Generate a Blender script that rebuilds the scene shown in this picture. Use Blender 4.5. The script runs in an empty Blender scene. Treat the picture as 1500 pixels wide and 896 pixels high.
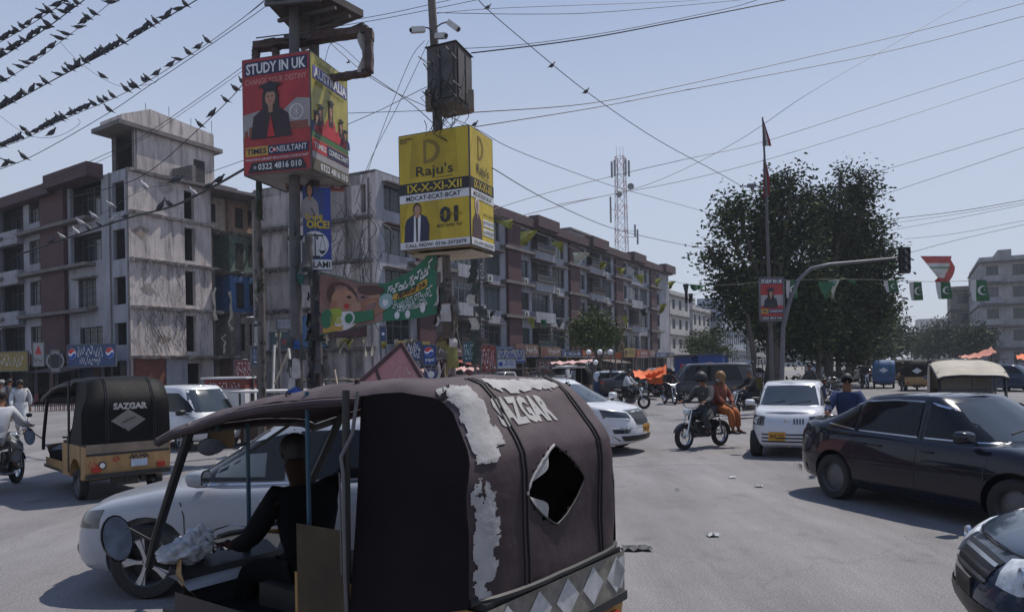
import bpy, bmesh, math, random
import numpy as np
from mathutils import Vector, Matrix, noise
from mathutils.bvhtree import BVHTree
R = math.radians
rnd = random.Random(7)
scene = bpy.context.scene
COL = scene.collection
# ---------------------------------------------------------------- camera
FPX, CX, ROLL, CAMH = 1100.0, 750.0, .018, 1.95
PPY = 525 + 590 * math.tan(ROLL)      # row of the optical axis: the frame is a crop above it (lens shift)
cam = bpy.data.objects.new('camera', bpy.data.cameras.new('camera'))
COL.objects.link(cam)
cam.location = (0, 0, CAMH)
_R = Vector((math.cos(ROLL), 0, -math.sin(ROLL))); _U = Vector((math.sin(ROLL), 0, math.cos(ROLL))); _F = Vector((0, 1, 0))
cam.rotation_euler = Matrix((_R, _U, -_F)).transposed().to_euler()
cam.data.shift_y = (PPY - 448) / 1500
cam.data.sensor_width = 36
cam.data.lens = FPX / 1500 * 36
cam.data.clip_start = .05
cam.data.clip_end = 3000
scene.camera = cam
def ray(px, py):
 return _F + _R * ((px - CX) / FPX) + _U * ((PPY - py) / FPX)
def hor(px): return PPY - (px - CX) * math.tan(ROLL)
def ND(px, d):                          # distance of a ground contact first estimated for a level horizon at row 525
 return d if d > 75 else CAMH * FPX / max(20, 2200 / d + 525 - hor(px))
def P(px, py, d):                       # photo pixel -> world point at distance d along +Y
 r = ray(px, py)
 return Vector((0, 0, CAMH)) + r * (d / r.y)
def G(px, py):                          # photo pixel -> point on the ground
 r = ray(px, py)
 return Vector((0, 0, CAMH)) + r * (-CAMH / r.z)
# ---------------------------------------------------------------- light
SUN_AZ, SUN_EL = R(50), R(62)
w = bpy.data.worlds.new('World'); scene.world = w; w.use_nodes = True
nt = w.node_tree; nt.nodes.clear()
sky = nt.nodes.new('ShaderNodeTexSky'); sky.sky_type = 'NISHITA'; sky.sun_disc = False
sky.sun_elevation = SUN_EL; sky.sun_rotation = SUN_AZ; sky.air_density = 1.0; sky.dust_density = 1.2; sky.ozone_density = 2.0; sky.altitude = 20
bg = nt.nodes.new('ShaderNodeBackground'); bg.inputs['Strength'].default_value = .1
wo = nt.nodes.new('ShaderNodeOutputWorld')
tcw = nt.nodes.new('ShaderNodeTexCoord'); spw = nt.nodes.new('ShaderNodeSeparateXYZ'); nt.links.new(tcw.outputs['Generated'], spw.inputs[0])
cr = nt.nodes.new('ShaderNodeValToRGB'); nt.links.new(spw.outputs[2], cr.inputs[0])
el = cr.color_ramp.elements; el[0].position = 0; el[0].color = (.62, .665, .765, 1); el[1].position = .8; el[1].color = (.17, .28, .58, 1)
e2_ = el.new(.5); e2_.color = (.36, .46, .70, 1)
e_ = el.new(.28); e_.color = (.56, .635, .80, 1)
sc_ = nt.nodes.new('ShaderNodeVectorMath'); sc_.operation = 'SCALE'; sc_.inputs['Scale'].default_value = 9.5; nt.links.new(cr.outputs[0], sc_.inputs[0])
mixw = nt.nodes.new('ShaderNodeMix'); mixw.data_type = 'RGBA'; mixw.inputs['Factor'].default_value = .8      # urban haze whitening the clear sky
nt.links.new(sky.outputs[0], mixw.inputs['A']); nt.links.new(sc_.outputs[0], mixw.inputs['B'])
nt.links.new(mixw.outputs['Result'], bg.inputs['Color']); nt.links.new(bg.outputs[0], wo.inputs['Surface'])
sl = bpy.data.lights.new('sun', 'SUN'); sl.energy = 4.3; sl.angle = R(.55); sl.color = (1, .95, .88)
so = bpy.data.objects.new('sun', sl); COL.objects.link(so)
so.rotation_euler = (math.pi / 2 - SUN_EL, 0, -SUN_AZ + math.pi)
sd = Vector((math.sin(SUN_AZ) * math.cos(SUN_EL), math.cos(SUN_AZ) * math.cos(SUN_EL), math.sin(SUN_EL)))
so.rotation_euler = sd.to_track_quat('Z', 'Y').to_euler()
vs = scene.view_settings; vs.view_transform = 'Standard'; vs.look = 'None'; vs.gamma = 1; vs.exposure = -.02
scene.cycles.max_bounces = 6; scene.cycles.volume_bounces = 0; scene.cycles.transparent_max_bounces = 12
scene.cycles.caustics_reflective = False; scene.cycles.caustics_refractive = False
# ---------------------------------------------------------------- materials
MATS = {}
def mat(name, col, rough=.8, var=.25, scale=3.0, bump=0.0, metal=0.0, coat=0.0, streak=0.0, dirt=None, spec=None, trans=0.0, alpha=1.0, emit=None, wave=None):
 if name in MATS: return MATS[name]
 m = bpy.data.materials.new(name); m.use_nodes = True
 n = m.node_tree.nodes; l = m.node_tree.links; b = n['Principled BSDF']
 tc = n.new('ShaderNodeTexCoord')
 no = n.new('ShaderNodeTexNoise'); no.inputs['Scale'].default_value = scale; no.inputs['Detail'].default_value = 6; no.inputs['Roughness'].default_value = .62
 l.new(tc.outputs['Object'], no.inputs['Vector'])
 mx = n.new('ShaderNodeMix'); mx.data_type = 'RGBA'
 c0 = [max(0, c * (1 - var)) for c in col]; c1 = [min(1, c * (1 + var)) for c in col]
 mx.inputs['A'].default_value = (*c0, 1); mx.inputs['B'].default_value = (*c1, 1)
 ramp = n.new('ShaderNodeMapRange'); ramp.inputs[1].default_value = .3; ramp.inputs[2].default_value = .7
 l.new(no.outputs[0], ramp.inputs[0]); l.new(ramp.outputs[0], mx.inputs['Factor'])
 out = mx.outputs['Result']
 if streak:                       # rain streaks and grime running down
  mp = n.new('ShaderNodeMapping'); mp.inputs['Scale'].default_value = (1.6, 1.6, .22)
  n2 = n.new('ShaderNodeTexNoise'); n2.inputs['Scale'].default_value = 1.5; n2.inputs['Detail'].default_value = 8; n2.inputs['Roughness'].default_value = .7
  l.new(tc.outputs['Object'], mp.inputs[0]); l.new(mp.outputs[0], n2.inputs['Vector'])
  r2 = n.new('ShaderNodeMapRange'); r2.inputs[1].default_value = .48; r2.inputs[2].default_value = .72; r2.inputs[4].default_value = streak
  l.new(n2.outputs[0], r2.inputs[0])
  m2 = n.new('ShaderNodeMix'); m2.data_type = 'RGBA'; m2.inputs['B'].default_value = (*(dirt or (.09, .08, .07)), 1)
  l.new(r2.outputs[0], m2.inputs['Factor']); l.new(out, m2.inputs['A']); out = m2.outputs['Result']
 l.new(out, b.inputs['Base Color'])
 b.inputs['Roughness'].default_value = rough; b.inputs['Metallic'].default_value = metal
 if coat: b.inputs['Coat Weight'].default_value = coat; b.inputs['Coat Roughness'].default_value = .04
 if spec is not None: b.inputs['Specular IOR Level'].default_value = spec
 if trans: b.inputs['Transmission Weight'].default_value = trans
 if alpha < 1: b.inputs['Alpha'].default_value = alpha
 if emit: b.inputs['Emission Color'].default_value = (*emit[0], 1); b.inputs['Emission Strength'].default_value = emit[1]
 if bump:
  bp = n.new('ShaderNodeBump'); bp.inputs['Strength'].default_value = bump; bp.inputs['Distance'].default_value = .02
  n3 = n.new('ShaderNodeTexNoise'); n3.inputs['Scale'].default_value = scale * 6; n3.inputs['Detail'].default_value = 5
  l.new(tc.outputs['Object'], n3.inputs['Vector']); l.new(n3.outputs[0], bp.inputs['Height']); l.new(bp.outputs[0], b.inputs['Normal'])
 MATS[name] = m
 return m
def flat(name, col, rough=.6, **k): return mat(name, col, rough, var=.12, scale=8, **k)
ORD = ['first', 'second', 'third', 'fourth', 'fifth', 'sixth', 'seventh', 'eighth', 'ninth', 'tenth']
def nth(i): return ORD[i] if i < 10 else '%d%s' % (i + 1, {1: 'st', 2: 'nd', 3: 'rd'}.get((i + 1) % 10 if (i + 1) % 100 not in (11, 12, 13) else 0, 'th'))
# ---------------------------------------------------------------- helpers
def props(o, label=None, cat=None, group=None, kind=None):
 if label: o['label'] = label
 if cat: o['category'] = cat
 if group: o['group'] = group
 if kind: o['kind'] = kind
 return o
def thing(name, label, cat, loc=(0, 0, 0), rz=0, group=None):
 o = bpy.data.objects.new(name, None); COL.objects.link(o)
 o.empty_display_size = .2
 o.location = loc; o.rotation_euler = (0, 0, rz)
 return props(o, label, cat, group)
def root_of(o):
 while o.parent: o = o.parent
 return o
class MB:
 def __init__(s): s.v = []; s.f = []; s.m = []; s.cm = 0
 def add(s, vs, fs):
  k = len(s.v); s.v += [tuple(v) for v in vs]; s.f += [tuple(i + k for i in f) for f in fs]; s.m += [s.cm] * len(fs)
  return s
 def box(s, c, size, rz=0, M=None):
  x, y, z = [q / 2 for q in size]
  pts = [Vector((sx * x, sy * y, sz * z)) for sx in (-1, 1) for sy in (-1, 1) for sz in (-1, 1)]
  rot = M or Matrix.Rotation(rz, 3, 'Z')
  return s.add([rot @ p + Vector(c) for p in pts], [(0, 1, 3, 2), (4, 6, 7, 5), (0, 4, 5, 1), (2, 3, 7, 6), (0, 2, 6, 4), (1, 5, 7, 3)])
 def bar(s, a, b, w, h=None, up=(0, 0, 1)):
  a, b = Vector(a), Vector(b); d = b - a; L = d.length
  if L < 1e-6: return s
  X = d / L; Z = Vector(up)
  if abs(X.dot(Z)) > .98: Z = Vector((1, 0, 0))
  Y = Z.cross(X).normalized(); Z = X.cross(Y)
  return s.box((a + b) / 2, (L, w, h or w), M=Matrix((X, Y, Z)).transposed())
 def tube(s, pts, r, n=8, cap=True):
  pts = [Vector(p) for p in pts]; N = len(pts)
  rr = r if isinstance(r, (list, tuple)) else [r] * N
  vs = []; ref = None
  for i, p in enumerate(pts):
   t = (pts[min(i + 1, N - 1)] - pts[max(i - 1, 0)])
   t = t.normalized() if t.length > 1e-9 else Vector((0, 0, 1))
   if ref is None: ref = Vector((0, 0, 1)) if abs(t.z) < .9 else Vector((1, 0, 0))
   a = (ref - t * ref.dot(t)).normalized(); ref = a; b = t.cross(a)
   for k in range(n):
    q = 2 * math.pi * k / n
    vs.append(p + (a * math.cos(q) + b * math.sin(q)) * rr[i])
  fs = [(i * n + k, i * n + (k + 1) % n, (i + 1) * n + (k + 1) % n, (i + 1) * n + k) for i in range(N - 1) for k in range(n)]
  if cap: fs += [tuple(range(n))[::-1], tuple((N - 1) * n + k for k in range(n))]
  return s.add(vs, fs)
 def lathe(s, prof, c=(0, 0, 0), n=20, axis='z'):     # prof: (radius, height)
  vs = []
  for r, h in prof:
   for k in range(n):
    q = 2 * math.pi * k / n
    x, y = r * math.cos(q), r * math.sin(q)
    p = (x, y, h) if axis == 'z' else ((x, h, y) if axis == 'y' else (h, x, y))
    vs.append(Vector(p) + Vector(c))
  fs = [(i * n + k, i * n + (k + 1) % n, (i + 1) * n + (k + 1) % n, (i + 1) * n + k) for i in range(len(prof) - 1) for k in range(n)]
  return s.add(vs, fs)
 def grid(s, rows, closed=False):
  n = len(rows[0]); vs = [p for r in rows for p in r]
  fs = [(i * n + k, i * n + (k + 1) % n, (i + 1) * n + (k + 1) % n, (i + 1) * n + k) for i in range(len(rows) - 1) for k in range(n if closed else n - 1)]
  return s.add(vs, fs)
 def poly(s, pts, th=None, nrm=None):
  pts = [Vector(p) for p in pts]; n = len(pts)
  if th is None: return s.add(pts, [tuple(range(n))])
  nv = Vector(nrm) * th
  s.add(pts + [p + nv for p in pts], [tuple(range(n))[::-1], tuple(range(n, 2 * n))] + [(i, (i + 1) % n, n + (i + 1) % n, n + i) for i in range(n)])
  return s
 def sphere(s, c, r, n=10, m=6):
  rx, ry, rz = r if isinstance(r, (tuple, list)) else (r, r, r)
  rows = [[Vector(c) + Vector((rx * math.sin(math.pi * j / m) * math.cos(2 * math.pi * i / n), ry * math.sin(math.pi * j / m) * math.sin(2 * math.pi * i / n), rz * math.cos(math.pi * j / m))) for i in range(n)] for j in range(m + 1)]
  return s.grid(rows, closed=True)
 def build(s, name, m, parent=None, smooth=False, world=False, fix=True, mats=None):
  me = bpy.data.meshes.new(name)
  vs = s.v
  if world and parent is not None:
   o0 = root_of(parent).location; vs = [(a[0] - o0.x, a[1] - o0.y, a[2] - o0.z) for a in vs]
  me.from_pydata(vs, [], s.f)
  for q in (mats or [m]): me.materials.append(q)
  if mats: me.polygons.foreach_set('material_index', s.m)
  if fix:
   bm = bmesh.new(); bm.from_mesh(me); bmesh.ops.remove_doubles(bm, verts=bm.verts, dist=1e-5)
   bmesh.ops.recalc_face_normals(bm, faces=bm.faces); bm.to_mesh(me); bm.free()
  if smooth:
   me.polygons.foreach_set('use_smooth', [True] * len(me.polygons))
   me.set_sharp_from_angle(angle=R(smooth if smooth is not True else 40))
  o = bpy.data.objects.new(name, me); COL.objects.link(o)
  if parent is not None: o.parent = parent
  return o
 def solo(s, name, m, label, cat, group=None, kind=None, base=None, **k):   # a thing of one mesh, origin at its base
  xs = np.array(s.v); o0 = Vector(base) if base is not None else Vector(((xs[:, 0].min() + xs[:, 0].max()) / 2, (xs[:, 1].min() + xs[:, 1].max()) / 2, xs[:, 2].min()))
  s.v = [(a[0] - o0.x, a[1] - o0.y, a[2] - o0.z) for a in s.v]
  o = s.build(name, m, **k); o.location = o0
  return props(o, label, cat, group, kind)
def share(o, parent):                   # another object using the same mesh
 c = o.copy(); COL.objects.link(c); c.parent = parent
 return c
def dup(o, loc=None, rz=None, label=None, group=None, parent=None):
 c = o.copy(); COL.objects.link(c)
 if parent is not None: c.parent = parent
 if loc is not None: c.location = loc
 if rz is not None: c.rotation_euler = (0, 0, rz)
 if label: c['label'] = label
 if group: c['group'] = group
 for ch in list(o.children): dup(ch, parent=c)
 return c
def interp(pts, x):
 return float(np.interp(x, [p[0] for p in pts], [p[1] for p in pts]))
def smooth_fn(pts, k=.08):
 xs = np.linspace(pts[0][0], pts[-1][0], 241); ys = np.interp(xs, [p[0] for p in pts], [p[1] for p in pts])
 n = max(1, int(k * 120)); pad = np.concatenate([np.full(n, ys[0]) + (np.arange(-n, 0)) * (ys[1] - ys[0]), ys, np.full(n, ys[-1]) + np.arange(1, n + 1) * (ys[-1] - ys[-2])])
 ker = np.hanning(2 * n + 1); ker /= ker.sum(); ys2 = np.convolve(pad, ker, 'valid')
 return lambda x: float(np.interp(x, xs, ys2))
_TXT = {}
def text_polys(txt, bold=.0):           # flat mesh of a text: verts normalised to a unit box, faces
 key = (txt, bold)
 if key in _TXT: return _TXT[key]
 cu = bpy.data.curves.new('t', 'FONT'); cu.body = txt; cu.size = 1; cu.resolution_u = 2; cu.offset = bold; cu.fill_mode = 'FRONT'
 ob = bpy.data.objects.new('t', cu); COL.objects.link(ob)
 dg = bpy.context.evaluated_depsgraph_get(); me = bpy.data.meshes.new_from_object(ob.evaluated_get(dg))
 vs = np.array([v.co[:] for v in me.vertices]) if len(me.vertices) else np.zeros((0, 3)); fs = [tuple(p.vertices) for p in me.polygons]
 bpy.data.objects.remove(ob); bpy.data.meshes.remove(me); bpy.data.curves.remove(cu)
 if len(vs):
  mn, mxx = vs.min(0), vs.max(0); vs = (vs - mn); asp = (mxx - mn)[0] / max(1e-6, (mxx - mn)[1]); vs[:, 0] /= max(1e-6, (mxx - mn)[0]); vs[:, 1] /= max(1e-6, (mxx - mn)[1])
 else: asp = 1
 _TXT[key] = (vs, fs, asp)
 return _TXT[key]
class Face:                             # a printed panel: o = lower left corner, u right, v up, n outwards
 def __init__(s, o, u, v, W, H, lift=.004):
  s.o = Vector(o); s.u = Vector(u).normalized(); s.v = Vector(v).normalized(); s.n = s.u.cross(s.v); s.W = W; s.H = H; s.l = lift; s.b = {}; s.map = None
 def pt(s, a, b, k=1):
  a *= s.W; b *= s.H
  if s.map: return s.map(a, b, s.l * k)
  return s.o + s.u * a + s.v * b + s.n * s.l * k
 def _m(s, m, name='print'): return s.b.setdefault((name, m.name, ), (MB(), m))[0]
 def poly(s, pts, m, k=1, name='print'):
  s._m(m, name).add([s.pt(a, b, k) for a, b in pts], [tuple(range(len(pts)))])
 def rect(s, a0, b0, a1, b1, m, k=1, name='print'):
  if s.map:
   nx = max(1, int(abs(a1 - a0) * s.W / .06)); rows = [[s.pt(a0 + (a1 - a0) * i / nx, b0 + (b1 - b0) * j / 4, k) for i in range(nx + 1)] for j in range(5)]
   s._m(m, name).grid(rows)
  else: s.poly([(a0, b0), (a1, b0), (a1, b1), (a0, b1)], m, k, name)
 def disc(s, a, b, r, m, k=1, n=20, a0=0, a1=360, name='print'):     # r in metres
  pts = [(a + r * math.cos(R(a0 + (a1 - a0) * i / n)) / s.W, b + r * math.sin(R(a0 + (a1 - a0) * i / n)) / s.H) for i in range(n if a1 - a0 >= 360 else n + 1)]
  s.poly(pts, m, k, name)
 def text(s, t, a0, b0, a1, b1, m, k=2, bold=.02, keep=False, name='lettering', shear=0):
  vs, fs, asp = text_polys(t, bold)
  if not len(vs): return
  s._m(m, name).add([s.pt(a0 + (a1 - a0) * v[0] + shear * v[1], b0 + (b1 - b0) * v[1], k) for v in vs], fs)
 def scrawl(s, a0, b0, a1, b1, m, k=2, seed=1, w=.012, words=3, name='lettering'):   # Urdu-like joined script, too small to read in the photograph
  r = random.Random(seed); mb = s._m(m, name); x = a0; span = (a1 - a0) / words
  for wd in range(words):
   n = r.randint(7, 10); xs = [x + span * .9 * i / n for i in range(n + 1)]
   ys = [b0 + (b1 - b0) * (.35 + .3 * math.sin(i * 1.9 + seed) + r.uniform(-.12, .3)) for i in range(n + 1)]
   h = w / s.H
   for i in range(n):
    mb.add([s.pt(xs[i], ys[i] - h / 2, k), s.pt(xs[i + 1], ys[i + 1] - h / 2, k), s.pt(xs[i + 1], ys[i + 1] + h, k), s.pt(xs[i], ys[i] + h, k)], [(0, 1, 2, 3)])
   for q in range(3):
    dx, dy = r.uniform(x, x + span * .8), b0 + (b1 - b0) * r.choice((0, .9)); dw = w / s.W
    mb.add([s.pt(dx, dy, k), s.pt(dx + dw, dy, k), s.pt(dx + dw, dy + h, k), s.pt(dx, dy + h, k)], [(0, 1, 2, 3)])
   x += span
 def flush(s, parent, world=False):
  for (nm, _), (mb, m) in s.b.items(): mb.build(nm, m, parent, world=world, fix=False)
def pepsi(F, a, b, r, k=1):
 F.disc(a, b, r, flat('pepsi_white', (.75, .76, .78)), k, 24)
 up = [(a + r * .96 * math.cos(R(t)) / F.W, b + r * .96 * math.sin(R(t)) / F.H) for t in range(8, 173, 11)]
 mid = [(a + r * (-.95 + .19 * i) / F.W, b + r * (.12 + .28 * math.sin(i * .62 + 2.9)) / F.H) for i in range(11)]
 F.poly(up + [(p[0], p[1] + .1 * r / F.H) for p in mid], flat('pepsi_red', (.55, .03, .04)), k + 1)
 lo = [(a + r * .96 * math.cos(R(t)) / F.W, b + r * .96 * math.sin(R(t)) / F.H) for t in range(188, 353, 11)]
 F.poly(lo + [(p[0], p[1] - .3 * r / F.H) for p in mid[::-1]], flat('pepsi_blue', (.02, .07, .35)), k + 1)
# ---------------------------------------------------------------- people
def skin_mesh(joints, edges, rad, sub=1, root=0):
 names = list(joints); idx = {n: i for i, n in enumerate(names)}
 me = bpy.data.meshes.new('s'); me.from_pydata([joints[n] for n in names], [(idx[a], idx[b]) for a, b in edges], [])
 ob = bpy.data.objects.new('s', me); COL.objects.link(ob)
 md = ob.modifiers.new('k', 'SKIN'); md.use_smooth_shade = True
 for i, n in enumerate(names):
  r = rad[n]; me.skin_vertices[0].data[i].radius = r if isinstance(r, tuple) else (r, r)
  me.skin_vertices[0].data[i].use_root = (i == root)
 sb = ob.modifiers.new('b', 'SUBSURF'); sb.levels = sub; sb.render_levels = sub
 dg = bpy.context.evaluated_depsgraph_get(); out = bpy.data.meshes.new_from_object(ob.evaluated_get(dg))
 bpy.data.objects.remove(ob); bpy.data.meshes.remove(me)
 return out
# poses: x forward, y left, z up; origin on the ground under the hips
def pose_joints(pose, s=1.0):
 J = {}
 if pose in ('stand', 'walk'):
  st = .22 if pose == 'walk' else .03
  J.update(pelvis=(0, 0, .95), waist=(0, 0, 1.1), chest=(.01, 0, 1.32), neck=(.02, 0, 1.48), skull=(.04, 0, 1.55), head=(.05, 0, 1.65))
  for q, sg in (('l', 1), ('r', -1)):
   f = st * sg
   J.update({'sh' + q: (0, .19 * sg, 1.42), 'el' + q: (-.04 - f * .5, .26 * sg, 1.15), 'wr' + q: (.06 - f * .9, .25 * sg, .9), 'hd' + q: (.09 - f, .24 * sg, .82),
      'hp' + q: (0, .09 * sg, .92), 'kn' + q: (.04 + f * .6, .1 * sg, .5), 'an' + q: (f * 1.3, .1 * sg, .09), 'to' + q: (.15 + f * 1.3, .12 * sg, .04)})
 elif pose in ('ride', 'pillion', 'drive'):
  lean = .1 if pose == 'ride' else .02
  zs = {'ride': .84, 'pillion': .9, 'drive': .60}[pose]
  J.update(pelvis=(0, 0, zs), waist=(.02 + lean * .3, 0, zs + .16), chest=(.04 + lean, 0, zs + .38), neck=(.07 + lean, 0, zs + .54), skull=(.1 + lean, 0, zs + .61), head=(.12 + lean, 0, zs + .71))
  for q, sg in (('l', 1), ('r', -1)):
   if pose == 'ride': arm = [(.3, .3, .24), (.52, .33, .2), (.6, .32, .19)]
   elif pose == 'drive': arm = [(.22, .27, .22), (.42, .26, .16), (.5, .25, .17)]
   else: arm = [(.16, .26, .22), (.3, .2, .1), (.36, .16, .08)]
   J.update({'sh' + q: (.05 + lean, .19 * sg, zs + .48), 'el' + q: (arm[0][0], arm[0][1] * sg, zs + arm[0][2]), 'wr' + q: (arm[1][0], arm[1][1] * sg, zs + arm[1][2]), 'hd' + q: (arm[2][0], arm[2][1] * sg, zs + arm[2][2])})
   if pose == 'drive': leg = [(.42, .14, .6), (.44, .16, .3), (.56, .16, .26)]
   elif pose == 'ride': leg = [(.4, .2, .72), (.2, .2, .36), (.34, .21, .32)]
   else: leg = [(.34, .22, .76), (.1, .24, .42), (.22, .25, .37)]
   J.update({'hp' + q: (.02, .1 * sg, zs), 'kn' + q: (leg[0][0], leg[0][1] * sg, leg[0][2]), 'an' + q: (leg[1][0], leg[1][1] * sg, leg[1][2]), 'to' + q: (leg[2][0], leg[2][1] * sg, leg[2][2])})
 elif pose == 'side':             # sitting sideways on the pillion, legs to the left
  J.update(pelvis=(0, 0, .9), waist=(0, .02, 1.06), chest=(.02, .03, 1.27), neck=(.03, .05, 1.43), skull=(.04, .07, 1.5), head=(.05, .09, 1.6))
  for q, sg in (('l', 1), ('r', -1)):
   J.update({'sh' + q: (.17 * sg, .03, 1.37), 'el' + q: (.24 * sg, .16, 1.14), 'wr' + q: (.12 * sg + .05, .34, 1.0), 'hd' + q: (.1 * sg + .05, .4, .98),
      'hp' + q: (.09 * sg, .04, .9), 'kn' + q: (.1 * sg, .42, .82), 'an' + q: (.1 * sg, .46, .42), 'to' + q: (.11 * sg, .58, .36)})
 return {k: Vector(v) * s for k, v in J.items()}
BE = [('pelvis', 'waist'), ('waist', 'chest'), ('chest', 'neck'), ('neck', 'skull'), ('skull', 'head')]
for q in 'lr': BE += [('chest', 'sh' + q), ('sh' + q, 'el' + q), ('el' + q, 'wr' + q), ('wr' + q, 'hd' + q), ('pelvis', 'hp' + q), ('hp' + q, 'kn' + q), ('kn' + q, 'an' + q), ('an' + q, 'to' + q)]
BR = dict(pelvis=(.11, .10), waist=(.105, .09), chest=(.115, .095), neck=.068, skull=.075, head=.1)
for q in 'lr': BR.update({'sh' + q: .05, 'el' + q: .038, 'wr' + q: .028, 'hd' + q: .036, 'hp' + q: .08, 'kn' + q: .055, 'an' + q: .038, 'to' + q: .035})
def head_detail(J, parent, skinm, hair, style):
 h = J['head']; up = (J['head'] - J['skull']).normalized()
 mb = MB(); c = h + up * .02
 # face: nose, ears, brow on the body colour
 for sg in (-1, 1): mb.sphere(c + Vector((-.005, .092 * sg, -.01)), (.02, .012, .032), 6, 4)
 mb.sphere(c + Vector((.1, 0, -.02)), (.022, .014, .028), 6, 4)
 mb.build('face_feature', skinm, parent, smooth=True)
 mb = MB()
 for sg in (-1, 1): mb.sphere(c + Vector((.09, .034 * sg, .012)), (.010, .010, .005), 6, 4)
 mb.box(c + Vector((.094, 0, -.058)), (.010, .034, .006))
 mb.build('eye', flat('eye_dark', (.02, .015, .012), .4), parent)
 if style in ('hair', 'long'):
  mb = MB(); n = 14; rows = []
  for j in range(8):
   th = math.pi * .62 * j / 7; row = []
   for i in range(n):
    a = 2 * math.pi * i / n; front = max(0, math.cos(a))
    t2 = th * (1 - .38 * front)
    row.append(c + Vector((-.012 + .113 * math.sin(t2) * math.cos(a), .104 * math.sin(t2) * math.sin(a), .01 + .122 * math.cos(t2))))
   rows.append(row)
  mb.grid(rows, closed=True); mb.build('hair', hair, parent, smooth=True)
 elif style == 'helmet':
  mb = MB(); rows = []
  for j in range(9):
   th = math.pi * .72 * j / 8; row = []
   for i in range(18):
    a = 2 * math.pi * i / 18; t2 = th * (1 - .42 * max(0, math.cos(a)) ** 2)
    row.append(c + Vector((.01 + .15 * math.sin(t2) * math.cos(a), .135 * math.sin(t2) * math.sin(a), .01 + .15 * math.cos(t2))))
   rows.append(row)
  mb.grid(rows, closed=True); mb.build('helmet', hair, parent, smooth=True)
  mb = MB(); mb.grid([[c + Vector((.01 + .145 * math.cos(R(a)) * k, .13 * math.sin(R(a)) * k, z)) for a in range(-65, 66, 13)] for k, z in ((1, -.07), (1.03, -.01), (.98, .05))])
  mb.build('visor', MATS['dark_glass'], parent, smooth=True)
 elif style == 'cap':
  mb = MB(); rows = [[c + Vector((.112 * r * math.cos(a * math.pi / 8), .104 * r * math.sin(a * math.pi / 8), z)) for a in range(16)] for r, z in ((1.02, .03), (1.02, .09), (.8, .125), (0.01, .13))]
  mb.grid(rows, closed=True); mb.build('cap', hair, parent, smooth=True)
 elif style == 'scarf':
  mb = MB(); rows = []
  for j in range(9):
   th = math.pi * .9 * j / 8; row = []
   for i in range(18):
    a = 2 * math.pi * i / 18; t2 = th * (1 - .5 * max(0, math.cos(a)) ** 2)
    k = 1 + (.35 if j > 6 else 0)
    row.append(c + Vector((-.01 + .125 * k * math.sin(t2) * math.cos(a), .118 * k * math.sin(t2) * math.sin(a), .02 + .135 * math.cos(t2) - (.05 if j > 6 else 0))))
   rows.append(row)
  mb.grid(rows, closed=True); mb.build('headscarf', hair, parent, smooth=True)
_PM = {}
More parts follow.
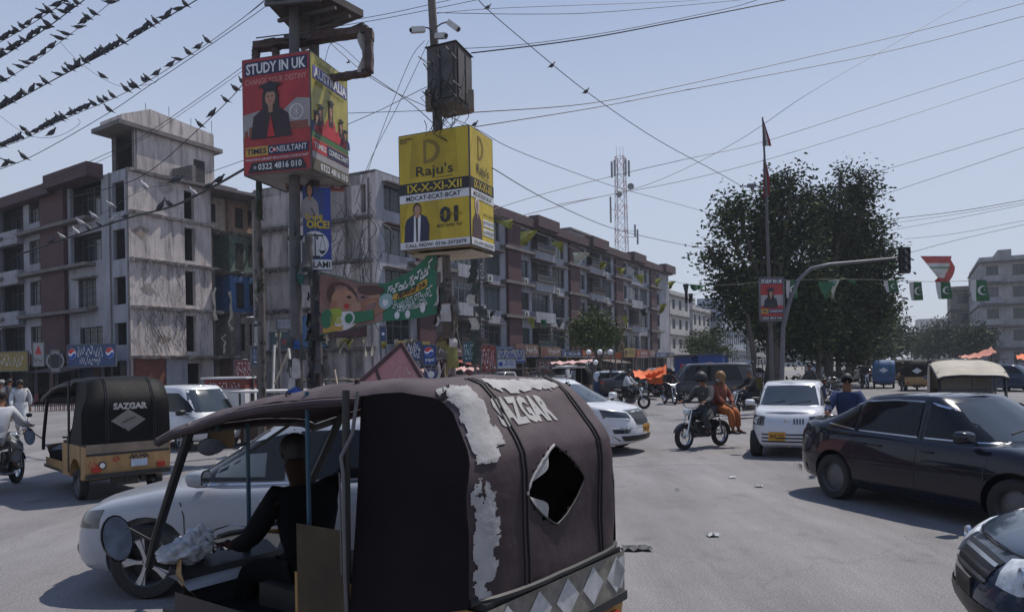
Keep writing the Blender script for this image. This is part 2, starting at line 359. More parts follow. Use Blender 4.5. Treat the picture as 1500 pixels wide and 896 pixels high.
def person(label, loc, rz, pose, top, bottom, style='hair', hair=(.012, .01, .01), skinc='skin', kameez=False, group=None, scale=1.0, mask=False):
 t = thing('person', label, 'person', loc, rz, group)
 J = pose_joints(pose, scale); key = (pose, round(scale, 2))
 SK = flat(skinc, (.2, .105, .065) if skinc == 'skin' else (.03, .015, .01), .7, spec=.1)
 if key not in _PM:
  body = skin_mesh(J, BE, BR, 1)
  tops = ['pelvis', 'waist', 'chest'] + [a + q for a in ('sh', 'el', 'wr') for q in 'lr']
  J2 = {k: J[k] for k in tops}
  for q in 'lr': J2['wr' + q] = J['el' + q].lerp(J['wr' + q], .9)
  J2['nk'] = J['chest'].lerp(J['neck'], .75)
  E2 = [('pelvis', 'waist'), ('waist', 'chest'), ('chest', 'nk')] + [(a + q, b + q) for q in 'lr' for a, b in (('sh', 'el'), ('el', 'wr'))] + [('chest', 'shl'), ('chest', 'shr')]
  R2 = dict(pelvis=(.165, .15), waist=(.16, .14), chest=(.195, .155), nk=.085)
  for q in 'lr': R2.update({'sh' + q: .1, 'el' + q: .072, 'wr' + q: .052})
  shirt = skin_mesh(J2, E2, R2, 1)
  J3 = {'pelvis': J['pelvis'] + Vector((0, 0, .04))}; R3 = {'pelvis': (.15, .14)}; E3 = []
  for q in 'lr':
   J3['hp' + q] = J['hp' + q]; J3['kn' + q] = J['kn' + q]; J3['an' + q] = J['kn' + q].lerp(J['an' + q], .92)
   R3.update({'hp' + q: .125, 'kn' + q: .1, 'an' + q: .075}); E3 += [('pelvis', 'hp' + q), ('hp' + q, 'kn' + q), ('kn' + q, 'an' + q)]
  tr = skin_mesh(J3, E3, R3, 1)
  _PM[key] = (body, shirt, tr)
 for me, nm, m in zip(_PM[key], ('body', 'kameez' if kameez else 'shirt', 'trousers'), (SK, top, bottom)):
  me2 = me.copy(); me2.materials.clear(); me2.materials.append(m)
  o = bpy.data.objects.new(nm, me2); COL.objects.link(o); o.parent = t
 HM = mat('hair_%d' % (hash(hair) % 9999), hair, .6)
 head_detail(J, t, SK, HM, style)
 if mask:
  c = J['head'] + Vector((0, 0, 0)); mb = MB()
  mb.grid([[c + Vector((k * .115 * math.cos(R(a)), k * .1 * math.sin(R(a)), z)) for a in range(-70, 71, 14)] for k, z in ((.7, -.09), (1.02, -.06), (1.02, -.01))])
  mb.build('face_mask', flat('mask_cloth', (.4, .45, .5)), t, smooth=True)
 # fingers
 mb = MB()
 for q, sg in (('l', 1), ('r', -1)):
  a, b = J['wr' + q], J['hd' + q]; d = (b - a).normalized(); side = d.cross(Vector((0, 0, 1)))
  side = side.normalized() if side.length > .1 else Vector((0, 1, 0))
  for i in range(4):
   o0 = b + side * (.024 * (i - 1.5)); L = (.06, .07, .066, .05)[i]
   mb.tube([o0, o0 + d * L * .6 - Vector((0, 0, .012)), o0 + d * L * .8 - Vector((0, 0, .04))], [.0095, .0085, .007], 5)
  mb.tube([b - d * .03 - side * .03 * sg, b - side * .06 * sg, b + d * .03 - side * .06 * sg], [.011, .01, .008], 5)
 mb.build('finger', SK, t, smooth=True)
 # shoes
 for q in 'lr':
  mb = MB(); a, b = J['an' + q], J['to' + q]; d = Vector((b.x - a.x, b.y - a.y, 0)).normalized(); s_ = Vector((-d.y, d.x, 0)); z0 = b.z - .03
  rows = []
  for x, wd, h in ((-.07, .028, .05), (-.04, .04, .075), (.05, .042, .07), (.13, .046, .05), (.19, .03, .035)):
   o0 = Vector((a.x, a.y, z0)) + d * x; rows.append([o0 + s_ * wd * c + Vector((0, 0, h * e)) for c, e in ((1, 0), (1, .5), (.6, 1), (-.6, 1), (-1, .5), (-1, 0))])
  mb.grid(rows, closed=True); mb.poly(rows[0]); mb.poly(rows[-1]); mb.build('shoe', flat('shoe_dark', (.03, .022, .018), .5), t, smooth=True)
 if kameez:                          # the long hanging skirt of the shirt
  mb = MB(); rows = []; n = 20; p = J['pelvis']; kl, kr = J['knl'], J['knr']; km = (kl + kr) / 2
  for j in range(7):
   u = j / 6; row = []
   for i in range(n):
    a = 2 * math.pi * i / n; wob = 1 + .07 * math.sin(a * 5 + j) * u
    if pose in ('stand', 'walk'): c = Vector((.01, 0, p.z + .1 - .62 * u)); rx, ry = .16 + .05 * u, .2 + .05 * u
    elif pose == 'side': c = p.lerp(km + Vector((0, .03, -.2)), u); rx, ry = .22, .13 - .02 * u
    else: c = p.lerp(km + Vector((-.08, 0, -.12)), u) + Vector((0, 0, .03)); rx, ry = .17 - .04 * u, .2 + .12 * u
    row.append(c + Vector((rx * math.cos(a) * wob, ry * math.sin(a) * wob, (-.03 * math.sin(a * 3) * u))))
   rows.append(row)
  mb.grid(rows, closed=True); mb.build('kameez_skirt', top, t, smooth=True)
 return t
# ---------------------------------------------------------------- shared vehicle materials
mat('dark_glass', (.008, .010, .013), .04, var=.1, spec=.28)
mat('tint_glass', (.03, .04, .048), .03, var=.1, spec=.8)
mat('tyre', (.022, .021, .021), .85, var=.3, scale=20, bump=.2)
mat('rubber', (.018, .018, .019), .6)
mat('mirror_dark', (.06, .07, .09), .15, var=.4, scale=9, metal=1)
mat('chrome', (.55, .56, .58), .18, var=.05, metal=1)
mat('alloy', (.42, .43, .45), .32, var=.1, metal=.9)
mat('steel_rim', (.12, .12, .125), .5, metal=.5)
mat('black_trim', (.012, .012, .013), .42)
mat('lamp_glass', (.55, .58, .6), .06, var=.3, scale=14, spec=.8)
mat('lamp_dark', (.03, .033, .038), .08, spec=.8)
mat('red_lamp', (.3, .02, .015), .15)
mat('orange_lamp', (.8, .28, .03), .2)
mat('plate_yellow', (.55, .27, .02), .5)
mat('plate_ink', (.02, .015, .01), .6)
mat('seat_vinyl', (.03, .024, .022), .5)
def paint(name, col, rough=.28, coat=.8, dusty=.12):
 return mat(name, col, rough, var=dusty, scale=1.7, coat=coat * (.3 if max(col) < .015 else .7), spec=.12 if max(col) < .1 else .5)
_WH = {}
def wheel(parent, c, r, wdt, style='alloy', axis_rz=0, side=1):
 """tyre and rim as sub-parts of one wheel"""
 key = (round(r, 3), round(wdt, 3), style)
 if key not in _WH:
  h = wdt / 2; mb = MB()
  mb.lathe([(r * .66, -h * .9), (r * .72, -h), (r * .93, -h), (r * .99, -h * .72), (r, -h * .3), (r, h * .3), (r * .99, h * .72), (r * .93, h), (r * .72, h), (r * .66, h * .9)], n=28, axis='y')
  mb.lathe([(r * .66, h * .9), (r * .66, -h * .9)], n=28, axis='y')
  ty = mb.build('tyre', MATS['tyre'], None, smooth=True).data
  mb = MB(); ri = r * .68
  mb.lathe([(ri, h * .85), (ri * .96, h * .9), (ri * .9, h * .6), (ri * .88, -h * .3)], n=28, axis='y')
  if style == 'spoke':
   mb.lathe([(r * .12, -h * .8), (r * .12, h * .8)], n=12, axis='y')
   mb.lathe([(r * .12, h * .8), (.005, h * .8)], n=12, axis='y')
   for k in range(18):
    a = 2 * math.pi * k / 18; b = a + (.5 if k % 2 else -.5)
    mb.bar((r * .11 * math.cos(b), h * .5 * (1 if k % 4 < 2 else -1), r * .11 * math.sin(b)), (ri * math.cos(a), 0, ri * math.sin(a)), .006)
  elif style == 'steel':
   mb.lathe([(ri * .9, h * .3), (ri * .55, h * .55), (ri * .3, h * .7), (.004, h * .72)], n=20, axis='y')
   mb.lathe([(ri * .9, -h * .3), (.004, -h * .3)], n=16, axis='y')
  else:
   mb.lathe([(ri * .24, h * .62), (ri * .2, h * .72), (.004, h * .72)], n=16, axis='y')
   for k in range(10 if style == 'multi' else 5):
    a = 2 * math.pi * k / (10 if style == 'multi' else 5); ww = ri * (.11 if style == 'multi' else .26)
    mb.bar((ri * .15 * math.cos(a), h * .58, ri * .15 * math.sin(a)), (ri * .93 * math.cos(a), h * .62, ri * .93 * math.sin(a)), .03, ww, up=(0, 1, 0))
    if style != 'multi':
     for q in (-.16, .16): mb.bar((ri * .3 * math.cos(a), h * .66, ri * .3 * math.sin(a)), (ri * .95 * math.cos(a + q), h * .62, ri * .95 * math.sin(a + q)), .02, ww * .35, up=(0, 1, 0))
  ri_m = mb.build('rim', MATS['steel_rim' if style == 'steel' else ('chrome' if style == 'spoke' else 'alloy')], None, smooth=True).data
  mb = MB(); mb.lathe([(ri * .88, -h * .35), (ri * .5, -h * .3), (.004, -h * .3)], n=20, axis='y'); br = mb.build('brake_disc', MATS['black_trim'], None).data
  for nm in ('tyre', 'rim', 'brake_disc'):
   for o in [o for o in COL.objects if o.data in (ty, ri_m, br)]: bpy.data.objects.remove(o)
  _WH[key] = (ty, ri_m, br)
 w_ = bpy.data.objects.new('wheel', None); COL.objects.link(w_); w_.parent = parent; w_.location = c
 w_.rotation_euler = (0, 0, axis_rz + (0 if side > 0 else math.pi))
 for nm, me in zip(('tyre', 'rim', 'brake_disc'), _WH[key]):
  if nm == 'brake_disc' and style == 'spoke': continue
  o = bpy.data.objects.new(nm, me); COL.objects.link(o); o.parent = w_
 return w_
class Car:
 def __init__(s, label, cat, loc, rz, L, W, paintm, zt, zb, gh, name='parked_car', res=1.0, arches=(), wr=.31, group=None, nr=.16, rr=.1, n=5.0, bulge=None, wst='alloy', tread=None, cut=True):
  s.t = thing(name, label, cat, loc, rz, group); s.L, s.W = L, W; s.pm = paintm
  s.zt = smooth_fn(zt); s.zb = smooth_fn(zb)
  nu = int(88 * res); vv = bulge or [(0, .10, .10), (.04, .05, .05), (.12, .02, .02), (.3, .0, .0), (.5, .0, .012), (.62, .006, .02), (.8, .02, .05), (.92, .045, .09), (.975, .075, .14), (1, .11, .19)]
  def outline(k, ins, insf):
   a = 2 * math.pi * k / nu + 1e-3; ca, sa = math.cos(a), math.sin(a); e = 2 / n
   x = (L / 2 - insf) * math.copysign(abs(ca) ** e, ca); y = (W / 2 - ins) * math.copysign(abs(sa) ** e, sa)
   q = (abs(y) / (W / 2)) ** 2.2
   x -= (nr * q if x > 0 else -rr * q) * min(1, abs(x) / (L / 2)) ** 4
   return x, y
  rows = []
  for v, i1, i2 in vv:
   row = []
   for k in range(nu):
    x, y = outline(k, i1, i2); z0, z1 = s.zb(x), s.zt(x); row.append((x, y, z0 + (z1 - z0) * v))
   rows.append(row)
  for q, dz in ((.93, .012), (.8, .022), (.6, .03), (.3, .036), (0, .038)):
   row = []
   for k in range(nu):
    x, y = outline(k, .11, .19); row.append((x * (1 if q > .5 else 1), y * q, s.zt(x) + dz))
   rows.append(row)
  mb = MB(); mb.grid(rows, closed=True); mb.f.append(tuple(range(nu))[::-1]); mb.m.append(0)
  tub = mb.build('body', paintm, s.t)
  # greenhouse
  g = gh; s.g = g; s.zr = smooth_fn(g['roof']); nu2 = int(72 * res); rows = []
  for v in (0, .15, .3, .45, .6, .75, .86, .93, .975, 1.0, 1.01, 1.02, 1.03, 1.04):
   vv_ = min(v, 1); row = []
   ex = max(0, vv_ - .86) / .14; rnd_ = ex * ex
   xf = g['fb'] + (g['ft'] - g['fb']) * (vv_ * (1 - .1 * (1 - vv_))) - .05 * rnd_; xr = g['rb'] + (g['rt'] - g['rb']) * vv_ + .05 * rnd_
   wd = g['wb'] + (g['wt'] - g['wb']) * vv_ - .06 * rnd_
   q = {1.01: .94, 1.02: .75, 1.03: .4, 1.04: 0}.get(v, 1)
   for k in range(nu2):
    a = 2 * math.pi * k / nu2 + 1e-3; ca, sa = math.cos(a), math.sin(a); e = 2 / g.get('n', 7)
    y = wd * math.copysign(abs(sa) ** e, sa); xx = math.copysign(abs(ca) ** e, ca)
    qq = (abs(y) / wd) ** 2
    x = (xf if xx > 0 else -xr) * abs(xx) * (1 if xx > 0 else -1) if False else (xf + xr) / 2 + (xf - xr) / 2 * xx
    x -= (g.get('wf', .16) * qq if xx > 0 else -.1 * qq) * abs(xx) ** 4
    zz = s.zt(x) - .03; zr = s.zr(x)
    zz = zz + (zr - .05 - zz) * min(1, vv_ / .93) if vv_ < .93 else zr - .05 + .05 * math.sin(min(1, (vv_ - .93) / .07) * math.pi / 2)
    if v > 1: zz = zr + .022 * (1 - q * q)
    row.append((x, y * q, zz))
   rows.append(row)
  mb = MB(); mb.grid(rows, closed=True); mb.f.append(tuple(range(nu2))[::-1]); mb.m.append(0)
  gho = mb.build('cabin_shell', paintm, s.t)
  s.tread = tread or W / 2 - .11
  if cut:
   cm = MB()
   for ax in arches:
    for sg in (-1, 1):
     cm.lathe([(.001, sg * (W / 2 - .34)), (wr + .055, sg * (W / 2 - .34)), (wr + .055, sg * (W / 2 + .2)), (.001, sg * (W / 2 + .2))], (ax, 0, wr + .012), 28, 'y')
   cut_o = cm.build('cut', paintm, None)
   cut_o.parent = s.t
   bm_ = tub.modifiers.new('b', 'BOOLEAN'); bm_.object = cut_o; bm_.solver = 'EXACT'; bm_.operation = 'DIFFERENCE'
   dg = bpy.context.evaluated_depsgraph_get(); me = bpy.data.meshes.new_from_object(tub.evaluated_get(dg)); tub.modifiers.clear()
   if len(me.polygons) > 100: tub.data = me
   bpy.data.objects.remove(cut_o)
  for o in (tub, gho):
   o.data.polygons.foreach_set('use_smooth', [True] * len(o.data.polygons)); o.data.set_sharp_from_angle(angle=R(38))
  s.body, s.shell = tub, gho
  vs, fs = [], []
  for o in (tub, gho):
   k = len(vs); vs += [v.co.copy() for v in o.data.vertices]; fs += [tuple(i + k for i in p.vertices) for p in o.data.polygons]
  s.bvh = BVHTree.FromPolygons(vs, fs)
  for ax in arches:
   for sg in (-1, 1): wheel(s.t, (ax, sg * s.tread, wr), wr, .2, wst, 0, sg)
 def project(s, rows, direction):
  """rows of (x,y,z) start points, cast along direction"""
  d = Vector(direction).normalized(); out = []
  for r in rows:
   o = []
   for p in r:
    p = Vector(p); h = s.bvh.ray_cast(p - d * 6, d)
    if h[0] is None:
     n_ = s.bvh.find_nearest(p); o.append((n_[0], n_[1]))
    else: o.append((h[0], h[1]))
   out.append(o)
  return out
 def decal(s, name, top, bot, m, axis, off=.006, nx=14, nz=8, parent=None, mb=None, depth=0):
  """top and bot are polylines in (a, z); axis 'L'/'R' sides, 'F'/'B' ends"""
  def res(pl, n):
   d = [0]
   for i in range(1, len(pl)): d.append(d[-1] + math.dist(pl[i], pl[i - 1]))
   return [(float(np.interp(d[-1] * k / n, d, [p[0] for p in pl])), float(np.interp(d[-1] * k / n, d, [p[1] for p in pl]))) for k in range(n + 1)]
  T, B = res(top, nx), res(bot, nx)
  dr = {'L': (0, -1, 0), 'R': (0, 1, 0), 'F': (-1, 0, 0), 'B': (1, 0, 0)}.get(axis, axis if not isinstance(axis, str) else None)
  if not isinstance(axis, str): dr = (dr[0], dr[1] * .45, 0)
  dv = Vector(dr).normalized(); side = Vector((-dv.y, dv.x, 0)).normalized()
  rows = []
  for j in range(nz + 1):
   row = []
   for k in range(nx + 1):
    a = T[k][0] + (B[k][0] - T[k][0]) * j / nz; z = T[k][1] + (B[k][1] - T[k][1]) * j / nz
    if axis in ('L', 'R'): row.append((a, 0, z))
    elif axis in ('F', 'B'): row.append((0, a, z))
    else: row.append((-math.copysign(s.L / 2 - .12, dv.x), a, z))
   rows.append(row)
  pr = s.project(rows, dr)
  o2 = [[p - dv * off for p, n_ in r] for r in pr]
  own = mb is None; mb = mb or MB(); mb.grid(o2)
  if depth:                        # give the rim a lip
   edge = o2[0] + [r[-1] for r in o2[1:]] + o2[-1][::-1][1:] + [r[0] for r in o2[::-1]][1:-1]
   mb.grid([edge, [p + dv * depth for p in edge]], closed=True)
  return mb.build(name, m, parent or s.t, smooth=True) if own else mb
 def line(s, pts, wd, m, axis, name='seam', mb=None, off=.004):
  own = mb is None; mb = mb or MB()
  for i in range(len(pts) - 1):
   (a0, z0), (a1, z1) = pts[i], pts[i + 1]; L = math.hypot(a1 - a0, z1 - z0) or 1; nx_, nz_ = -(z1 - z0) / L * wd / 2, (a1 - a0) / L * wd / 2
   s.decal(name, [(a0 + nx_, z0 + nz_), (a1 + nx_, z1 + nz_)], [(a0 - nx_, z0 - nz_), (a1 - nx_, z1 - nz_)], m, axis, off, max(1, int(L / .12)), 1, mb=mb)
  return mb.build(name, m, s.t) if own else mb
 def side_windows(s, wins, m, sides='LR', trim=None):
  for sd in sides:
   for top, bot in wins:
    if trim:
     a = [(x, z + .02) for x, z in top]; b = [(x, z - .018) for x, z in bot]
     s.decal('window_trim', a, b, trim, sd, .004)
    s.decal('side_window', top, bot, m, sd, .01)
 def seams(s, lines, sides='LR'):
  mb = MB()
  for sd in sides:
   for l in lines: s.line(l, .012, MATS['black_trim'], sd, mb=mb)
  mb.build('door_seam', MATS['black_trim'], s.t, fix=False)
 def handle(s, x, z, m, sides='LR'):
  for sd in sides:
   sg = 1 if sd == 'L' else -1; p = s.project([[(x, 0, z)]], (0, -sg, 0))[0][0][0]
   mb = MB(); mb.tube([p + Vector((-.09, sg * .005, 0)), p + Vector((-.07, sg * .035, .002)), p + Vector((.07, sg * .035, .002)), p + Vector((.09, sg * .005, 0))], .013, 8)
   mb.build('door_handle', m, s.t, smooth=True)
 def mirror(s, x, z, y, m, sides='LR', sc=1):
  for sd in sides:
   sg = 1 if sd == 'L' else -1; mb = MB()
   rows = []
   for dx, k in ((.1, .5), (.07, .85), (0, 1), (-.05, .97)):
    rows.append([(x + dx * sc, sg * (y + .1 * sc) + .115 * sc * k * math.copysign(abs(math.cos(a)) ** .6, math.cos(a)), z + .06 + .075 * sc * k * math.copysign(abs(math.sin(a)) ** .6, math.sin(a))) for a in [math.pi * 2 * i / 16 for i in range(16)]])
   mb.grid(rows, closed=True); mb.f.append(tuple(range(16))); mb.m.append(0)
   mb.bar((x + .02, sg * (y - .06), z), (x + .02, sg * (y + .06), z + .04), .05, .03)
   o = mb.build('door_mirror', m, s.t, smooth=True)
   mb = MB(); mb.poly([(x - .054 * sc, sg * (y + .1 * sc) + .1 * sc * math.cos(a), z + .06 + .062 * sc * math.sin(a)) for a in [math.pi * 2 * i / 14 for i in range(14)]])
   mb.build('mirror_glass', MATS['chrome'], o)
 def plate(s, x_dir, z, m=None, a=0, w_=.34, h=.17, txt='BKR 417'):
  p = s.project([[(0, a, z)]], (-x_dir, 0, 0))[0][0][0]; n = Vector((x_dir, 0, 0))
  F = Face(p + Vector((x_dir * .012, -x_dir * w_ / 2, -h / 2)), (0, x_dir, 0), (0, 0, 1), w_, h, .003)
  mb = MB(); mb.box(p + Vector((x_dir * .004, 0, 0)), (.014, w_, h)); o = mb.build('number_plate', m or MATS['plate_yellow'], s.t)
  F.text(txt, .1, .25, .9, .75, MATS['plate_ink'], 1, .01); F.flush(o)
 def wipers(s, x, z, ys=(-.35, .2), Lw=.5):
  for y in ys:
   p0 = s.project([[(0, y, z)]], (-1, 0, 0))[0][0][0] + Vector((.015, 0, 0)); p1 = s.project([[(0, y + Lw, z + .07)]], (-1, 0, 0))[0][0][0] + Vector((.02, 0, .0))
   mb = MB(); mb.bar(p0, p1, .014, .02); mb.build('wiper', MATS['black_trim'], s.t)
SED = dict(L=4.54, W=1.76,
 zt=[(-2.27, .86), (-2.2, 1.03), (-2.0, 1.075), (-1.6, 1.06), (-1.2, 1.0), (0, .955), (.95, .93), (1.25, .93), (1.7, .86), (2.05, .75), (2.27, .60)],
 zb=[(-2.27, .34), (-2.05, .25), (-1.0, .2), (1.0, .19), (1.9, .2), (2.27, .26)],
 gh=dict(fb=1.28, ft=.42, rb=-1.95, rt=-1.02, wb=.80, wt=.60, roof=[(-2.0, 1.30), (-1.2, 1.415), (-.5, 1.475), (.1, 1.48), (.5, 1.445), (1.3, 1.36)]), arches=(-1.27, 1.35), wr=.315)
HAT = dict(L=3.4, W=1.475,
 zt=[(-1.7, .8), (-1.6, 1.0), (-1.2, 1.02), (0, .99), (.8, .985), (1.0, 1.0), (1.4, .94), (1.6, .86), (1.7, .74)],
 zb=[(-1.7, .3), (-1.4, .2), (1.4, .2), (1.7, .24)],
 gh=dict(fb=1.1, ft=.48, rb=-1.62, rt=-1.42, wb=.69, wt=.565, roof=[(-1.6, 1.43), (-1.0, 1.49), (0, 1.505), (.6, 1.46), (1.1, 1.4)], wf=.1), arches=(-1.2, 1.24), wr=.27, nr=.1)
MPV = dict(L=5.1, W=1.96,
 zt=[(-2.55, .95), (-2.4, 1.15), (-1.5, 1.14), (.6, 1.1), (1.25, 1.13), (1.6, 1.13), (2.1, 1.02), (2.4, .9), (2.55, .75)],
 zb=[(-2.55, .35), (-2.2, .22), (2.1, .2), (2.55, .27)],
 gh=dict(fb=1.72, ft=.72, rb=-2.45, rt=-2.25, wb=.9, wt=.72, roof=[(-2.4, 1.66), (-1.5, 1.74), (0, 1.76), (.8, 1.7), (1.7, 1.62)]), arches=(-1.5, 1.6), wr=.34, nr=.2)
VAN = dict(L=4.3, W=1.66,
 zt=[(-2.15, .9), (-2.0, 1.0), (1.3, 1.0), (1.7, .98), (2.0, .92), (2.15, .8)],
 zb=[(-2.15, .3), (2.15, .28)],
 gh=dict(fb=1.98, ft=1.25, rb=-2.1, rt=-2.0, wb=.78, wt=.68, roof=[(-2.1, 1.83), (-1.0, 1.9), (1.0, 1.88), (1.4, 1.82), (2.0, 1.75)], wf=.08), arches=(-1.3, 1.35), wr=.3, nr=.06)
def sedan_glass(c, glass, front=None, trim=None, sides='LR'):
 c.side_windows([([(.18, 1.385), (.62, 1.28), (1.02, 1.06)], [(.18, .985), (.6, .985), (1.08, .985)]),
     ([(-.85, 1.37), (-.4, 1.405), (.06, 1.40)], [(-.85, 1.005), (-.4, .995), (.08, .985)]),
     ([(-1.32, 1.20), (-1.1, 1.29), (-.95, 1.345)], [(-1.42, 1.07), (-1.2, 1.04), (-.93, 1.01)])], glass, sides, trim)
 c.decal('windscreen', [(-.5, 1.40), (0, 1.425), (.5, 1.40)], [(-.68, 1.0), (0, .975), (.68, 1.0)], front or MATS['tint_glass'], 'F', .008, 16, 10)
 c.decal('rear_window', [(-.48, 1.36), (0, 1.385), (.48, 1.36)], [(-.62, 1.12), (0, 1.11), (.62, 1.12)], glass, 'B', .008, 14, 8)
 c.seams([[(.13, 1.42), (.13, .96), (.1, .6), (.1, .26)], [(-.92, 1.38), (-.92, .98), (-.86, .6), (-.98, .3)], [(1.1, .95), (1.02, .7), (1.0, .27)], [(-.95, .27), (1.0, .25)]], sides)
def sedan_ends(c, lamp='lamp_glass'):
 for sg in (-1, 1):
  c.decal('headlight', [(sg * .46, .70), (sg * .8, .76)], [(sg * .5, .57), (sg * .82, .60)], MATS[lamp], (-1, -sg * .45, 0), .012, 8, 5, depth=.02)
  c.decal('tail_lamp', [(sg * .5, .93), (sg * .70, .93)], [(sg * .52, .80), (sg * .70, .78)], MATS['red_lamp'], 'B', .01, 6, 4)
  c.decal('tail_lamp', [(-2.2, .94), (-2.02, .92)], [(-2.2, .78), (-2.06, .80)], MATS['red_lamp'], 'L' if sg > 0 else 'R', .01, 4, 4)
 c.decal('grille', [(-.42, .66), (0, .665), (.42, .66)], [(-.36, .54), (0, .53), (.36, .54)], MATS['black_trim'], 'F', .008, 10, 4)
 c.decal('bumper_intake', [(-.5, .40), (.5, .40)], [(-.42, .3), (.42, .3)], MATS['black_trim'], 'F', .008, 10, 3)
 c.plate(1, .46)
# ---------------------------------------------------------------- motorcycle
_MC = {}
def motorcycle(label, loc, rz, tank=(.02, .02, .022), group=None):
 """125-class commuter bike, x forward, origin midway on the ground"""
 t = thing('motorcycle', label, 'motorcycle', loc, rz, group)
 r = .29
 for x in (-.62, .62): wheel(t, (x, 0, r), r, .085, 'spoke')
 fr = flat('bike_frame', (.02, .02, .022), .35, metal=.4); ch = MATS['chrome']
 tk = paint('tank_%.2f_%.2f' % (tank[0], tank[1]), tank, .25)
 def part(key, fn, nm, m, **k):
  if key not in _MC:
   mb = MB(); fn(mb); o = mb.build(nm, m, t, **k); _MC[key] = o.data
  else:
   me = _MC[key]
   if me.materials[0] != m: me = me.copy(); me.materials[0] = m
   o = bpy.data.objects.new(nm, me); COL.objects.link(o); o.parent = t
  return o
 def frame(mb):
  mb.tube([(.42, 0, .86), (.2, 0, .7), (-.25, 0, .66), (-.6, 0, .7)], .022, 6); mb.tube([(.42, 0, .82), (.28, 0, .4), (.1, 0, .28), (-.2, 0, .28), (-.3, 0, .6)], .02, 6)
  for s in (-.09, .09): mb.tube([(-.2, s, .3), (-.62, s, .29)], .018, 6)
 part('fr', frame, 'frame', fr, smooth=True)
 def fork(mb):
  for s in (-.075, .075): mb.tube([(.62, s, .29), (.46, s, .8), (.44, s, .88)], [.024, .02, .018], 7)
 part('fk', fork, 'fork', ch, smooth=True)
 def bars(mb): mb.tube([(.22, -.36, .99), (.34, -.28, 1.02), (.42, -.1, .93), (.42, .1, .93), (.34, .28, 1.02), (.22, .36, .99)], .013, 6)
 part('hb', bars, 'handlebar', ch, smooth=True)
 def grips(mb):
  for s in (-1, 1): mb.tube([(.2, s * .37, .985), (.29, s * .31, 1.008)], .02, 6)
 part('gr', grips, 'grip', MATS['rubber'])
 def tankf(mb):
  rows = []
  for x, wd, z0, z1 in ((-.08, .04, .7, .78), (-.04, .09, .69, .83), (.1, .125, .68, .88), (.25, .13, .68, .9), (.36, .1, .7, .88), (.41, .03, .74, .82)):
   rows.append([(x, wd * math.cos(a), (z0 + z1) / 2 + (z1 - z0) / 2 * math.sin(a)) for a in [2 * math.pi * i / 14 for i in range(14)]])
  mb.grid(rows, closed=True); mb.poly(rows[0]); mb.poly(rows[-1])
 part('tk', tankf, 'fuel_tank', tk, smooth=True)
 def seat(mb):
  rows = []
  for x, wd, z in ((-.06, .08, .8), (-.2, .12, .81), (-.45, .14, .83), (-.62, .13, .85), (-.72, .08, .86)):
   rows.append([(x, wd * c, z + e) for c, e in ((1, -.07), (1, -.02), (.7, .0), (-.7, 0), (-1, -.02), (-1, -.07))])
  mb.grid(rows, closed=True); mb.poly(rows[0]); mb.poly(rows[-1])
 part('st', seat, 'seat', MATS['seat_vinyl'], smooth=True)
 def fend(mb, x, a0, a1):
  mb.grid([[(x + (r + .035) * math.cos(R(a)), y, r + (r + .035) * math.sin(R(a)) - abs(y) * .3) for a in range(a0, a1, 12)] for y in (-.055, 0, .055)])
 part('ff', lambda mb: fend(mb, .62, 20, 170), 'front_fender', tk, smooth=True)
 part('rf', lambda mb: fend(mb, -.62, 20, 190), 'rear_fender', fr, smooth=True)
 def eng(mb):
  mb.box((.02, 0, .36), (.36, .22, .2)); mb.lathe([(.1, -.15), (.11, -.13), (.11, .13), (.1, .15), (.01, .15)], (-.06, 0, .36), 14, 'y')
  for k in range(6): mb.box((.14 + .012 * k, 0, .46 + .026 * k), (.16, .17, .012))
  mb.box((.17, 0, .52), (.1, .11, .18))
 part('en', eng, 'engine', flat('engine_metal', (.12, .12, .125), .45, metal=.7))
 def exh(mb): mb.tube([(.2, -.06, .45), (.34, -.1, .35), (.2, -.13, .24), (-.1, -.14, .25), (-.15, -.15, .27), (-.75, -.16, .36)], [.018, .018, .018, .02, .04, .042], 8)
 part('ex', exh, 'exhaust', ch, smooth=True)
 def lamp(mb): mb.sphere((.53, 0, .84), (.06, .095, .085), 12, 8)
 part('hl', lamp, 'headlight', MATS['lamp_glass'], smooth=True)
 def sh(mb):
  for s in (-.11, .11): mb.tube([(-.58, s, .3), (-.46, s, .66)], [.03, .022], 7)
 part('sh', sh, 'shock_absorber', ch, smooth=True)
 part('pn', lambda mb: [mb.box((-.22, s, .56), (.26, .02, .17)) for s in (-.12, .12)], 'side_panel', tk)
 part('tl', lambda mb: mb.box((-.82, 0, .74), (.06, .12, .07)), 'tail_lamp', MATS['red_lamp'])
 def mir(mb):
  for s in (-1, 1): mb.tube([(.32, s * .26, 1.02), (.34, s * .3, 1.2)], .006, 5); mb.sphere((.35, s * .31, 1.23), (.015, .055, .04), 8, 5)
 part('mi', mir, 'mirror', MATS['black_trim'], smooth=True)
 return t
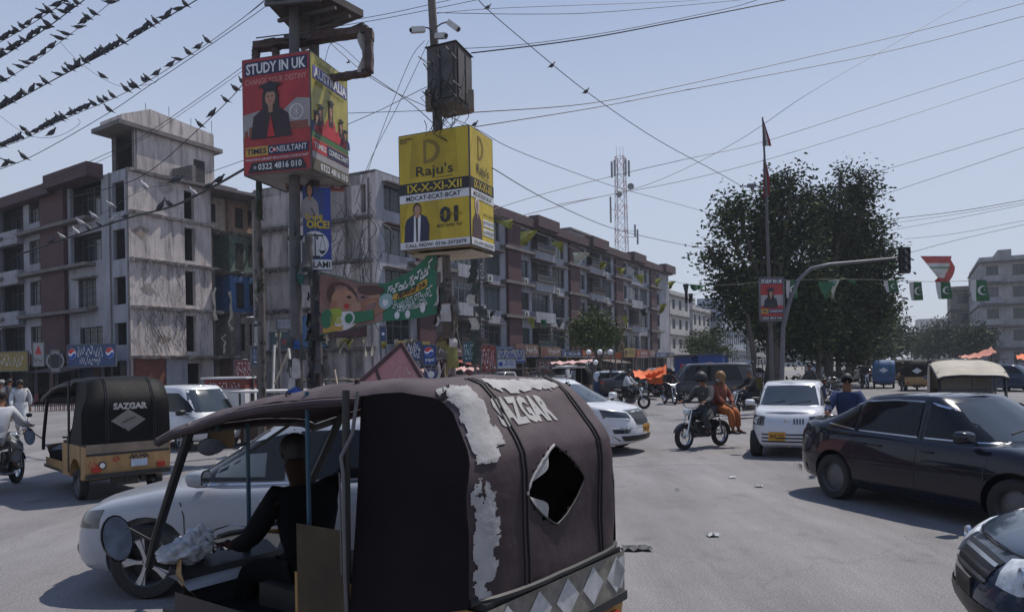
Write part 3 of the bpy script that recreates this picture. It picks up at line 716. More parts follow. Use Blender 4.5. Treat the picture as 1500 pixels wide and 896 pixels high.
# ---------------------------------------------------------------- auto rickshaw
CANP = [(0, .89), (0, 1.1), (.0, 1.3), (.005, 1.45), (.02, 1.53), (.06, 1.6), (.13, 1.69), (.21, 1.79), (.28, 1.85), (.36, 1.88), (.6, 1.895), (1.0, 1.88), (1.4, 1.85), (1.8, 1.80), (2.2, 1.72), (2.55, 1.635), (2.74, 1.585)]
_cd = [0]
for _i in range(1, len(CANP)): _cd.append(_cd[-1] + math.dist(CANP[_i], CANP[_i - 1]))
def can_pt(y, s, off=0.0, hw=.68):
 """point of the canopy skin: s metres along the profile from the rear belt"""
 x = float(np.interp(s, _cd, [p[0] for p in CANP])); z = float(np.interp(s, _cd, [p[1] for p in CANP]))
 x2 = float(np.interp(s + .02, _cd, [p[0] for p in CANP])); z2 = float(np.interp(s + .02, _cd, [p[1] for p in CANP]))
 x1 = float(np.interp(s - .02, _cd, [p[0] for p in CANP])); z1 = float(np.interp(s - .02, _cd, [p[1] for p in CANP]))
 t = Vector((x2 - x1, 0, z2 - z1)).normalized(); n = Vector((-t.z, 0, t.x))
 q = abs(y) / hw
 wdt = 1 - .015 * max(0, min(1, (z - 1.45) / .4)) + (.0 if x < 2 else -.04 * (x - 2) / .7)
 e = q ** 7 * .06 + q * q * .015
 if y > 0: y -= .13 * q * q * max(0, min(1, (z - 1.38) / .4)) * max(0, min(1, (1.3 - x) / .6))
 sag = .012 * math.sin(y * 9 + s * 5) * math.sin(s * 7) + .022 * noise.noise(Vector((y * 3.2, s * 2.6, 1.7))) + .016 * abs(noise.noise(Vector((y * 7 + s * 3, s * 5, 4)))) - .03 * max(0, 1 - abs(s - .17) / .12) * max(0, 1 - abs(y - .03) / .22)
 return Vector((x, y * wdt, z)) - n * e + n * (off + sag * .5)
def in_poly(x, y, poly):
 c = False; j = len(poly) - 1
 for i in range(len(poly)):
  xi, yi = poly[i]; xj, yj = poly[j]
  if (yi > y) != (yj > y) and x < (xj - xi) * (y - yi) / (yj - yi + 1e-12) + xi: c = not c
  j = i
 return c
def rickshaw(label, loc, rz, canopy, body, near=False, group=None, name='auto_rickshaw', logo=True, diamond=None, windscreen=True, sidem=None):
 t = thing(name, label, 'rickshaw', loc, rz, group); hw = .68
 T = _cd[-1]
 smax = T; ny, ns = (60, 110) if near else (14, 30)
 hc, hs_ = (.05, .45), (.27, .20)
 def inhole(y, s):
  return near and (abs(y - hc[0]) / hs_[0]) ** 1.25 + (abs(s - hc[1]) / hs_[1]) ** 1.25 < 1 + .1 * noise.noise(Vector((y * 25, s * 25, 0)))
 mb = MB(); k0 = {}
 ys = [-hw + 2 * hw * i / ny for i in range(ny + 1)]; ys = [math.copysign((abs(y) / hw) ** .8 * hw, y) for y in ys]
 ss = [smax * j / ns for j in range(ns + 1)]
 vs = [can_pt(y, s) for s in ss for y in ys]
 fs = []
 for j in range(ns):
  for i in range(ny):
   if not inhole((ys[i] + ys[i + 1]) / 2, (ss[j] + ss[j + 1]) / 2): a = j * (ny + 1) + i; fs.append((a, a + 1, a + ny + 2, a + ny + 1))
 mb.add(vs, fs); mb.build('canopy', canopy, t, smooth=60)
 # side skins
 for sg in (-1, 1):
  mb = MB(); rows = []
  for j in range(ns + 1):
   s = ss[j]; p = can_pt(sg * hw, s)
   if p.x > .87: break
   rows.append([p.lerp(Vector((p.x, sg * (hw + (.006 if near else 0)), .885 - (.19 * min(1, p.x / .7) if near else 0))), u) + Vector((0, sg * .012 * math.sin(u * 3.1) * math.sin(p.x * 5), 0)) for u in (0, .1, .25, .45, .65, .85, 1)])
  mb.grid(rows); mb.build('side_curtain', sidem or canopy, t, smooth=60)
 tr = flat('rick_trim', (.014, .014, .015), .5); tb = flat('rick_tube', (.012, .012, .013), .4)
 # roof lip and rails
 mb = MB()
 lip = [can_pt(y, T) for y in np.linspace(-hw, hw, 13)]
 mb.tube([p + Vector((.01, 0, -.03)) for p in lip], .032, 8)
 for sg in (-1, 1):
  mb.tube([can_pt(sg * hw, s) + Vector((0, 0, -.03)) for s in np.linspace(_cd[11] - .13, T, 9)], .026, 8)
 mb.build('roof_rail', canopy if near else tr, t, smooth=True)
 mb = MB()
 for sg in (-1, 1):
  mb = MB(); mb.tube([(2.36, sg * .62, 1.62), (2.58, sg * .61, 1.28), (2.88, sg * .59, .82), (3.0, sg * .57, .62)], .03, 8); mb.build('windscreen_pillar', tr, t, smooth=True)
 bar_m = flat('bar_blue', (.012, .06, .10), .5) if near else tb
 for sg in (-1, 1):
  mb = MB(); mb.tube([(.90, sg * .645, 1.84), (.90, sg * .665, .4)], .02, 8); mb.build('door_post', tb, t, smooth=True)
 mb = MB(); mb.tube([(2.68, 0, 1.57), (2.68, 0, .72)], .016, 8); mb.build('centre_bar', bar_m, t, smooth=True)
 if near:
  mb = MB(); mb.tube([(2.68, .02, 1.42), (2.68, .2, 1.42), (2.68, .24, 1.5), (2.68, .24, 1.6)], .014, 8); mb.build('grab_bar', bar_m, t, smooth=True)
  mb = MB(); mb.tube([(2.68, 0, 1.35), (2.5, -.3, 1.58)], .012, 6); mb.build('brace', tb, t, smooth=True)
 # glass
 if windscreen:
  g = mat('clear_glass', (.8, .85, .85), .03, var=0, alpha=.07, spec=.5)
  mb = MB(); mb.grid([[Vector((2.42 + .57 * u, y * (1 - .04 * u), 1.57 - .87 * u)) for y in np.linspace(-.58, .58, 7)] for u in (0, .5, 1)]); mb.build('windscreen', g, t, smooth=True)
 # lower rear tub
 mb = MB()
 mb.box((.66, 0, .865), (1.3, 2 * hw - .08, .035)); o = mb.build('belt_trim', tr, t)
 bm_ = body
 mb = MB(); prof = [(0.0, .85), (.0, .62), (.03, .42), (.12, .34)]
 rows = [[(x, y, z) for y in np.linspace(-hw + .02, hw - .02, 9)] for x, z in prof]; mb.grid(rows)
 for sg in (-1, 1):
  yy = sg * (hw - .02); out = [(0.0, .85), (.0, .62), (.03, .42), (.12, .34)]
  arch = [(.28 + .30 * 0, .34)] + [(.55 + .33 * math.cos(R(a)), .34 + .3 * math.sin(R(a))) for a in range(180, -1, -20)] + [(1.32, .34), (1.32, .85)]
  pts = out + arch; n = len(pts)
  tri = [(0, 1, 2, 3, 4, 5, 6, 7), ]
  # fan strips to the belt line keep the arch open
  for i in range(n - 1):
   a, b = pts[i], pts[i + 1]
   if i < 3: mb.add([(a[0], yy, a[1]), (b[0], yy, b[1]), (b[0] + .0, yy, b[1]), (.14, yy, .85)], [(0, 1, 3)])
   else: mb.add([(a[0], yy, a[1]), (b[0], yy, b[1]), (max(b[0], .14) , yy, .85), (max(a[0], .14), yy, .85)], [(0, 1, 2, 3)])
  mb.grid([[(.55 + .33 * math.cos(R(a)), yy - sg * q, .34 + .3 * math.sin(R(a))) for a in range(180, -1, -20)] for q in (0, .2)])
 mb.build('rear_body', bm_, t, smooth=30)
 mb = MB(); mb.box((1.75, 0, .36), (2.0, 1.24, .05)); mb.box((.5, 0, .48), (.8, .9, .25)); mb.build('chassis', tb, t)
 mb = MB()
 for x, y in ((.12, .2), (.12, -.25), (.1, .0)): mb.tube([(x, y, .45), (x + .02, y, .25)], .05, 8)
 mb.box((.25, 0, .3), (.3, .35, .16)); mb.tube([(.2, -.3, .3), (.5, -.3, .26), (.0, -.38, .26)], .03, 8); mb.tube([(.55, -.6, .3), (.55, .6, .3)], .03, 8); mb.build('engine', flat('engine_grime', (.03, .028, .026), .7), t, smooth=True)
 # front fairing
 mb = MB(); rows = []
 for z, xf, wd in ((.34, 3.05, .36), (.45, 3.12, .46), (.55, 3.12, .54), (.64, 3.08, .57), (.71, 3.02, .57)):
  rows.append([(xf - .42 * (abs(y) ** 3), y * wd, z) for y in np.linspace(-1, 1, 15)] )
  rows[-1] = [(2.55, -wd - .03, z)] + rows[-1] + [(2.55, wd + .03, z)]
 mb.grid(rows); mb.build('front_fairing', bm_, t, smooth=30)
 for sg in (-1, 1):
  mb = MB(); rows = [[(x, sg * .62, z) for x in np.linspace(1.3, 2.6, 5)] for z in (.36, .52)]; mb.grid(rows)
  mb.build('side_sill', tb if near else bm_, t)
 mb = MB(); mb.grid([[(x, y, z) for y in np.linspace(-.56, .56, 5)] for x, z in ((3.0, .70), (2.8, .66), (2.62, .62), (2.58, .36))]); mb.build('dashboard', flat('dash_dark', (.03, .03, .032), .45), t, smooth=True)
 # seats
 mb = MB(); mb.box((.55, 0, .66), (.5, 1.1, .16)); mb.box((.32, 0, .95), (.12, 1.1, .5)); mb.build('passenger_seat', MATS['seat_vinyl'], t)
 mb = MB(); mb.box((1.95, 0, .5), (.4, .6, .14)); mb.build('driver_seat', MATS['seat_vinyl'], t)
 mb = MB(); mb.tube([(2.5, .36, .84), (2.62, .2, .82), (2.66, 0, .8), (2.62, -.2, .82), (2.5, -.36, .84)], .017, 8); mb.tube([(2.66, 0, .8), (2.8, 0, .4)], .03, 8); mb.build('handlebar', tr, t, smooth=True)
 for sg in (-1, 1): wheel(t, (.55, sg * .58, .235), .235, .13, 'steel', 0, sg)
 wheel(t, (2.75, 0, .235), .235, .12, 'steel', 0, 1)
 mb = MB(); mb.grid([[(2.75 + .28 * math.cos(R(a)), y, .235 + .28 * math.sin(R(a))) for a in range(10, 171, 16)] for y in (-.09, 0, .09)]); mb.build('front_mudguard', bm_, t, smooth=True)
 mb = MB(); mb.sphere((3.13, 0, .56), (.06, .1, .1), 14, 8); mb.build('headlight', MATS['lamp_glass'], t, smooth=True)
 for sg in (-1, 1):
  mb = MB(); mb.tube([(2.9, sg * .59, .80), (2.96, sg * .74, .92)], .01, 6); rows = []
  for dx, k in ((.03, .6), (.015, .95), (-.01, 1)): rows.append([(2.98 + dx + sg * .45 * .085 * k * math.cos(a) + .25 * .15 * k * math.sin(a), sg * .8 + .085 * k * math.cos(a), .86 + .15 * k * math.sin(a)) for a in [2 * math.pi * i / 16 for i in range(16)]])
  mb.grid(rows, closed=True); mb.poly(rows[0]); o = mb.build('side_mirror', tr, t, smooth=True)
  mb = MB(); mb.poly([(2.965 + sg * .45 * .078 * math.cos(a) + .25 * .14 * math.sin(a), sg * .8 + .078 * math.cos(a), .86 + .14 * math.sin(a)) for a in [2 * math.pi * i / 16 for i in range(16)]]); mb.build('mirror_glass', MATS['mirror_dark'], o)
  for yy in (sg * .5,):
   mb = MB(); mb.box((-.01, yy, .5), (.03, .12, .08)); mb.build('tail_lamp', MATS['red_lamp'], t)
 # seams on the rear, printed name and the diamond
 def strap(y0, w_=.012, s1=None):
  mb = MB()
  for dy in (-.016, .016):
   mb.tube([can_pt(y0 + dy, s, .006) for s in np.linspace(.0, s1 or _cd[9], 26)], w_ / 2, 6)
  return mb
 for y0 in (.33, -.41):
  strap(y0).build('piping', tr if not near else flat('piping_dark', (.03, .024, .024), .6), t, smooth=True)
 F = Face((0, 0, 0), (0, -1, 0), (0, 0, 1), 2 * hw, smax, .005); F.map = lambda a, b, l: can_pt(hw - a, b, l)
 if logo:
  lm = flat('logo_grey', (.30, .29, .28), .7)
  F.text('SAZGAR', .215 if near else .33, (.79 if near else .5) / smax, .60 if near else .72, (.965 if near else .60) / smax, lm, 1, .05)

  F.flush(t)
 if diamond:
  mb = MB(); mb.grid([[can_pt(-.0 + .27 * (u - v), .16 + .17 * (u + v), .006) for u in np.linspace(0, 1, 6)] for v in np.linspace(0, 1, 6)]); mb.build('diamond_window', diamond, t, smooth=True)
  mb = MB(); mb.bar(can_pt(.1, .3, .012), can_pt(-.1, .38, .012), .03, .01); mb.build('window_slit', tr, t)
 return t
# ---------------------------------------------------------------- ground
S2 = Vector((.4727, .8812, 0)); N2 = Vector((.8812, -.4727, 0)); LW = -N2      # street direction, street side of the long block
asph = mat('asphalt', (.195, .184, .184), .85, var=.12, scale=.35, bump=.5)
def tune_asphalt():
 n = asph.node_tree.nodes; l = asph.node_tree.links; b = n['Principled BSDF']; tc = n['Texture Coordinate']
 src = b.inputs['Base Color'].links[0].from_socket
 vo = n.new('ShaderNodeTexNoise'); vo.inputs['Scale'].default_value = 60; vo.inputs['Detail'].default_value = 3
 l.new(tc.outputs['Object'], vo.inputs['Vector'])
 mr = n.new('ShaderNodeMapRange'); mr.inputs[1].default_value = .35; mr.inputs[2].default_value = .65; mr.inputs[3].default_value = .66; mr.inputs[4].default_value = 1.34; l.new(vo.outputs[0], mr.inputs[0])
 m = n.new('ShaderNodeMix'); m.data_type = 'RGBA'; m.blend_type = 'MULTIPLY'; m.inputs['Factor'].default_value = 1
 l.new(src, m.inputs['A']); l.new(mr.outputs[0], m.inputs['B'])
 # dark wandering cracks and oil-dark wheel paths
 wv = n.new('ShaderNodeTexVoronoi'); wv.feature = 'DISTANCE_TO_EDGE'; wv.inputs['Scale'].default_value = .32
 nz = n.new('ShaderNodeTexNoise'); nz.inputs['Scale'].default_value = 1.3; nz.inputs['Detail'].default_value = 6
 mp = n.new('ShaderNodeVectorMath'); mp.operation = 'MULTIPLY_ADD'; mp.inputs[1].default_value = (1.4, 1.4, 0)
 l.new(tc.outputs['Object'], nz.inputs['Vector']); l.new(nz.outputs['Color'], mp.inputs[0]); l.new(tc.outputs['Object'], mp.inputs[2]); l.new(mp.outputs[0], wv.inputs['Vector'])
 r2 = n.new('ShaderNodeMapRange'); r2.inputs[1].default_value = .0; r2.inputs[2].default_value = .008; r2.inputs[3].default_value = .86; r2.inputs[4].default_value = 1; l.new(wv.outputs['Distance'], r2.inputs[0])
 st = n.new('ShaderNodeTexNoise'); st.inputs['Scale'].default_value = .5; st.inputs['Detail'].default_value = 9; st.inputs['Roughness'].default_value = .7
 mpp = n.new('ShaderNodeMapping'); mpp.inputs['Rotation'].default_value = (0, 0, R(28)); mpp.inputs['Scale'].default_value = (1.6, .35, 1); l.new(tc.outputs['Object'], mpp.inputs[0]); l.new(mpp.outputs[0], st.inputs['Vector'])
 r3 = n.new('ShaderNodeMapRange'); r3.inputs[1].default_value = .38; r3.inputs[2].default_value = .66; r3.inputs[3].default_value = .72; r3.inputs[4].default_value = 1.1; l.new(st.outputs[0], r3.inputs[0])
 ol = n.new('ShaderNodeTexNoise'); ol.inputs['Scale'].default_value = 1.7; ol.inputs['Detail'].default_value = 4; l.new(tc.outputs['Object'], ol.inputs['Vector'])
 r4 = n.new('ShaderNodeMapRange'); r4.inputs[1].default_value = .62; r4.inputs[2].default_value = .74; r4.inputs[3].default_value = 1; r4.inputs[4].default_value = .7; l.new(ol.outputs[0], r4.inputs[0])
 m4 = n.new('ShaderNodeMath'); m4.operation = 'MULTIPLY'; l.new(r3.outputs[0], m4.inputs[0]); l.new(r4.outputs[0], m4.inputs[1])
 mm = n.new('ShaderNodeMath'); mm.operation = 'MULTIPLY'; l.new(r2.outputs[0], mm.inputs[0]); l.new(m4.outputs[0], mm.inputs[1])
 m2 = n.new('ShaderNodeMix'); m2.data_type = 'RGBA'; m2.blend_type = 'MULTIPLY'; m2.inputs['Factor'].default_value = 1
 l.new(m.outputs['Result'], m2.inputs['A']); l.new(mm.outputs[0], m2.inputs['B']); l.new(m2.outputs['Result'], b.inputs['Base Color'])
tune_asphalt()
dust = mat('dusty_ground', (.21, .19, .165), .9, var=.2, scale=.2, bump=.3)
mb = MB(); mb.grid([[(x, y, -.02) for x in np.linspace(-700, 900, 9)] for y in np.linspace(-60, 1500, 9)])
props(mb.build('ground', dust, None), kind='structure')
mb = MB(); mb.grid([[(x, y, -.005 if y > 70 else 0) for x in np.linspace(-45, 60, 22)] for y in np.linspace(-15, 75, 19)])
rd = props(mb.build('road', asph, None), kind='structure')
def strip(name, a, b, w0, w1, m, z0, h, off):       # slab along the street
 mb = MB(); a = Vector(a) + N2 * off; b = Vector(b) + N2 * off
 q = [a - N2 * w0, a + N2 * w1, b + N2 * w1, b - N2 * w0]
 mb.poly([Vector((p.x, p.y, z0)) for p in q], h, (0, 0, 1)); return mb
med0 = Vector((18.5, 48, 0))
mb = strip('street', med0 - S2 * 2, med0 + S2 * 700, 16, 26, asph, -.012, .0165, 0); props(mb.build('street', asph, None), kind='structure')
kerb = mat('kerb_concrete', (.27, .26, .24), .85, var=.25, scale=2, bump=.2)
mb = strip('m', med0, med0 + S2 * 300, 1.6, 1.6, kerb, 0, .16, 0); props(mb.build('median_strip', kerb, None), kind='structure')
# pavement in front of the blocks
PV = mat('pavement', (.2, .185, .17), .9, var=.3, scale=.6, bump=.3)
mb = MB(); pA = Vector((-9.4, 53, 0)) - S2 * 6; q = [pA, pA + N2 * 5, pA + N2 * 5 + S2 * 140, pA + S2 * 140]
mb.poly(q, .14, (0, 0, 1)); props(mb.build('pavement', PV, None), kind='structure')
C0 = Vector((-25.1, 49.5, 0)); L2 = Vector((-.818, .575, 0)); NL = Vector((-.575, -.818, 0))
mb = MB(); q = [C0 + NL * .2 + S2 * 6 + N2*3, C0 + NL * 5, C0 + NL * 5 + L2 * 60, C0 + L2 * 60]
mb.poly(q, .13, (0, 0, 1)); props(mb.build('pavement', PV, None), kind='structure')
# dirt verge and traffic island under the poles
ISL = [(-6.1, 15.4), (-4.9, 12.3), (-.5, 12.3), (.2, 15), (.0, 20), (-2.4, 22), (-6.4, 20.5)]
mb = MB(); mb.poly([(x, y, 0) for x, y in ISL], .15, (0, 0, 1)); props(mb.build('traffic_island', kerb, None), kind='structure')
# litter on the road
for px, py, wd, lb in ((1073, 700, .12, 'crumpled white paper scrap lying on the road before the white hatchback'), (1112, 713, .12, 'thin white strip of litter flat on the road left of the black saloon'), (1045, 785, .13, 'white paper scrap on open road in the foreground'), (993, 718, .06, 'tiny pale scrap near the battered rickshaw canopy')):
 p = G(px, py); mb = MB(); n = 7
 rows = [[(p.x + wd * (i / n - .5) + rnd.uniform(-.01, .01), p.y + wd * .9 * (j / 3 - .5), .012 + rnd.uniform(0, .03)) for i in range(n + 1)] for j in range(4)]
 mb.grid(rows); mb.solo('paper_scrap', flat('paper', (.42, .42, .42), .9), lb, 'litter')
p = G(928, 808); mb = MB()
mb.grid([[(p.x - .1 + .3 * i / 6, p.y + .1 * j + .02 * math.sin(i * 2), .01 + .03 * math.sin(i * 1.7 + j) ** 2) for i in range(7)] for j in range(3)]); mb.solo('torn_rag', flat('rag', (.03, .03, .03)), 'torn black rag on the road behind the near rickshaw', 'litter')

# ---------------------------------------------------------------- foreground rickshaw
RH = Vector((-.8106, .5857, 0)); RR = Vector((.5857, .8106, 0)); RC = Vector((-.151, 3.32, 0))
rz_near = math.atan2(RH.y, RH.x); base = RC + RR * .68
brown = mat('rexine_brown', (.055, .040, .043), .6, var=.3, scale=2.2, bump=.25, spec=.14)
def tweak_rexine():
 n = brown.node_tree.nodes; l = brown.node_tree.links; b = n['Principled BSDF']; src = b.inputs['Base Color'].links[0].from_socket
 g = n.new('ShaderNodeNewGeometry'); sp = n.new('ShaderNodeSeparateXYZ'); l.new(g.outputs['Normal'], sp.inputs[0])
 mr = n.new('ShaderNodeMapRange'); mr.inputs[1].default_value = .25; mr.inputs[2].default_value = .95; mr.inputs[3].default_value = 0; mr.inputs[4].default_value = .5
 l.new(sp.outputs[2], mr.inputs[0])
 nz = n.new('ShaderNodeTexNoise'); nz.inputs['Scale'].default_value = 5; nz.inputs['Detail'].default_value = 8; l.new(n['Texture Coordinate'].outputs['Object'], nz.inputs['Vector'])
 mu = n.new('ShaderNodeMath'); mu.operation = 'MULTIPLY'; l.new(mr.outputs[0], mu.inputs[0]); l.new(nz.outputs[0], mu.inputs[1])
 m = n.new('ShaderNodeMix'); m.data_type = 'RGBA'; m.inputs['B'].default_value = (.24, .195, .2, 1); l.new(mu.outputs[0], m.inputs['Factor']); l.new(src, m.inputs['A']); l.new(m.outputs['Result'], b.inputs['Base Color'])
tweak_rexine()                          # road dust settled on what faces up
tan = mat('tan_paint', (.34, .19, .05), .55, var=.3, scale=3, streak=.6, dirt=(.06, .045, .03))
near = rickshaw('brown auto rickshaw in the foreground with torn canopy and ragged diamond rear window', tuple(base), rz_near, brown, tan, near=True, sidem=mat('rexine_side_shaded', (.010, .007, .008), .7, var=.3, scale=2, bump=.2, spec=.1))  # side skins near black: their deep shade is put into the colour
pale = mat('bare_backing', (.33, .32, .315), .9, var=.2, scale=9, bump=.15, streak=.25, dirt=(.2, .17, .15))
def torn(name, poly, m=pale, off=.007, cell=.007, rough=.02, par=near, fn=can_pt):
 mb = MB(); ys = [p[0] for p in poly]; ss = [p[1] for p in poly]; nx = int((max(ys) - min(ys)) / cell) + 1; nyy = int((max(ss) - min(ss)) / cell) + 1
 idx = {}
 def V(i, j):
  if (i, j) not in idx:
   y, s = min(ys) + i * cell, min(ss) + j * cell
   jx, jy = noise.noise(Vector((i * .9, j * .9, 1))) * .003, noise.noise(Vector((i * .9, j * .9, 9))) * .003
   idx[(i, j)] = len(mb.v); mb.v.append(tuple(fn(y + jx, s + jy, off + .0015 * noise.noise(Vector((y * 30, s * 30, 3))))))
  return idx[(i, j)]
 for i in range(nx):
  for j in range(nyy):
   y, s = min(ys) + (i + .5) * cell, min(ss) + (j + .5) * cell
   d = Vector((noise.noise(Vector((y * 22, s * 22, 0))), noise.noise(Vector((y * 22, s * 22, 7))), 0)) * rough * 1.6 + Vector((noise.noise(Vector((y * 70, s * 70, 0))), noise.noise(Vector((y * 70, s * 70, 7))), 0)) * rough * .6
   if in_poly(y + d.x, s + d.y, poly): mb.f.append((V(i, j), V(i + 1, j), V(i + 1, j + 1), V(i, j + 1))); mb.m.append(0)
 return mb.build(name, m, par, smooth=True, fix=False) if mb.f else None
torn('torn_patch', [(.66, .74), (.66, 1.06), (.56, 1.1), (.47, 1.1), (.45, .95), (.48, .85), (.44, .74), (.42, .7), (.50, .70), (.53, .62), (.58, .60), (.64, .62)])
torn('torn_patch', [(.28, 1.13), (-.1, 1.13), (-.33, 1.11), (-.38, 1.03), (-.28, 1.0), (-.15, 1.01), (.02, .995), (.1, .985), (.16, 1.0), (.24, 1.02), (.27, 1.05)])
torn('torn_patch', [(.665, .02), (.66, .5), (.63, .56), (.615, .44), (.59, .53), (.55, .5), (.53, .38), (.52, .3), (.56, .22), (.54, .14), (.59, .08), (.6, .0)])
torn('torn_patch', [(-.655, .2), (-.655, .46), (-.61, .4), (-.62, .3), (-.63, .2)])
torn('torn_patch', [(.66, 1.02), (.66, 1.18), (.6, 1.16), (.5, 1.12), (.55, 1.02)])
# ragged flap and rim at the diamond opening
rimp = [(.05 - .27 * math.cos(a) / (abs(math.cos(a)) ** 1.25 + abs(math.sin(a)) ** 1.25) ** .8, .45 + .2 * math.sin(a) / (abs(math.cos(a)) ** 1.25 + abs(math.sin(a)) ** 1.25) ** .8) for a in [2 * math.pi * i / 80 for i in range(81)]]
mb = MB(); mb.tube([can_pt(y + rnd.uniform(-.004, .004), s + rnd.uniform(-.004, .004), .006) for y, s in rimp[20:42]], [.005 + .004 * rnd.random() for _ in range(22)], 6); mb.build('frayed_edge', pale, near, smooth=True)
mb = MB(); mb.tube([can_pt(y, s, .004) for y, s in rimp[:21]] , .005, 6); mb.tube([can_pt(y, s, .004) for y, s in rimp[41:]], .005, 6); mb.build('frayed_edge', MATS['rubber'], near, smooth=True)
for a0, a1, dp in ((22, 39, -.012), (41, 57, -.02)):
 mb = MB(); pts = rimp[a0:a1]; rows = []
 for u in (0, .33, .66, 1):
  rows.append([can_pt(y + (.05 - y) * .42 * u * math.sin(math.pi * k / (len(pts) - 1)), s + (.45 - s) * .2 * u * math.sin(math.pi * k / (len(pts) - 1)), .003 - .01 * u) + Vector((dp * u * u * math.sin(math.pi * k / (len(pts) - 1)), 0, 0)) for k, (y, s) in enumerate(pts)])
 mb.grid(rows); mb.build('torn_flap', pale, near, smooth=True)
for y, s, r_ in ((.66, 1.1, .03), (.6, 1.12, .025), (-.64, 1.12, .03), (-.4, 1.13, .015), (.35, 1.15, .012), (.5, 1.8, .02), (.62, 2.2, .02), (-.6, 1.09, .02), (.2, 1.14, .01)):
 mb = MB(); c = can_pt(y, s, 0)
 for k in range(5): a = rnd.uniform(0, 6.28); mb.add([c + Vector((r_ * math.cos(a), r_ * math.sin(a), -.004)), c + Vector((-r_ * math.sin(a), r_ * math.cos(a), 0)), c + Vector((rnd.uniform(-r_, r_), rnd.uniform(-r_, r_), rnd.uniform(.4, 1.5) * r_))], [(0, 1, 2)])
 mb.build('loose_scrap', brown, near, fix=False)
# pale band with taped diamonds below the belt, tape line, tan below
Fb = Face((0, .66, .62), (0, -1, 0), (0, 0, 1), 1.32, .24, .004)
Fb.rect(0, 0, 1, 1, mat('band_grime', (.2, .18, .15), .7, var=.4, scale=9, streak=.7), 1, 'rear_band')
dm = mat('sticker_white', (.42, .42, .42), .6, var=.25, scale=12)
for i in range(5):
 cx_ = .12 + .2 * i; Fb.poly([(cx_ - .085, .52), (cx_, .08), (cx_ + .085, .5), (cx_, .95)], dm, 2, 'diamond_sticker')
Fb.poly([(.88, .3), (.97, .12), (1, .5), (1, .9), (.92, .85)], dm, 2, 'diamond_sticker'); Fb.flush(near)
mb = MB(); mb.box((-.006, 0, .60), (.02, 1.34, .05)); mb.build('rear_rub_strip', MATS['rubber'], near)
mb = MB(); mb.tube([can_pt(y, .0, .01) for y in np.linspace(-.68, .68, 12)], .016, 6); mb.build('belt_piping', MATS['rubber'], near, smooth=True)
mb = MB(); mb.tube([(.86, .60, 1.83), (.86, .64, 1.62), (.90, .685, 1.5), (.88, .69, 1.42), (.88, .69, .9), (.87, .68, .4)], .010, 6); mb.tube([(.91, .687, 1.42), (.905, .69, .9)], .005, 6); mb.build('curtain_edge', flat('edge_grey', (.12, .11, .11)), near, smooth=True)
mb = MB(); mb.grid([[(x, .675, z) for x in (.88, 1.1, 1.28)] for z in (.3, .6, 1.12)]); mb.build('side_panel', mat('panel_shade', (.045, .03, .013), .8, var=.4, scale=4), near)  # tan panel coloured dark brown to carry the cab's shade
mb = MB(); mb.tube([(1.24, .62, 1.83), (1.24, .62, .4)], .012, 8); mb.build('grab_bar', flat('bar_blue', (.012, .06, .10)), near, smooth=True)
# dashboard gauges, rag on the dash
mb = MB()
for y, r_ in ((.18, .05), (.3, .03)): mb.lathe([(r_, 0), (r_ * 1.05, .02), (r_ * .9, .035), (r_ * .85, .02), (.001, .02)], (2.68, y, .70), 20)
mb.build('gauge', MATS['chrome'], near, smooth=True)
mb = MB(); mb.sphere((2.62, .02, .80), (.08, .06, .035), 12, 6); mb.tube([(2.66, .38, .76), (2.72, .25, .84), (2.74, .1, .85), (2.72, -.1, .79)], .006, 6); mb.build('switch_cluster', MATS['chrome'], near, smooth=True)
mb = MB(); mb.grid([[(2.5 + .25 * i / 4, .12 + .46 * j / 5, .56 + .03 * i / 4 - .03 * (i == 0)) for j in range(6)] for i in range(5)]); mb.build('dash_tray', flat('tray_grey', (.3, .3, .31), .3), near, smooth=True)
mb = MB(); q = []
for dx, dy, dz, rx, ry, rz_ in ((0, 0, 0, .13, .14, .09), (.03, .1, -.02, .1, .1, .06), (.0, -.06, .05, .1, .09, .09)):
 rows = []
 for j in range(34):
  row = []
  for i in range(52):
   a, b = 2 * math.pi * i / 52, math.pi * j / 33; v = Vector((math.sin(b) * math.cos(a), math.sin(b) * math.sin(a), math.cos(b)))
   k = 1 + .45 * (noise.noise(v * 1.6 + Vector((dx * 30, 4, 0)))) + .22 * noise.noise(Vector((v.x * 2, v.y * 6, v.z * 6))) 
   row.append(Vector((2.78 + dx + rx * v.x * k, .40 + dy + ry * v.y * k, .73 + dz + rz_ * v.z * k)))
  rows.append(row)
 mb.grid(rows, closed=True)
lo = base + RH * 2.5; _ = mb
M_ = Matrix.Rotation(rz_near, 3, 'Z'); mb.v = [tuple(M_ @ Vector(v) + base) for v in mb.v]
mb.solo('cloth_rag', mat('rag_grey', (.42, .43, .45), .9, var=.3, scale=20, bump=.4), 'crumpled grey rag lying on the dashboard of the near rickshaw', 'rag', smooth=179)
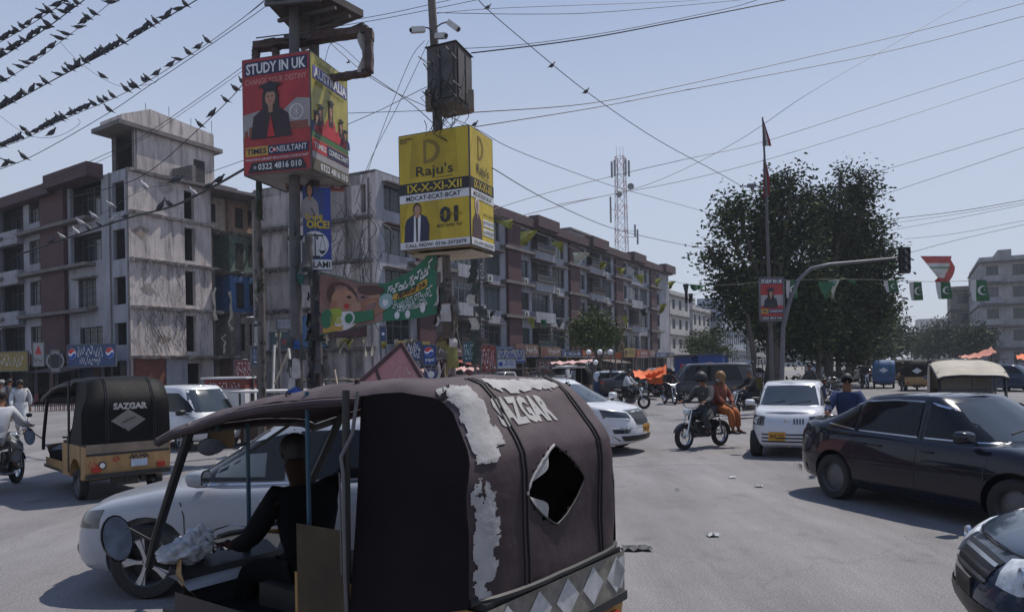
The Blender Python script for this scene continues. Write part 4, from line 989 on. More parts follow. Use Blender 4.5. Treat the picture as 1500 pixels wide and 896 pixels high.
# interior rear view mirror and hanging tassel
mb = MB(); rows = []
for dx, k in ((.02, .6), (.01, .95), (-.012, 1)): rows.append([(2.50 + dx, .42 + .085 * k * math.cos(a), 1.45 + .06 * k * math.sin(a)) for a in [2 * math.pi * i / 18 for i in range(18)]])
mb.grid(rows, closed=True); mb.tube([(2.51, .42, 1.5), (2.5, .40, 1.6)], .008, 6); o = mb.build('rear_view_mirror', MATS['rubber'], near, smooth=True)
mb = MB(); mb.poly([(2.478 + .035 * math.cos(a), .42 + .08 * math.cos(a), 1.45 + .055 * math.sin(a)) for a in [2 * math.pi * i / 18 for i in range(18)]]); mb.build('mirror_glass', MATS['mirror_dark'], o)
M3 = lambda p: M_ @ Vector(p) + base
mb = MB(); mb.grid([[M3((2.66, .12 + .2 * i / 5, 1.53 - (.11 + .02 * math.sin(i * 2)) * j / 2)) for i in range(6)] for j in range(3)])
mb.solo('hanging_cloth', flat('ochre', (.22, .11, .02)), 'ochre fringe cloth hanging inside the near rickshaw windscreen', 'cloth')
dr = person('rickshaw driver in dark shirt seated in silhouette inside the near brown rickshaw', tuple(base + RH * 2.0 - Vector((0, 0, .07))), rz_near, 'drive', flat('shirt_black', (.005, .005, .006), .9, spec=.1), flat('trouser_black', (.005, .005, .005), .9, spec=.1), 'hair', scale=1.1, skinc='skin_shade')  # skin and shirt near black, cab shade painted into their colour
# ---------------------------------------------------------------- buildings
white_wall = mat('white_plaster', (.285, .29, .325), .85, var=.2, scale=.4, streak=.75, dirt=(.12, .105, .10))
cream_wall = mat('cream_plaster', (.47, .42, .40), .9, var=.25, scale=.5, streak=.85, dirt=(.10, .085, .08), bump=.3)
red_wall = mat('maroon_panel', (.068, .027, .033), .8, var=.2, scale=1, streak=.3, dirt=(.12, .07, .07))
red_dk = mat('maroon_cornice', (.07, .038, .042), .85, var=.25, scale=1.2, streak=.4, dirt=(.06, .04, .04))
conc = mat('raw_concrete', (.15, .135, .13), .9, var=.3, scale=1.2, streak=.5, dirt=(.07, .06, .055), bump=.4)
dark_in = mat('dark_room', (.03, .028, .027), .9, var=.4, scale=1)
glass_d = mat('window_glass_dark', (.025, .03, .035), .12, var=.4, scale=.6, spec=.6)
frame_m = mat('window_frame_metal', (.10, .10, .105), .6)
frame_w = mat('window_frame_pale', (.3, .3, .31), .6)
grill_m = mat('iron_grille', (.04, .038, .04), .7)
ac_m = mat('ac_casing', (.42, .42, .4), .6, var=.2)
def wallgrid(parent, o, u, n, L, z0, z1, ops, m, depth=.22, name='wall', back=None):
 """a wall sheet with true openings and reveals; ops = (a0, a1, z0, z1)"""
 o = Vector(o); us = sorted({0, L} | {x for q in ops for x in q[:2]}); zs = sorted({z0, z1} | {x for q in ops for x in q[2:4]})
 us = [x for x in us if 0 <= x <= L]; zs = [x for x in zs if z0 <= x <= z1]; mb = MB()
 W = lambda a, z, d=0: o + u * a - n * d + Vector((0, 0, z - o.z))
 for i in range(len(us) - 1):
  for j in range(len(zs) - 1):
   ca, cz = (us[i] + us[i + 1]) / 2, (zs[j] + zs[j + 1]) / 2
   if any(q[0] < ca < q[1] and q[2] < cz < q[3] for q in ops): continue
   mb.add([W(us[i], zs[j]), W(us[i + 1], zs[j]), W(us[i + 1], zs[j + 1]), W(us[i], zs[j + 1])], [(0, 1, 2, 3)])
 for a0, a1, b0, b1 in [q[:4] for q in ops]:
  c = [(a0, b0), (a1, b0), (a1, b1), (a0, b1)]
  for k in range(4):
   p, q = c[k], c[(k + 1) % 4]
   mb.add([W(*p), W(*q), W(*q, depth), W(*p, depth)], [(0, 1, 2, 3)])
 return mb.build(name, m, parent, world=True)
def obox(mb, o, u, n, a0, a1, z0, z1, d0, d1):       # box on a facade: along u, proud of it from d0 to d1
 pts = [Vector(o) + u * a + n * d + Vector((0, 0, z - Vector(o).z)) for a in (a0, a1) for d in (d0, d1) for z in (z0, z1)]
 mb.add(pts, [(0, 1, 3, 2), (4, 6, 7, 5), (0, 4, 5, 1), (2, 3, 7, 6), (0, 2, 6, 4), (1, 5, 7, 3)])
 return mb
def window(parent, o, u, n, a0, a1, z0, z1, depth=.2, mull=2, gm=None, fm=None, trans=False, grille=False, name='window'):
 mb = MB(); fm = fm or frame_m
 obox(mb, o, u, n, a0, a1, z0, z0 + .06, -depth, -depth + .06); obox(mb, o, u, n, a0, a1, z1 - .06, z1, -depth, -depth + .06)
 for k in range(mull + 1):
  x = a0 + (a1 - a0 - .06) * k / mull; obox(mb, o, u, n, x, x + .06, z0 + .06, z1 - .06, -depth, -depth + .055)
 if trans: obox(mb, o, u, n, a0 + .06, a1 - .06, z0 + (z1 - z0) * .68, z0 + (z1 - z0) * .68 + .05, -depth, -depth + .05)
 f = mb.build(name, fm, parent, world=True)
 mb = MB(); mb.add([Vector(o) + u * a + n * (-depth + .02) + Vector((0, 0, z - Vector(o).z)) for a, z in ((a0, z0), (a1, z0), (a1, z1), (a0, z1))], [(0, 1, 2, 3)])
 mb.build('pane', gm or glass_d, f, world=True, fix=False)
 if grille:
  mb = MB(); k = int((a1 - a0) / .16)
  for i in range(1, k): x = a0 + (a1 - a0) * i / k; obox(mb, o, u, n, x, x + .015, z0, z1, -.02, .0)
  for z in (z0 + .3, (z0 + z1) / 2, z1 - .3): obox(mb, o, u, n, a0, a1, z, z + .02, -.022, -.002)
  mb.build('grille', grill_m, f, world=True)
 return f
def ac_unit(parent, o, u, n, a, z):
 mb = MB(); obox(mb, o, u, n, a, a + .8, z, z + .6, .1, .42); x = mb.build('air_conditioner', ac_m, parent, world=True)
 mb = MB(); c = Vector(o) + u * (a + .32) + n * .425 + Vector((0, 0, z + .3 - Vector(o).z))
 mb.poly([c + u * .22 * math.cos(t) + Vector((0, 0, .22 * math.sin(t))) for t in [2 * math.pi * i / 16 for i in range(16)]]); mb.build('fan_grille', grill_m, x, world=True, fix=False)
 mb = MB(); obox(mb, o, u, n, a + .05, a + .75, z - .06, z - .005, 0, .45); mb.build('bracket', grill_m, x, world=True)
def shutter(parent, o, u, n, a0, a1, z0, z1, m, depth=.3):
 mb = MB(); k = int((z1 - z0) / .12)
 for i in range(k): obox(mb, o, u, n, a0, a1, z0 + (z1 - z0) * i / k, z0 + (z1 - z0) * (i + .8) / k, -depth, -depth + .03)
 mb.build('rolling_shutter', m, parent, world=True)
ROWS = [(3.45, 5.3), (6.6, 8.55), (9.6, 11.5), (12.55, 14.3)]
# long apartment block along the street
A0 = Vector((-9.4, 53, 0)); LL = 71.5; st = S2; nn = LW * -1
nn = N2                                 # faces the street
long_b = thing('apartment_building', 'long white apartment block with maroon vertical panels and shops along the street', 'building', tuple(A0))
ops = []; per = 14.3; wins = []; recs = []
starts = [-9.6 + per * k for k in range(0, 6)]
for s0 in starts:
 s_ = s0 + 14.3
 for r, (z0, z1) in enumerate(ROWS):
  for (a, b, kind) in ((2.9, 4.7, 'small'), (5.3, 9.5, 'loggia'), (10.2, 13.2, 'wide')):
   aa, bb = s_ + a - .0, s_ + b
   if aa < .3 or bb > LL - .3: continue
   if kind == 'loggia': q = (aa, bb, z0 + .25, z1 + .1)
   elif kind == 'small': q = (aa, bb, z0 + .35, z1)
   else: q = (aa, bb, z0, z1)
   ops.append(q); wins.append((q, kind, r))
 for (a, b) in ((.2, 3.4), (3.8, 7.2), (7.6, 10.6), (11.0, 13.9)):
  if s_ + a > 0 and s_ + b < LL: ops.append((s_ + a, s_ + b, .2, 2.75))
for z0, z1 in ROWS:
 ops.append((.9, 3.9, z0, z1)); wins.append(((.9, 3.9, z0, z1), 'wide', 0))
wallgrid(long_b, A0, st, nn, LL, 0, 15.0, ops, white_wall, .25)
r_ = random.Random(4)
blk = ['blind_grey', 'blind_brown', 'blind_teal']
bl = [mat('blind_grey', (.16, .16, .16), .8), mat('blind_brown', (.08, .055, .045), .8), mat('blind_teal', (.05, .075, .085), .6)]
for q, kind, r in wins:
 a0, a1, z0, z1 = q
 if kind == 'loggia':
  mb = MB(); W = lambda a, z, d: A0 + st * a - nn * d + Vector((0, 0, z))
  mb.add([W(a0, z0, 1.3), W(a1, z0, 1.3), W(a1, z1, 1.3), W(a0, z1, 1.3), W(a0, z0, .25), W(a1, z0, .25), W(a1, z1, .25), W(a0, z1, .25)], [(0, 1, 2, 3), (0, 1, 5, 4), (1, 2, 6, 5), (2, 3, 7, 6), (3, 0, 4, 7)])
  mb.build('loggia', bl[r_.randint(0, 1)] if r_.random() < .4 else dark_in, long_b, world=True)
  mode = r_.random()
  if mode < .45:                   # boxed in with an iron cage that stands proud
   mb = MB(); dd = .75
   for z in np.linspace(z0 - .1, z1 + .05, 6): obox(mb, A0, st, nn, a0 - .05, a1 + .05, z, z + .04, dd - .04, dd); obox(mb, A0, st, nn, a0 - .05, a0 - .01, z, z + .04, 0, dd); obox(mb, A0, st, nn, a1 + .01, a1 + .05, z, z + .04, 0, dd)
   for x in np.linspace(a0 - .05, a1 + .02, 15): obox(mb, A0, st, nn, x, x + .025, z0 - .1, z1 + .05, dd - .03, dd - .005)
   c = mb.build('balcony_cage', grill_m, long_b, world=True)
   mb = MB(); obox(mb, A0, st, nn, a0 - .1, a1 + .1, z1 + .1, z1 + .16, 0, dd + .1); obox(mb, A0, st, nn, a0 - .05, a1 + .05, z0 - .16, z0 - .1, 0, dd); mb.build('canopy_sheet', mat('rust_sheet', (.1, .07, .055), .8, var=.4), c, world=True)
   if r_.random() < .6:
    mb = MB(); obox(mb, A0, st, nn, a0, a1, z0 - .1, z0 + .5, dd - .06, dd - .045); mb.build('balcony_screen', bl[r_.randint(0, 2)], c, world=True)
  else:
   window(long_b, A0, st, nn, a0, a1, z0, z1, .3, r_.choice((3, 4, 5)), trans=True, fm=frame_w if mode > .8 else frame_m)
  # projecting white parapet
  mb = MB(); obox(mb, A0, st, nn, a0 - .15, a1 + .15, z0 - 1.0, z0 - .18 if mode < .45 else z0, .0, .55); mb.build('balcony_parapet', white_wall, long_b, world=True)
 else:
  window(long_b, A0, st, nn, a0, a1, z0, z1, .22, 2 if kind == 'small' else 3, grille=(r_.random() < .5), gm=bl[2] if r_.random() < .3 else None, trans=kind == 'wide')
  if r_.random() < .35: ac_unit(long_b, A0, st, nn, a0 + .1, z0 - .75)
  if kind == 'wide':
   mb = MB(); obox(mb, A0, st, nn, a0 - .2, a1 + .2, z1 + .06, z1 + .14, 0, .55); mb.build('sun_shade', conc if r_.random() < .6 else red_dk, long_b, world=True)
for s0 in starts:
 s_ = s0 + 14.3
 if s_ + 2.6 < LL and s_ >= 0:
  for r, zz in enumerate((3.2, 6.2, 9.2, 12.2)):
   mb = MB(); obox(mb, A0, st, nn, s_, s_ + 2.6, zz + .14, zz + 2.86 + (0 if r < 3 else -.1), 0, .3); mb.build('maroon_panel', red_wall, long_b, world=True)
   mb = MB(); obox(mb, A0, st, nn, s_ - 1.0, min(LL, s_ + 5.2), zz - .12, zz + .12, .0, .62); mb.build('floor_ledge', conc, long_b, world=True)
 a = max(0, s_); b = min(LL, s_ + 14.3)
 if b > a:
  mb = MB(); obox(mb, A0, st, nn, a, b, 14.55, 15.35, 0, .7); mb.build('cornice', red_dk, long_b, world=True)
  if s_ + 9.5 < LL and s_ > -6:
   mb = MB(); obox(mb, A0, st, nn, max(0, s_ + 4.9), s_ + 9.9, 14.7, 15.75, .0, 1.1); mb.build('cornice', red_dk, long_b, world=True)
mb = MB(); obox(mb, A0, st, nn, -.0, LL, 0, 14.9, -12, -.26 - 1.1); mb.build('rear_wall', cream_wall, long_b, world=True)
mb = MB(); obox(mb, A0, st, nn, 0, LL, 14.9, 15.1, -12, -.02); mb.build('roof', conc, long_b, world=True)
mb = MB(); obox(mb, A0, st, nn, LL - .25, LL, 0, 14.88, -1.3, -.01); mb.build('end_wall', cream_wall, long_b, world=True)
mb = MB(); obox(mb, A0, st, nn, LL - .3, LL + 4.2, 15.0, 16.0, -1.5, -.8); mb.build('roof_beam', red_dk, long_b, world=True)
mb = MB(); obox(mb, A0, st, nn, 43, 52, 15.1, 17.6, -9, -4); mb.build('rooftop_room', white_wall, long_b, world=True)
mb = MB(); obox(mb, A0, st, nn, 42.7, 52.3, 17.6, 17.8, -9.3, -3.7); mb.build('rooftop_slab', conc, long_b, world=True)
shm = [mat('shutter_grey', (.13, .13, .14), .6, metal=.3), mat('shutter_blue', (.04, .07, .14), .6), mat('shop_dark', (.02, .02, .02), .9)]
for q in ops:
 if q[3] == 2.75:
  if r_.random() < .3: shutter(long_b, A0, st, nn, q[0], q[1], q[2], q[3], shm[r_.randint(0, 1)])
  else:
   mb = MB(); W = lambda a, z, d: A0 + st * a - nn * d + Vector((0, 0, z)); a0, a1, z0, z1 = q
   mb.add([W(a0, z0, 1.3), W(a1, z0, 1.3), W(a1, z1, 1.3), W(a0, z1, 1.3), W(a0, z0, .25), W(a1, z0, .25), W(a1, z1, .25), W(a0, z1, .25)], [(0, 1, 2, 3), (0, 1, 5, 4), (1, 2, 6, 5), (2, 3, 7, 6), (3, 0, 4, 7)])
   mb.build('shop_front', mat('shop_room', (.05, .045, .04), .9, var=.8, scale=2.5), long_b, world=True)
# its broken end wall towards the camera
EU = -N2; EN = -S2
end_ops = [(5.6, 7.0, 5.8, 8.0), (9.0, 11.5, 9.2, 11.6), (8.6, 11.6, 12.3, 14.4), (9.0, 11.6, 3.2, 5.4), (3.0, 4.2, 9.0, 11.2), (.9, 2.2, 12.3, 14.2), (5.6, 7.4, 9.2, 11.5), (1.2, 2.4, 6.6, 8.6), (5.0, 7.4, 12.3, 14.2)]
wallgrid(long_b, A0, EU, EN, 12.2, 0, 15.0, end_ops, cream_wall, .3, 'end_wall')
for q in end_ops:
 mb = MB(); W = lambda a, z, d: A0 + EU * a - EN * d + Vector((0, 0, z)); a0, a1, z0, z1 = q
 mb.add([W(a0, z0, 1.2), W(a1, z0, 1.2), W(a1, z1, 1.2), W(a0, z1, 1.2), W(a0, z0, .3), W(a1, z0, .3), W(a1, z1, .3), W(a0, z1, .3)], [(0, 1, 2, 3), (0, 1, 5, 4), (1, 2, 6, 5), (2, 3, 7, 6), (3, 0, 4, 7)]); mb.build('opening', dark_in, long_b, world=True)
for a in (.5, 2.6, 4.9):
 for z0, z1 in ((.3, 3.4), (3.5, 8.8), (8.9, 14.6)):
  mb = MB(); p = A0 + EU * (a + .1 * (z0 > 4)) + EN * .1; mb.tube([p + Vector((0, 0, z0)), p + Vector((0, 0, z1)), ], .06, 7); mb.build('drain_pipe', conc, long_b, world=True)
def rubble_edge(parent, o, u, n, a0, a1, z, d, seed, m=conc, th=.22, bars=True):     # broken slab edge with jagged outline and bent bars
 r = random.Random(seed); mb = MB(); k = max(4, int((a1 - a0) / .28)); top = []; 
 for i in range(k + 1):
  a = a0 + (a1 - a0) * i / k; dd = d * r.uniform(.5, 1.1); top.append((a, dd))
 for i in range(k):
  (x0, e0), (x1, e1) = top[i], top[i + 1]; h = th * r.uniform(.8, 1.5)
  W = lambda a, dd, z: Vector(o) + u * a + n * dd + Vector((0, 0, z - Vector(o).z))
  pts = [W(x0, -.02, z), W(x1, -.02, z), W(x1, e1, z + r.uniform(-.05, .03)), W(x0, e0, z), W(x0, -.02, z - h), W(x1, -.02, z - h), W(x1, e1 * .8, z - h * r.uniform(.6, 1)), W(x0, e0 * .8, z - h)]
  mb.add(pts, [(0, 1, 2, 3), (4, 5, 6, 7), (0, 1, 5, 4), (1, 2, 6, 5), (2, 3, 7, 6), (3, 0, 4, 7)])
 o_ = mb.build('broken_ledge', m, parent, world=True)
 if bars:
  mb = MB()
  for i in range(k):
   x, e = top[i]; p = Vector(o) + u * x + n * e + Vector((0, 0, z - th / 2 - Vector(o).z))
   q = p + n * r.uniform(.05, .3) + Vector((0, 0, -r.uniform(.1, .5))); mb.tube([p, (p + q) / 2 + n * .12, q, q + u * r.uniform(-.2, .2) - Vector((0, 0, r.uniform(0, .5)))], .014, 4)
  mb.build('bent_bar', grill_m, o_, world=True)
for i, z in enumerate((3.3, 6.2, 9.2, 12.1)): rubble_edge(long_b, A0, EU, EN, .3, 11.6, z, .45, 30 + i)
for i, (a, z) in enumerate(((2.0, 8.9), (5.3, 11.9))):
 mb = MB(); obox(mb, A0, EU, EN, a, a + 2.6, z - 2.8, z, 0.01, .5); mb.build('wall_panel', cream_wall, long_b, world=True)
mb = MB(); obox(mb, A0, EU, EN, 1.0, 4.4, 4.0, 6.6, .02, .9); mb.build('maroon_box', red_wall, long_b, world=True)
mb = MB(); obox(mb, A0, EU, EN, 4.5, 8.2, 3.4, 5.6, .02, .4); mb.build('blue_wall', mat('blue_paint', (.07, .16, .3), .8, var=.3, streak=.5), long_b, world=True)

# left corner block
conc2 = mat('pale_concrete', (.30, .27, .25), .9, var=.3, scale=1.5, streak=.6, dirt=(.09, .075, .065), bump=.4)
def vine(parent, o, u, n):              # dead creeper and cables spread over the patched wall
 for k in range(20):
  r = random.Random(1300 + k); a, z = r.uniform(.2, 4.1), r.choice((9.0, 8.6, 5.9, 5.6)); q = [(a, z)]
  for i in range(7): q.append((min(4.2, max(.1, q[-1][0] + r.uniform(-.35, .4))), q[-1][1] - r.uniform(.1, .55)))
  mb = MB(); mb.tube([Vector(o) + u * a + n * .05 + Vector((0, 0, z)) for a, z in q], r.uniform(.006, .016), 4); mb.build('creeper', MATS['vine_dark'], parent, world=True)
 for k in range(4):
  r = random.Random(1400 + k); a, z = r.uniform(.3, 3.6), r.choice((2.9, 5.9, 9.0, 12.0)) + r.uniform(.2, 2.0); mb = MB(); c = [(a + r.uniform(.3, .7) * math.cos(t) * (1 + .3 * math.sin(3 * t + k)), z + r.uniform(.2, .5) * math.sin(t)) for t in [2 * math.pi * i / 14 for i in range(14)]]
  mb.poly([Vector(o) + u * x + n * .012 + Vector((0, 0, y)) for x, y in c]); mb.build('bare_plaster_patch', conc2 if k % 2 else MATS['brick_bare'], parent, world=True, fix=False)
mat('vine_dark', (.05, .04, .035), .9); mat('brick_bare', (.25, .2, .17), .9, var=.3, scale=5)
lb = thing('apartment_building', 'corner apartment block with half demolished end, maroon strips and stained rooftop stair tower', 'building', tuple(C0))
FL = 52.0; ops = []; wins = []
def add(a0, a1, z0, z1, k): ops.append((a0, a1, z0, z1)); wins.append((a0, a1, z0, z1, k))
for z0, z1 in ((3.6, 5.0), (6.15, 7.9), (9.0, 10.9), (12.0, 13.9)): add(.5, 2.05, z0, z1, 'dark')
add(3.6, 6.8, 3.1, 4.9, 'win'); add(4.4, 7.0, 6.2, 8.1, 'bay'); add(3.55, 8.0, 9.2, 11.1, 'dark3'); add(3.5, 8.0, 12.1, 14.4, 'dark3')
for rep in range(4):
 b = 12.6 + rep * 13.6
 for r, (z0, z1) in enumerate(ROWS):
  if b + 2 < FL: add(b, b + 2.0, z0 + .2, z1, 'win')
  if b + 7.2 < FL: add(b + 3.0, b + 7.2, z0 + (-.1 if r else 0), z1 + .1, 'logg')
  if rep and b - 5 > 8 and b - 2.8 < FL: add(b - 6.4, b - 4.0, z0, z1, 'win')
for k in range(15):
 a = 1.2 + 3.4 * k
 if a + 2.8 < FL: ops.append((a, a + 2.8, .2, 2.6))
wallgrid(lb, C0, L2, NL, FL, 0, 14.6, ops, white_wall, .25)
for a0, a1, z0, z1, k in wins:
 if k in ('dark', 'dark3', 'logg'):
  mb = MB(); W = lambda a, z, d: C0 + L2 * a - NL * d + Vector((0, 0, z)); dp = 1.6
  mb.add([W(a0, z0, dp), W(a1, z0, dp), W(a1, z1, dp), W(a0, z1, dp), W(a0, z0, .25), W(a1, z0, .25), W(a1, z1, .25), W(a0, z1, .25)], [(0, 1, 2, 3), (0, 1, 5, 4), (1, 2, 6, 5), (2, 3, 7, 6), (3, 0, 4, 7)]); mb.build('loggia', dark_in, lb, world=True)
  if k != 'dark': window(lb, C0, L2, NL, a0, a1, z0, z1, .9, 5, trans=True)
  if k == 'logg': mb = MB(); obox(mb, C0, L2, NL, a0 - .1, a1 + .1, z0 - 1.0, z0 - .0, .0, .5); mb.build('balcony_parapet', white_wall, lb, world=True)
 else: window(lb, C0, L2, NL, a0, a1, z0, z1, .2, 3, grille=True, trans=(k == 'bay'))
 if k == 'bay': mb = MB(); obox(mb, C0, L2, NL, a0 - .2, a1 + .2, z0 - .15, z0, 0, .35); obox(mb, C0, L2, NL, a0 - .2, a1 + .2, z1, z1 + .1, 0, .4); mb.build('window_hood', conc, lb, world=True)
for s_ in (8.4, 22.0, 35.6, 49.0):
 for zz in (3.0, 6.0, 9.0, 12.0):
  mb = MB(); obox(mb, C0, L2, NL, s_, min(FL, s_ + 3.7), zz + .12, zz + 2.88 - (.4 if zz == 12 else 0), 0, .3); mb.build('maroon_panel', red_wall, lb, world=True)
  mb = MB(); obox(mb, C0, L2, NL, s_ - 4, min(FL, s_ + 7), zz - .12, zz + .1, .0, .7); mb.build('floor_ledge', conc, lb, world=True)
for a, b, z0, z1, d in ((3.2, 9.6, 14.4, 15.3, 1.1), (9.6, 27, 14.2, 14.95, .8), (24, 30, 14.3, 15.3, 1.2), (27, FL, 14.2, 14.9, .8)):
 mb = MB(); obox(mb, C0, L2, NL, a, b, z0, z1, .0, d); mb.build('cornice', red_dk, lb, world=True)
for k in range(15):
 a = 1.2 + 3.4 * k
 if a + 2.8 < FL:
  if k % 3 == 1: shutter(lb, C0, L2, NL, a, a + 2.8, .2, 2.6, shm[k % 2])
  else:
   mb = MB(); W = lambda a_, z, d: C0 + L2 * a_ - NL * d + Vector((0, 0, z)); a0, a1, z0, z1 = a, a + 2.8, .2, 2.6
   mb.add([W(a0, z0, 1.6), W(a1, z0, 1.6), W(a1, z1, 1.6), W(a0, z1, 1.6), W(a0, z0, .25), W(a1, z0, .25), W(a1, z1, .25), W(a0, z1, .25)], [(0, 1, 2, 3), (0, 1, 5, 4), (1, 2, 6, 5), (2, 3, 7, 6), (3, 0, 4, 7)]); mb.build('shop_front', MATS['shop_room'], lb, world=True)
for a in (.02, 2.3): mb = MB(); mb.tube([C0 + L2 * a + NL * .08 + Vector((0, 0, .2)), C0 + L2 * a + NL * .08 + Vector((0, 0, 14.6))], .05, 6); mb.build('drain_pipe', conc, lb, world=True)
# its end along the street: a patched wall, then rooms cut open
E0 = C0; EL = 10.6
ops = [(4.3, 5.15, 3.2, 5.6), (4.3, 5.15, 6.3, 8.6), (4.3, 5.15, 9.3, 11.5), (4.3, 5.15, 12.1, 14.0), (3.9, 5.5, .2, 2.4)]
wallgrid(lb, E0, S2, N2, 6.6, 0, 14.6, ops, cream_wall, .3, 'end_wall')
for q in ops:
 mb = MB(); W = lambda a, z, d: E0 + S2 * a - N2 * d + Vector((0, 0, z)); a0, a1, z0, z1 = q
 mb.add([W(a0, z0, 1.6), W(a1, z0, 1.6), W(a1, z1, 1.6), W(a0, z1, 1.6), W(a0, z0, .3), W(a1, z0, .3), W(a1, z1, .3), W(a0, z1, .3)], [(0, 1, 2, 3), (0, 1, 5, 4), (1, 2, 6, 5), (2, 3, 7, 6), (3, 0, 4, 7)]); mb.build('doorway', dark_in, lb, world=True)
for i, (z, a1) in enumerate(((2.9, 10.4), (6.05, 7.4), (9.05, 7.0), (12.0, 6.8), (14.6, 6.6))): rubble_edge(lb, E0, S2, N2, .05, a1, z, .3 if z > 3 else 1.0, 50 + i, bars=(3 < z < 10), th=.17, m=conc2)
vine(lb, E0, S2, N2)
mb = MB(); obox(mb, E0, S2, N2, .15, 2.3, .3, 2.8, .02, .35); mb.build('brown_shutter', mat('rust_red', (.13, .045, .03), .8, var=.4), lb, world=True)
mb = MB(); obox(mb, E0, S2, N2, 2.5, 4.2, .3, 2.7, .02, .2); mb.build('pale_panel', white_wall, lb, world=True)
# open rooms beyond
RM = [mat('room_blue', (.07, .15, .32), .9, var=.3, streak=.4), mat('room_green', (.12, .16, .13), .9, var=.3, streak=.4), mat('room_brown', (.3, .2, .15), .9, var=.3, streak=.5), mat('room_cream', (.42, .36, .3), .9, var=.3, streak=.5)]
for i, (z0, z1, dp) in enumerate(((0, 2.7, 2.5), (3.0, 5.85, 3.0), (6.15, 8.85, 3.4), (9.15, 11.8, 3.0), (12.1, 14.4, 1.6))):
 mb = MB(); W = lambda a, d, z: E0 + S2 * a - N2 * d + Vector((0, 0, z))
 mb.add([W(6.62, dp, z0), W(9.3, dp, z0), W(9.3, dp, z1), W(6.62, dp, z1)], [(0, 1, 2, 3)]); mb.build('room_wall', RM[(i + 3) % 4], lb, world=True)
 mb = MB(); mb.add([W(9.3, dp, z0), W(9.3, 1.2, z0), W(12.2, 1.2, z0), W(12.2, 1.2, z1), W(9.3, 1.2, z1), W(9.3, dp, z1)], [(0, 1, 4, 5), (1, 2, 3, 4)]); mb.build('room_wall', RM[(i + 2) % 4], lb, world=True)
 mb = MB(); mb.add([W(6.62, -.02, z0), W(6.62, dp, z0), W(6.62, dp, z1), W(6.62, -.02, z1)], [(0, 1, 2, 3)]); mb.build('room_wall', RM[i % 4], lb, world=True)
 rubble_edge(lb, E0 - N2 * dp, S2, N2, 6.62, 12.1, z1 + .3, dp - .7, 90 + i, th=.2, m=conc2)
 for a, zz in ((7.6, .5), (9.9, .3), (11.2, .6)):
  mb = MB(); d_ = dp if a < 9 else 1.2; obox(mb, E0, S2, N2, a, a + .75, z0 + zz, z1 - .5, -d_ + .005, -d_ + .03); mb.build('door_opening', dark_in, lb, world=True)
for a, d in ((7.0, .5), (9.2, .3), (11.6, .6)):
 mb = MB(); p = E0 + S2 * a - N2 * d; mb.bar(p, p + Vector((0, 0, 6 if a > 8 else 8.9)), .35); mb.build('column', conc, lb, world=True)
for k, (a, z, sc) in enumerate(((6.5, 7.6, 1.0), (8.0, 7.4, 1.2), (7.3, 4.4, .6), (10.5, 8.5, .7))):     # hanging concrete and torn sacking
 r = random.Random(k); mb = MB(); p = E0 + S2 * a + N2 * .3 + Vector((0, 0, z)); pts = [p + Vector((r.uniform(-.15, .15), r.uniform(-.15, .15), -i * .45 * sc)) for i in range(6)]
 mb.tube(pts, [.12 * sc * r.uniform(.3, 1.3) for _ in pts], 6); mb.build('hanging_debris', mat('sacking', (.42, .37, .3), .9, var=.4), lb, world=True)
mb = MB(); obox(mb, C0, L2, NL, .02, FL, 14.4, 14.6, -12, -.05); mb.build('roof', conc, lb, world=True)
mb = MB(); W = lambda a, d, z: E0 + S2 * a - N2 * d + Vector((0, 0, z)); mb.grid([[W(6.6, .1, z), W(6.6, 3, z), W(12.2, 3.2, z), W(12.2, 12, z), W(0, 40, z)] for z in (0, 14.4)]); mb.build('rear_wall', conc, lb, world=True)
# stair tower
tw = C0 + N2 * -.1
T0 = P(197, 235, 52.5); T0.z = 0
mb = MB(); zt = 17.9
def tw_pt(a, b, z): return T0 + S2 * a + L2 * b + Vector((0, 0, z))
ta, tbn = 6.8, 3.0
mb.add([tw_pt(0, 0, 12), tw_pt(ta, 0, 12), tw_pt(ta, 0, zt), tw_pt(0, 0, zt), tw_pt(ta, tbn, zt), tw_pt(ta, tbn, 12)], [(0, 1, 2, 3), (1, 5, 4, 2)])
mb.build('tower_wall', cream_wall, lb, world=True)
for a, b in ((0, tbn),):
 mb = MB(); mb.bar(tw_pt(.15, tbn - .1, 12), tw_pt(.15, tbn - .1, zt), .3); mb.bar(tw_pt(.15, .15, 12), tw_pt(.15, .15, zt), .3); mb.build('tower_column', conc, lb, world=True)
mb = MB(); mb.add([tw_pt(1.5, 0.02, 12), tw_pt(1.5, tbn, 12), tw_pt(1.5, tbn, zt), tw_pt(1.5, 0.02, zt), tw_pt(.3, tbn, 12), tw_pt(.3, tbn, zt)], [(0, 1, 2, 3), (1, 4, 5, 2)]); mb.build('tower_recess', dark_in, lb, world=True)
mb = MB(); mb.add([tw_pt(a, b, z) for z in (zt, zt + .28) for a, b in ((-1.3, -.35), (ta + .6, -.35), (ta + .6, tbn + .5), (-1.3, tbn + .5))], [(0, 1, 2, 3), (4, 5, 6, 7), (0, 1, 5, 4), (1, 2, 6, 5), (2, 3, 7, 6), (3, 0, 4, 7)]); mb.build('tower_slab', conc, lb, world=True)
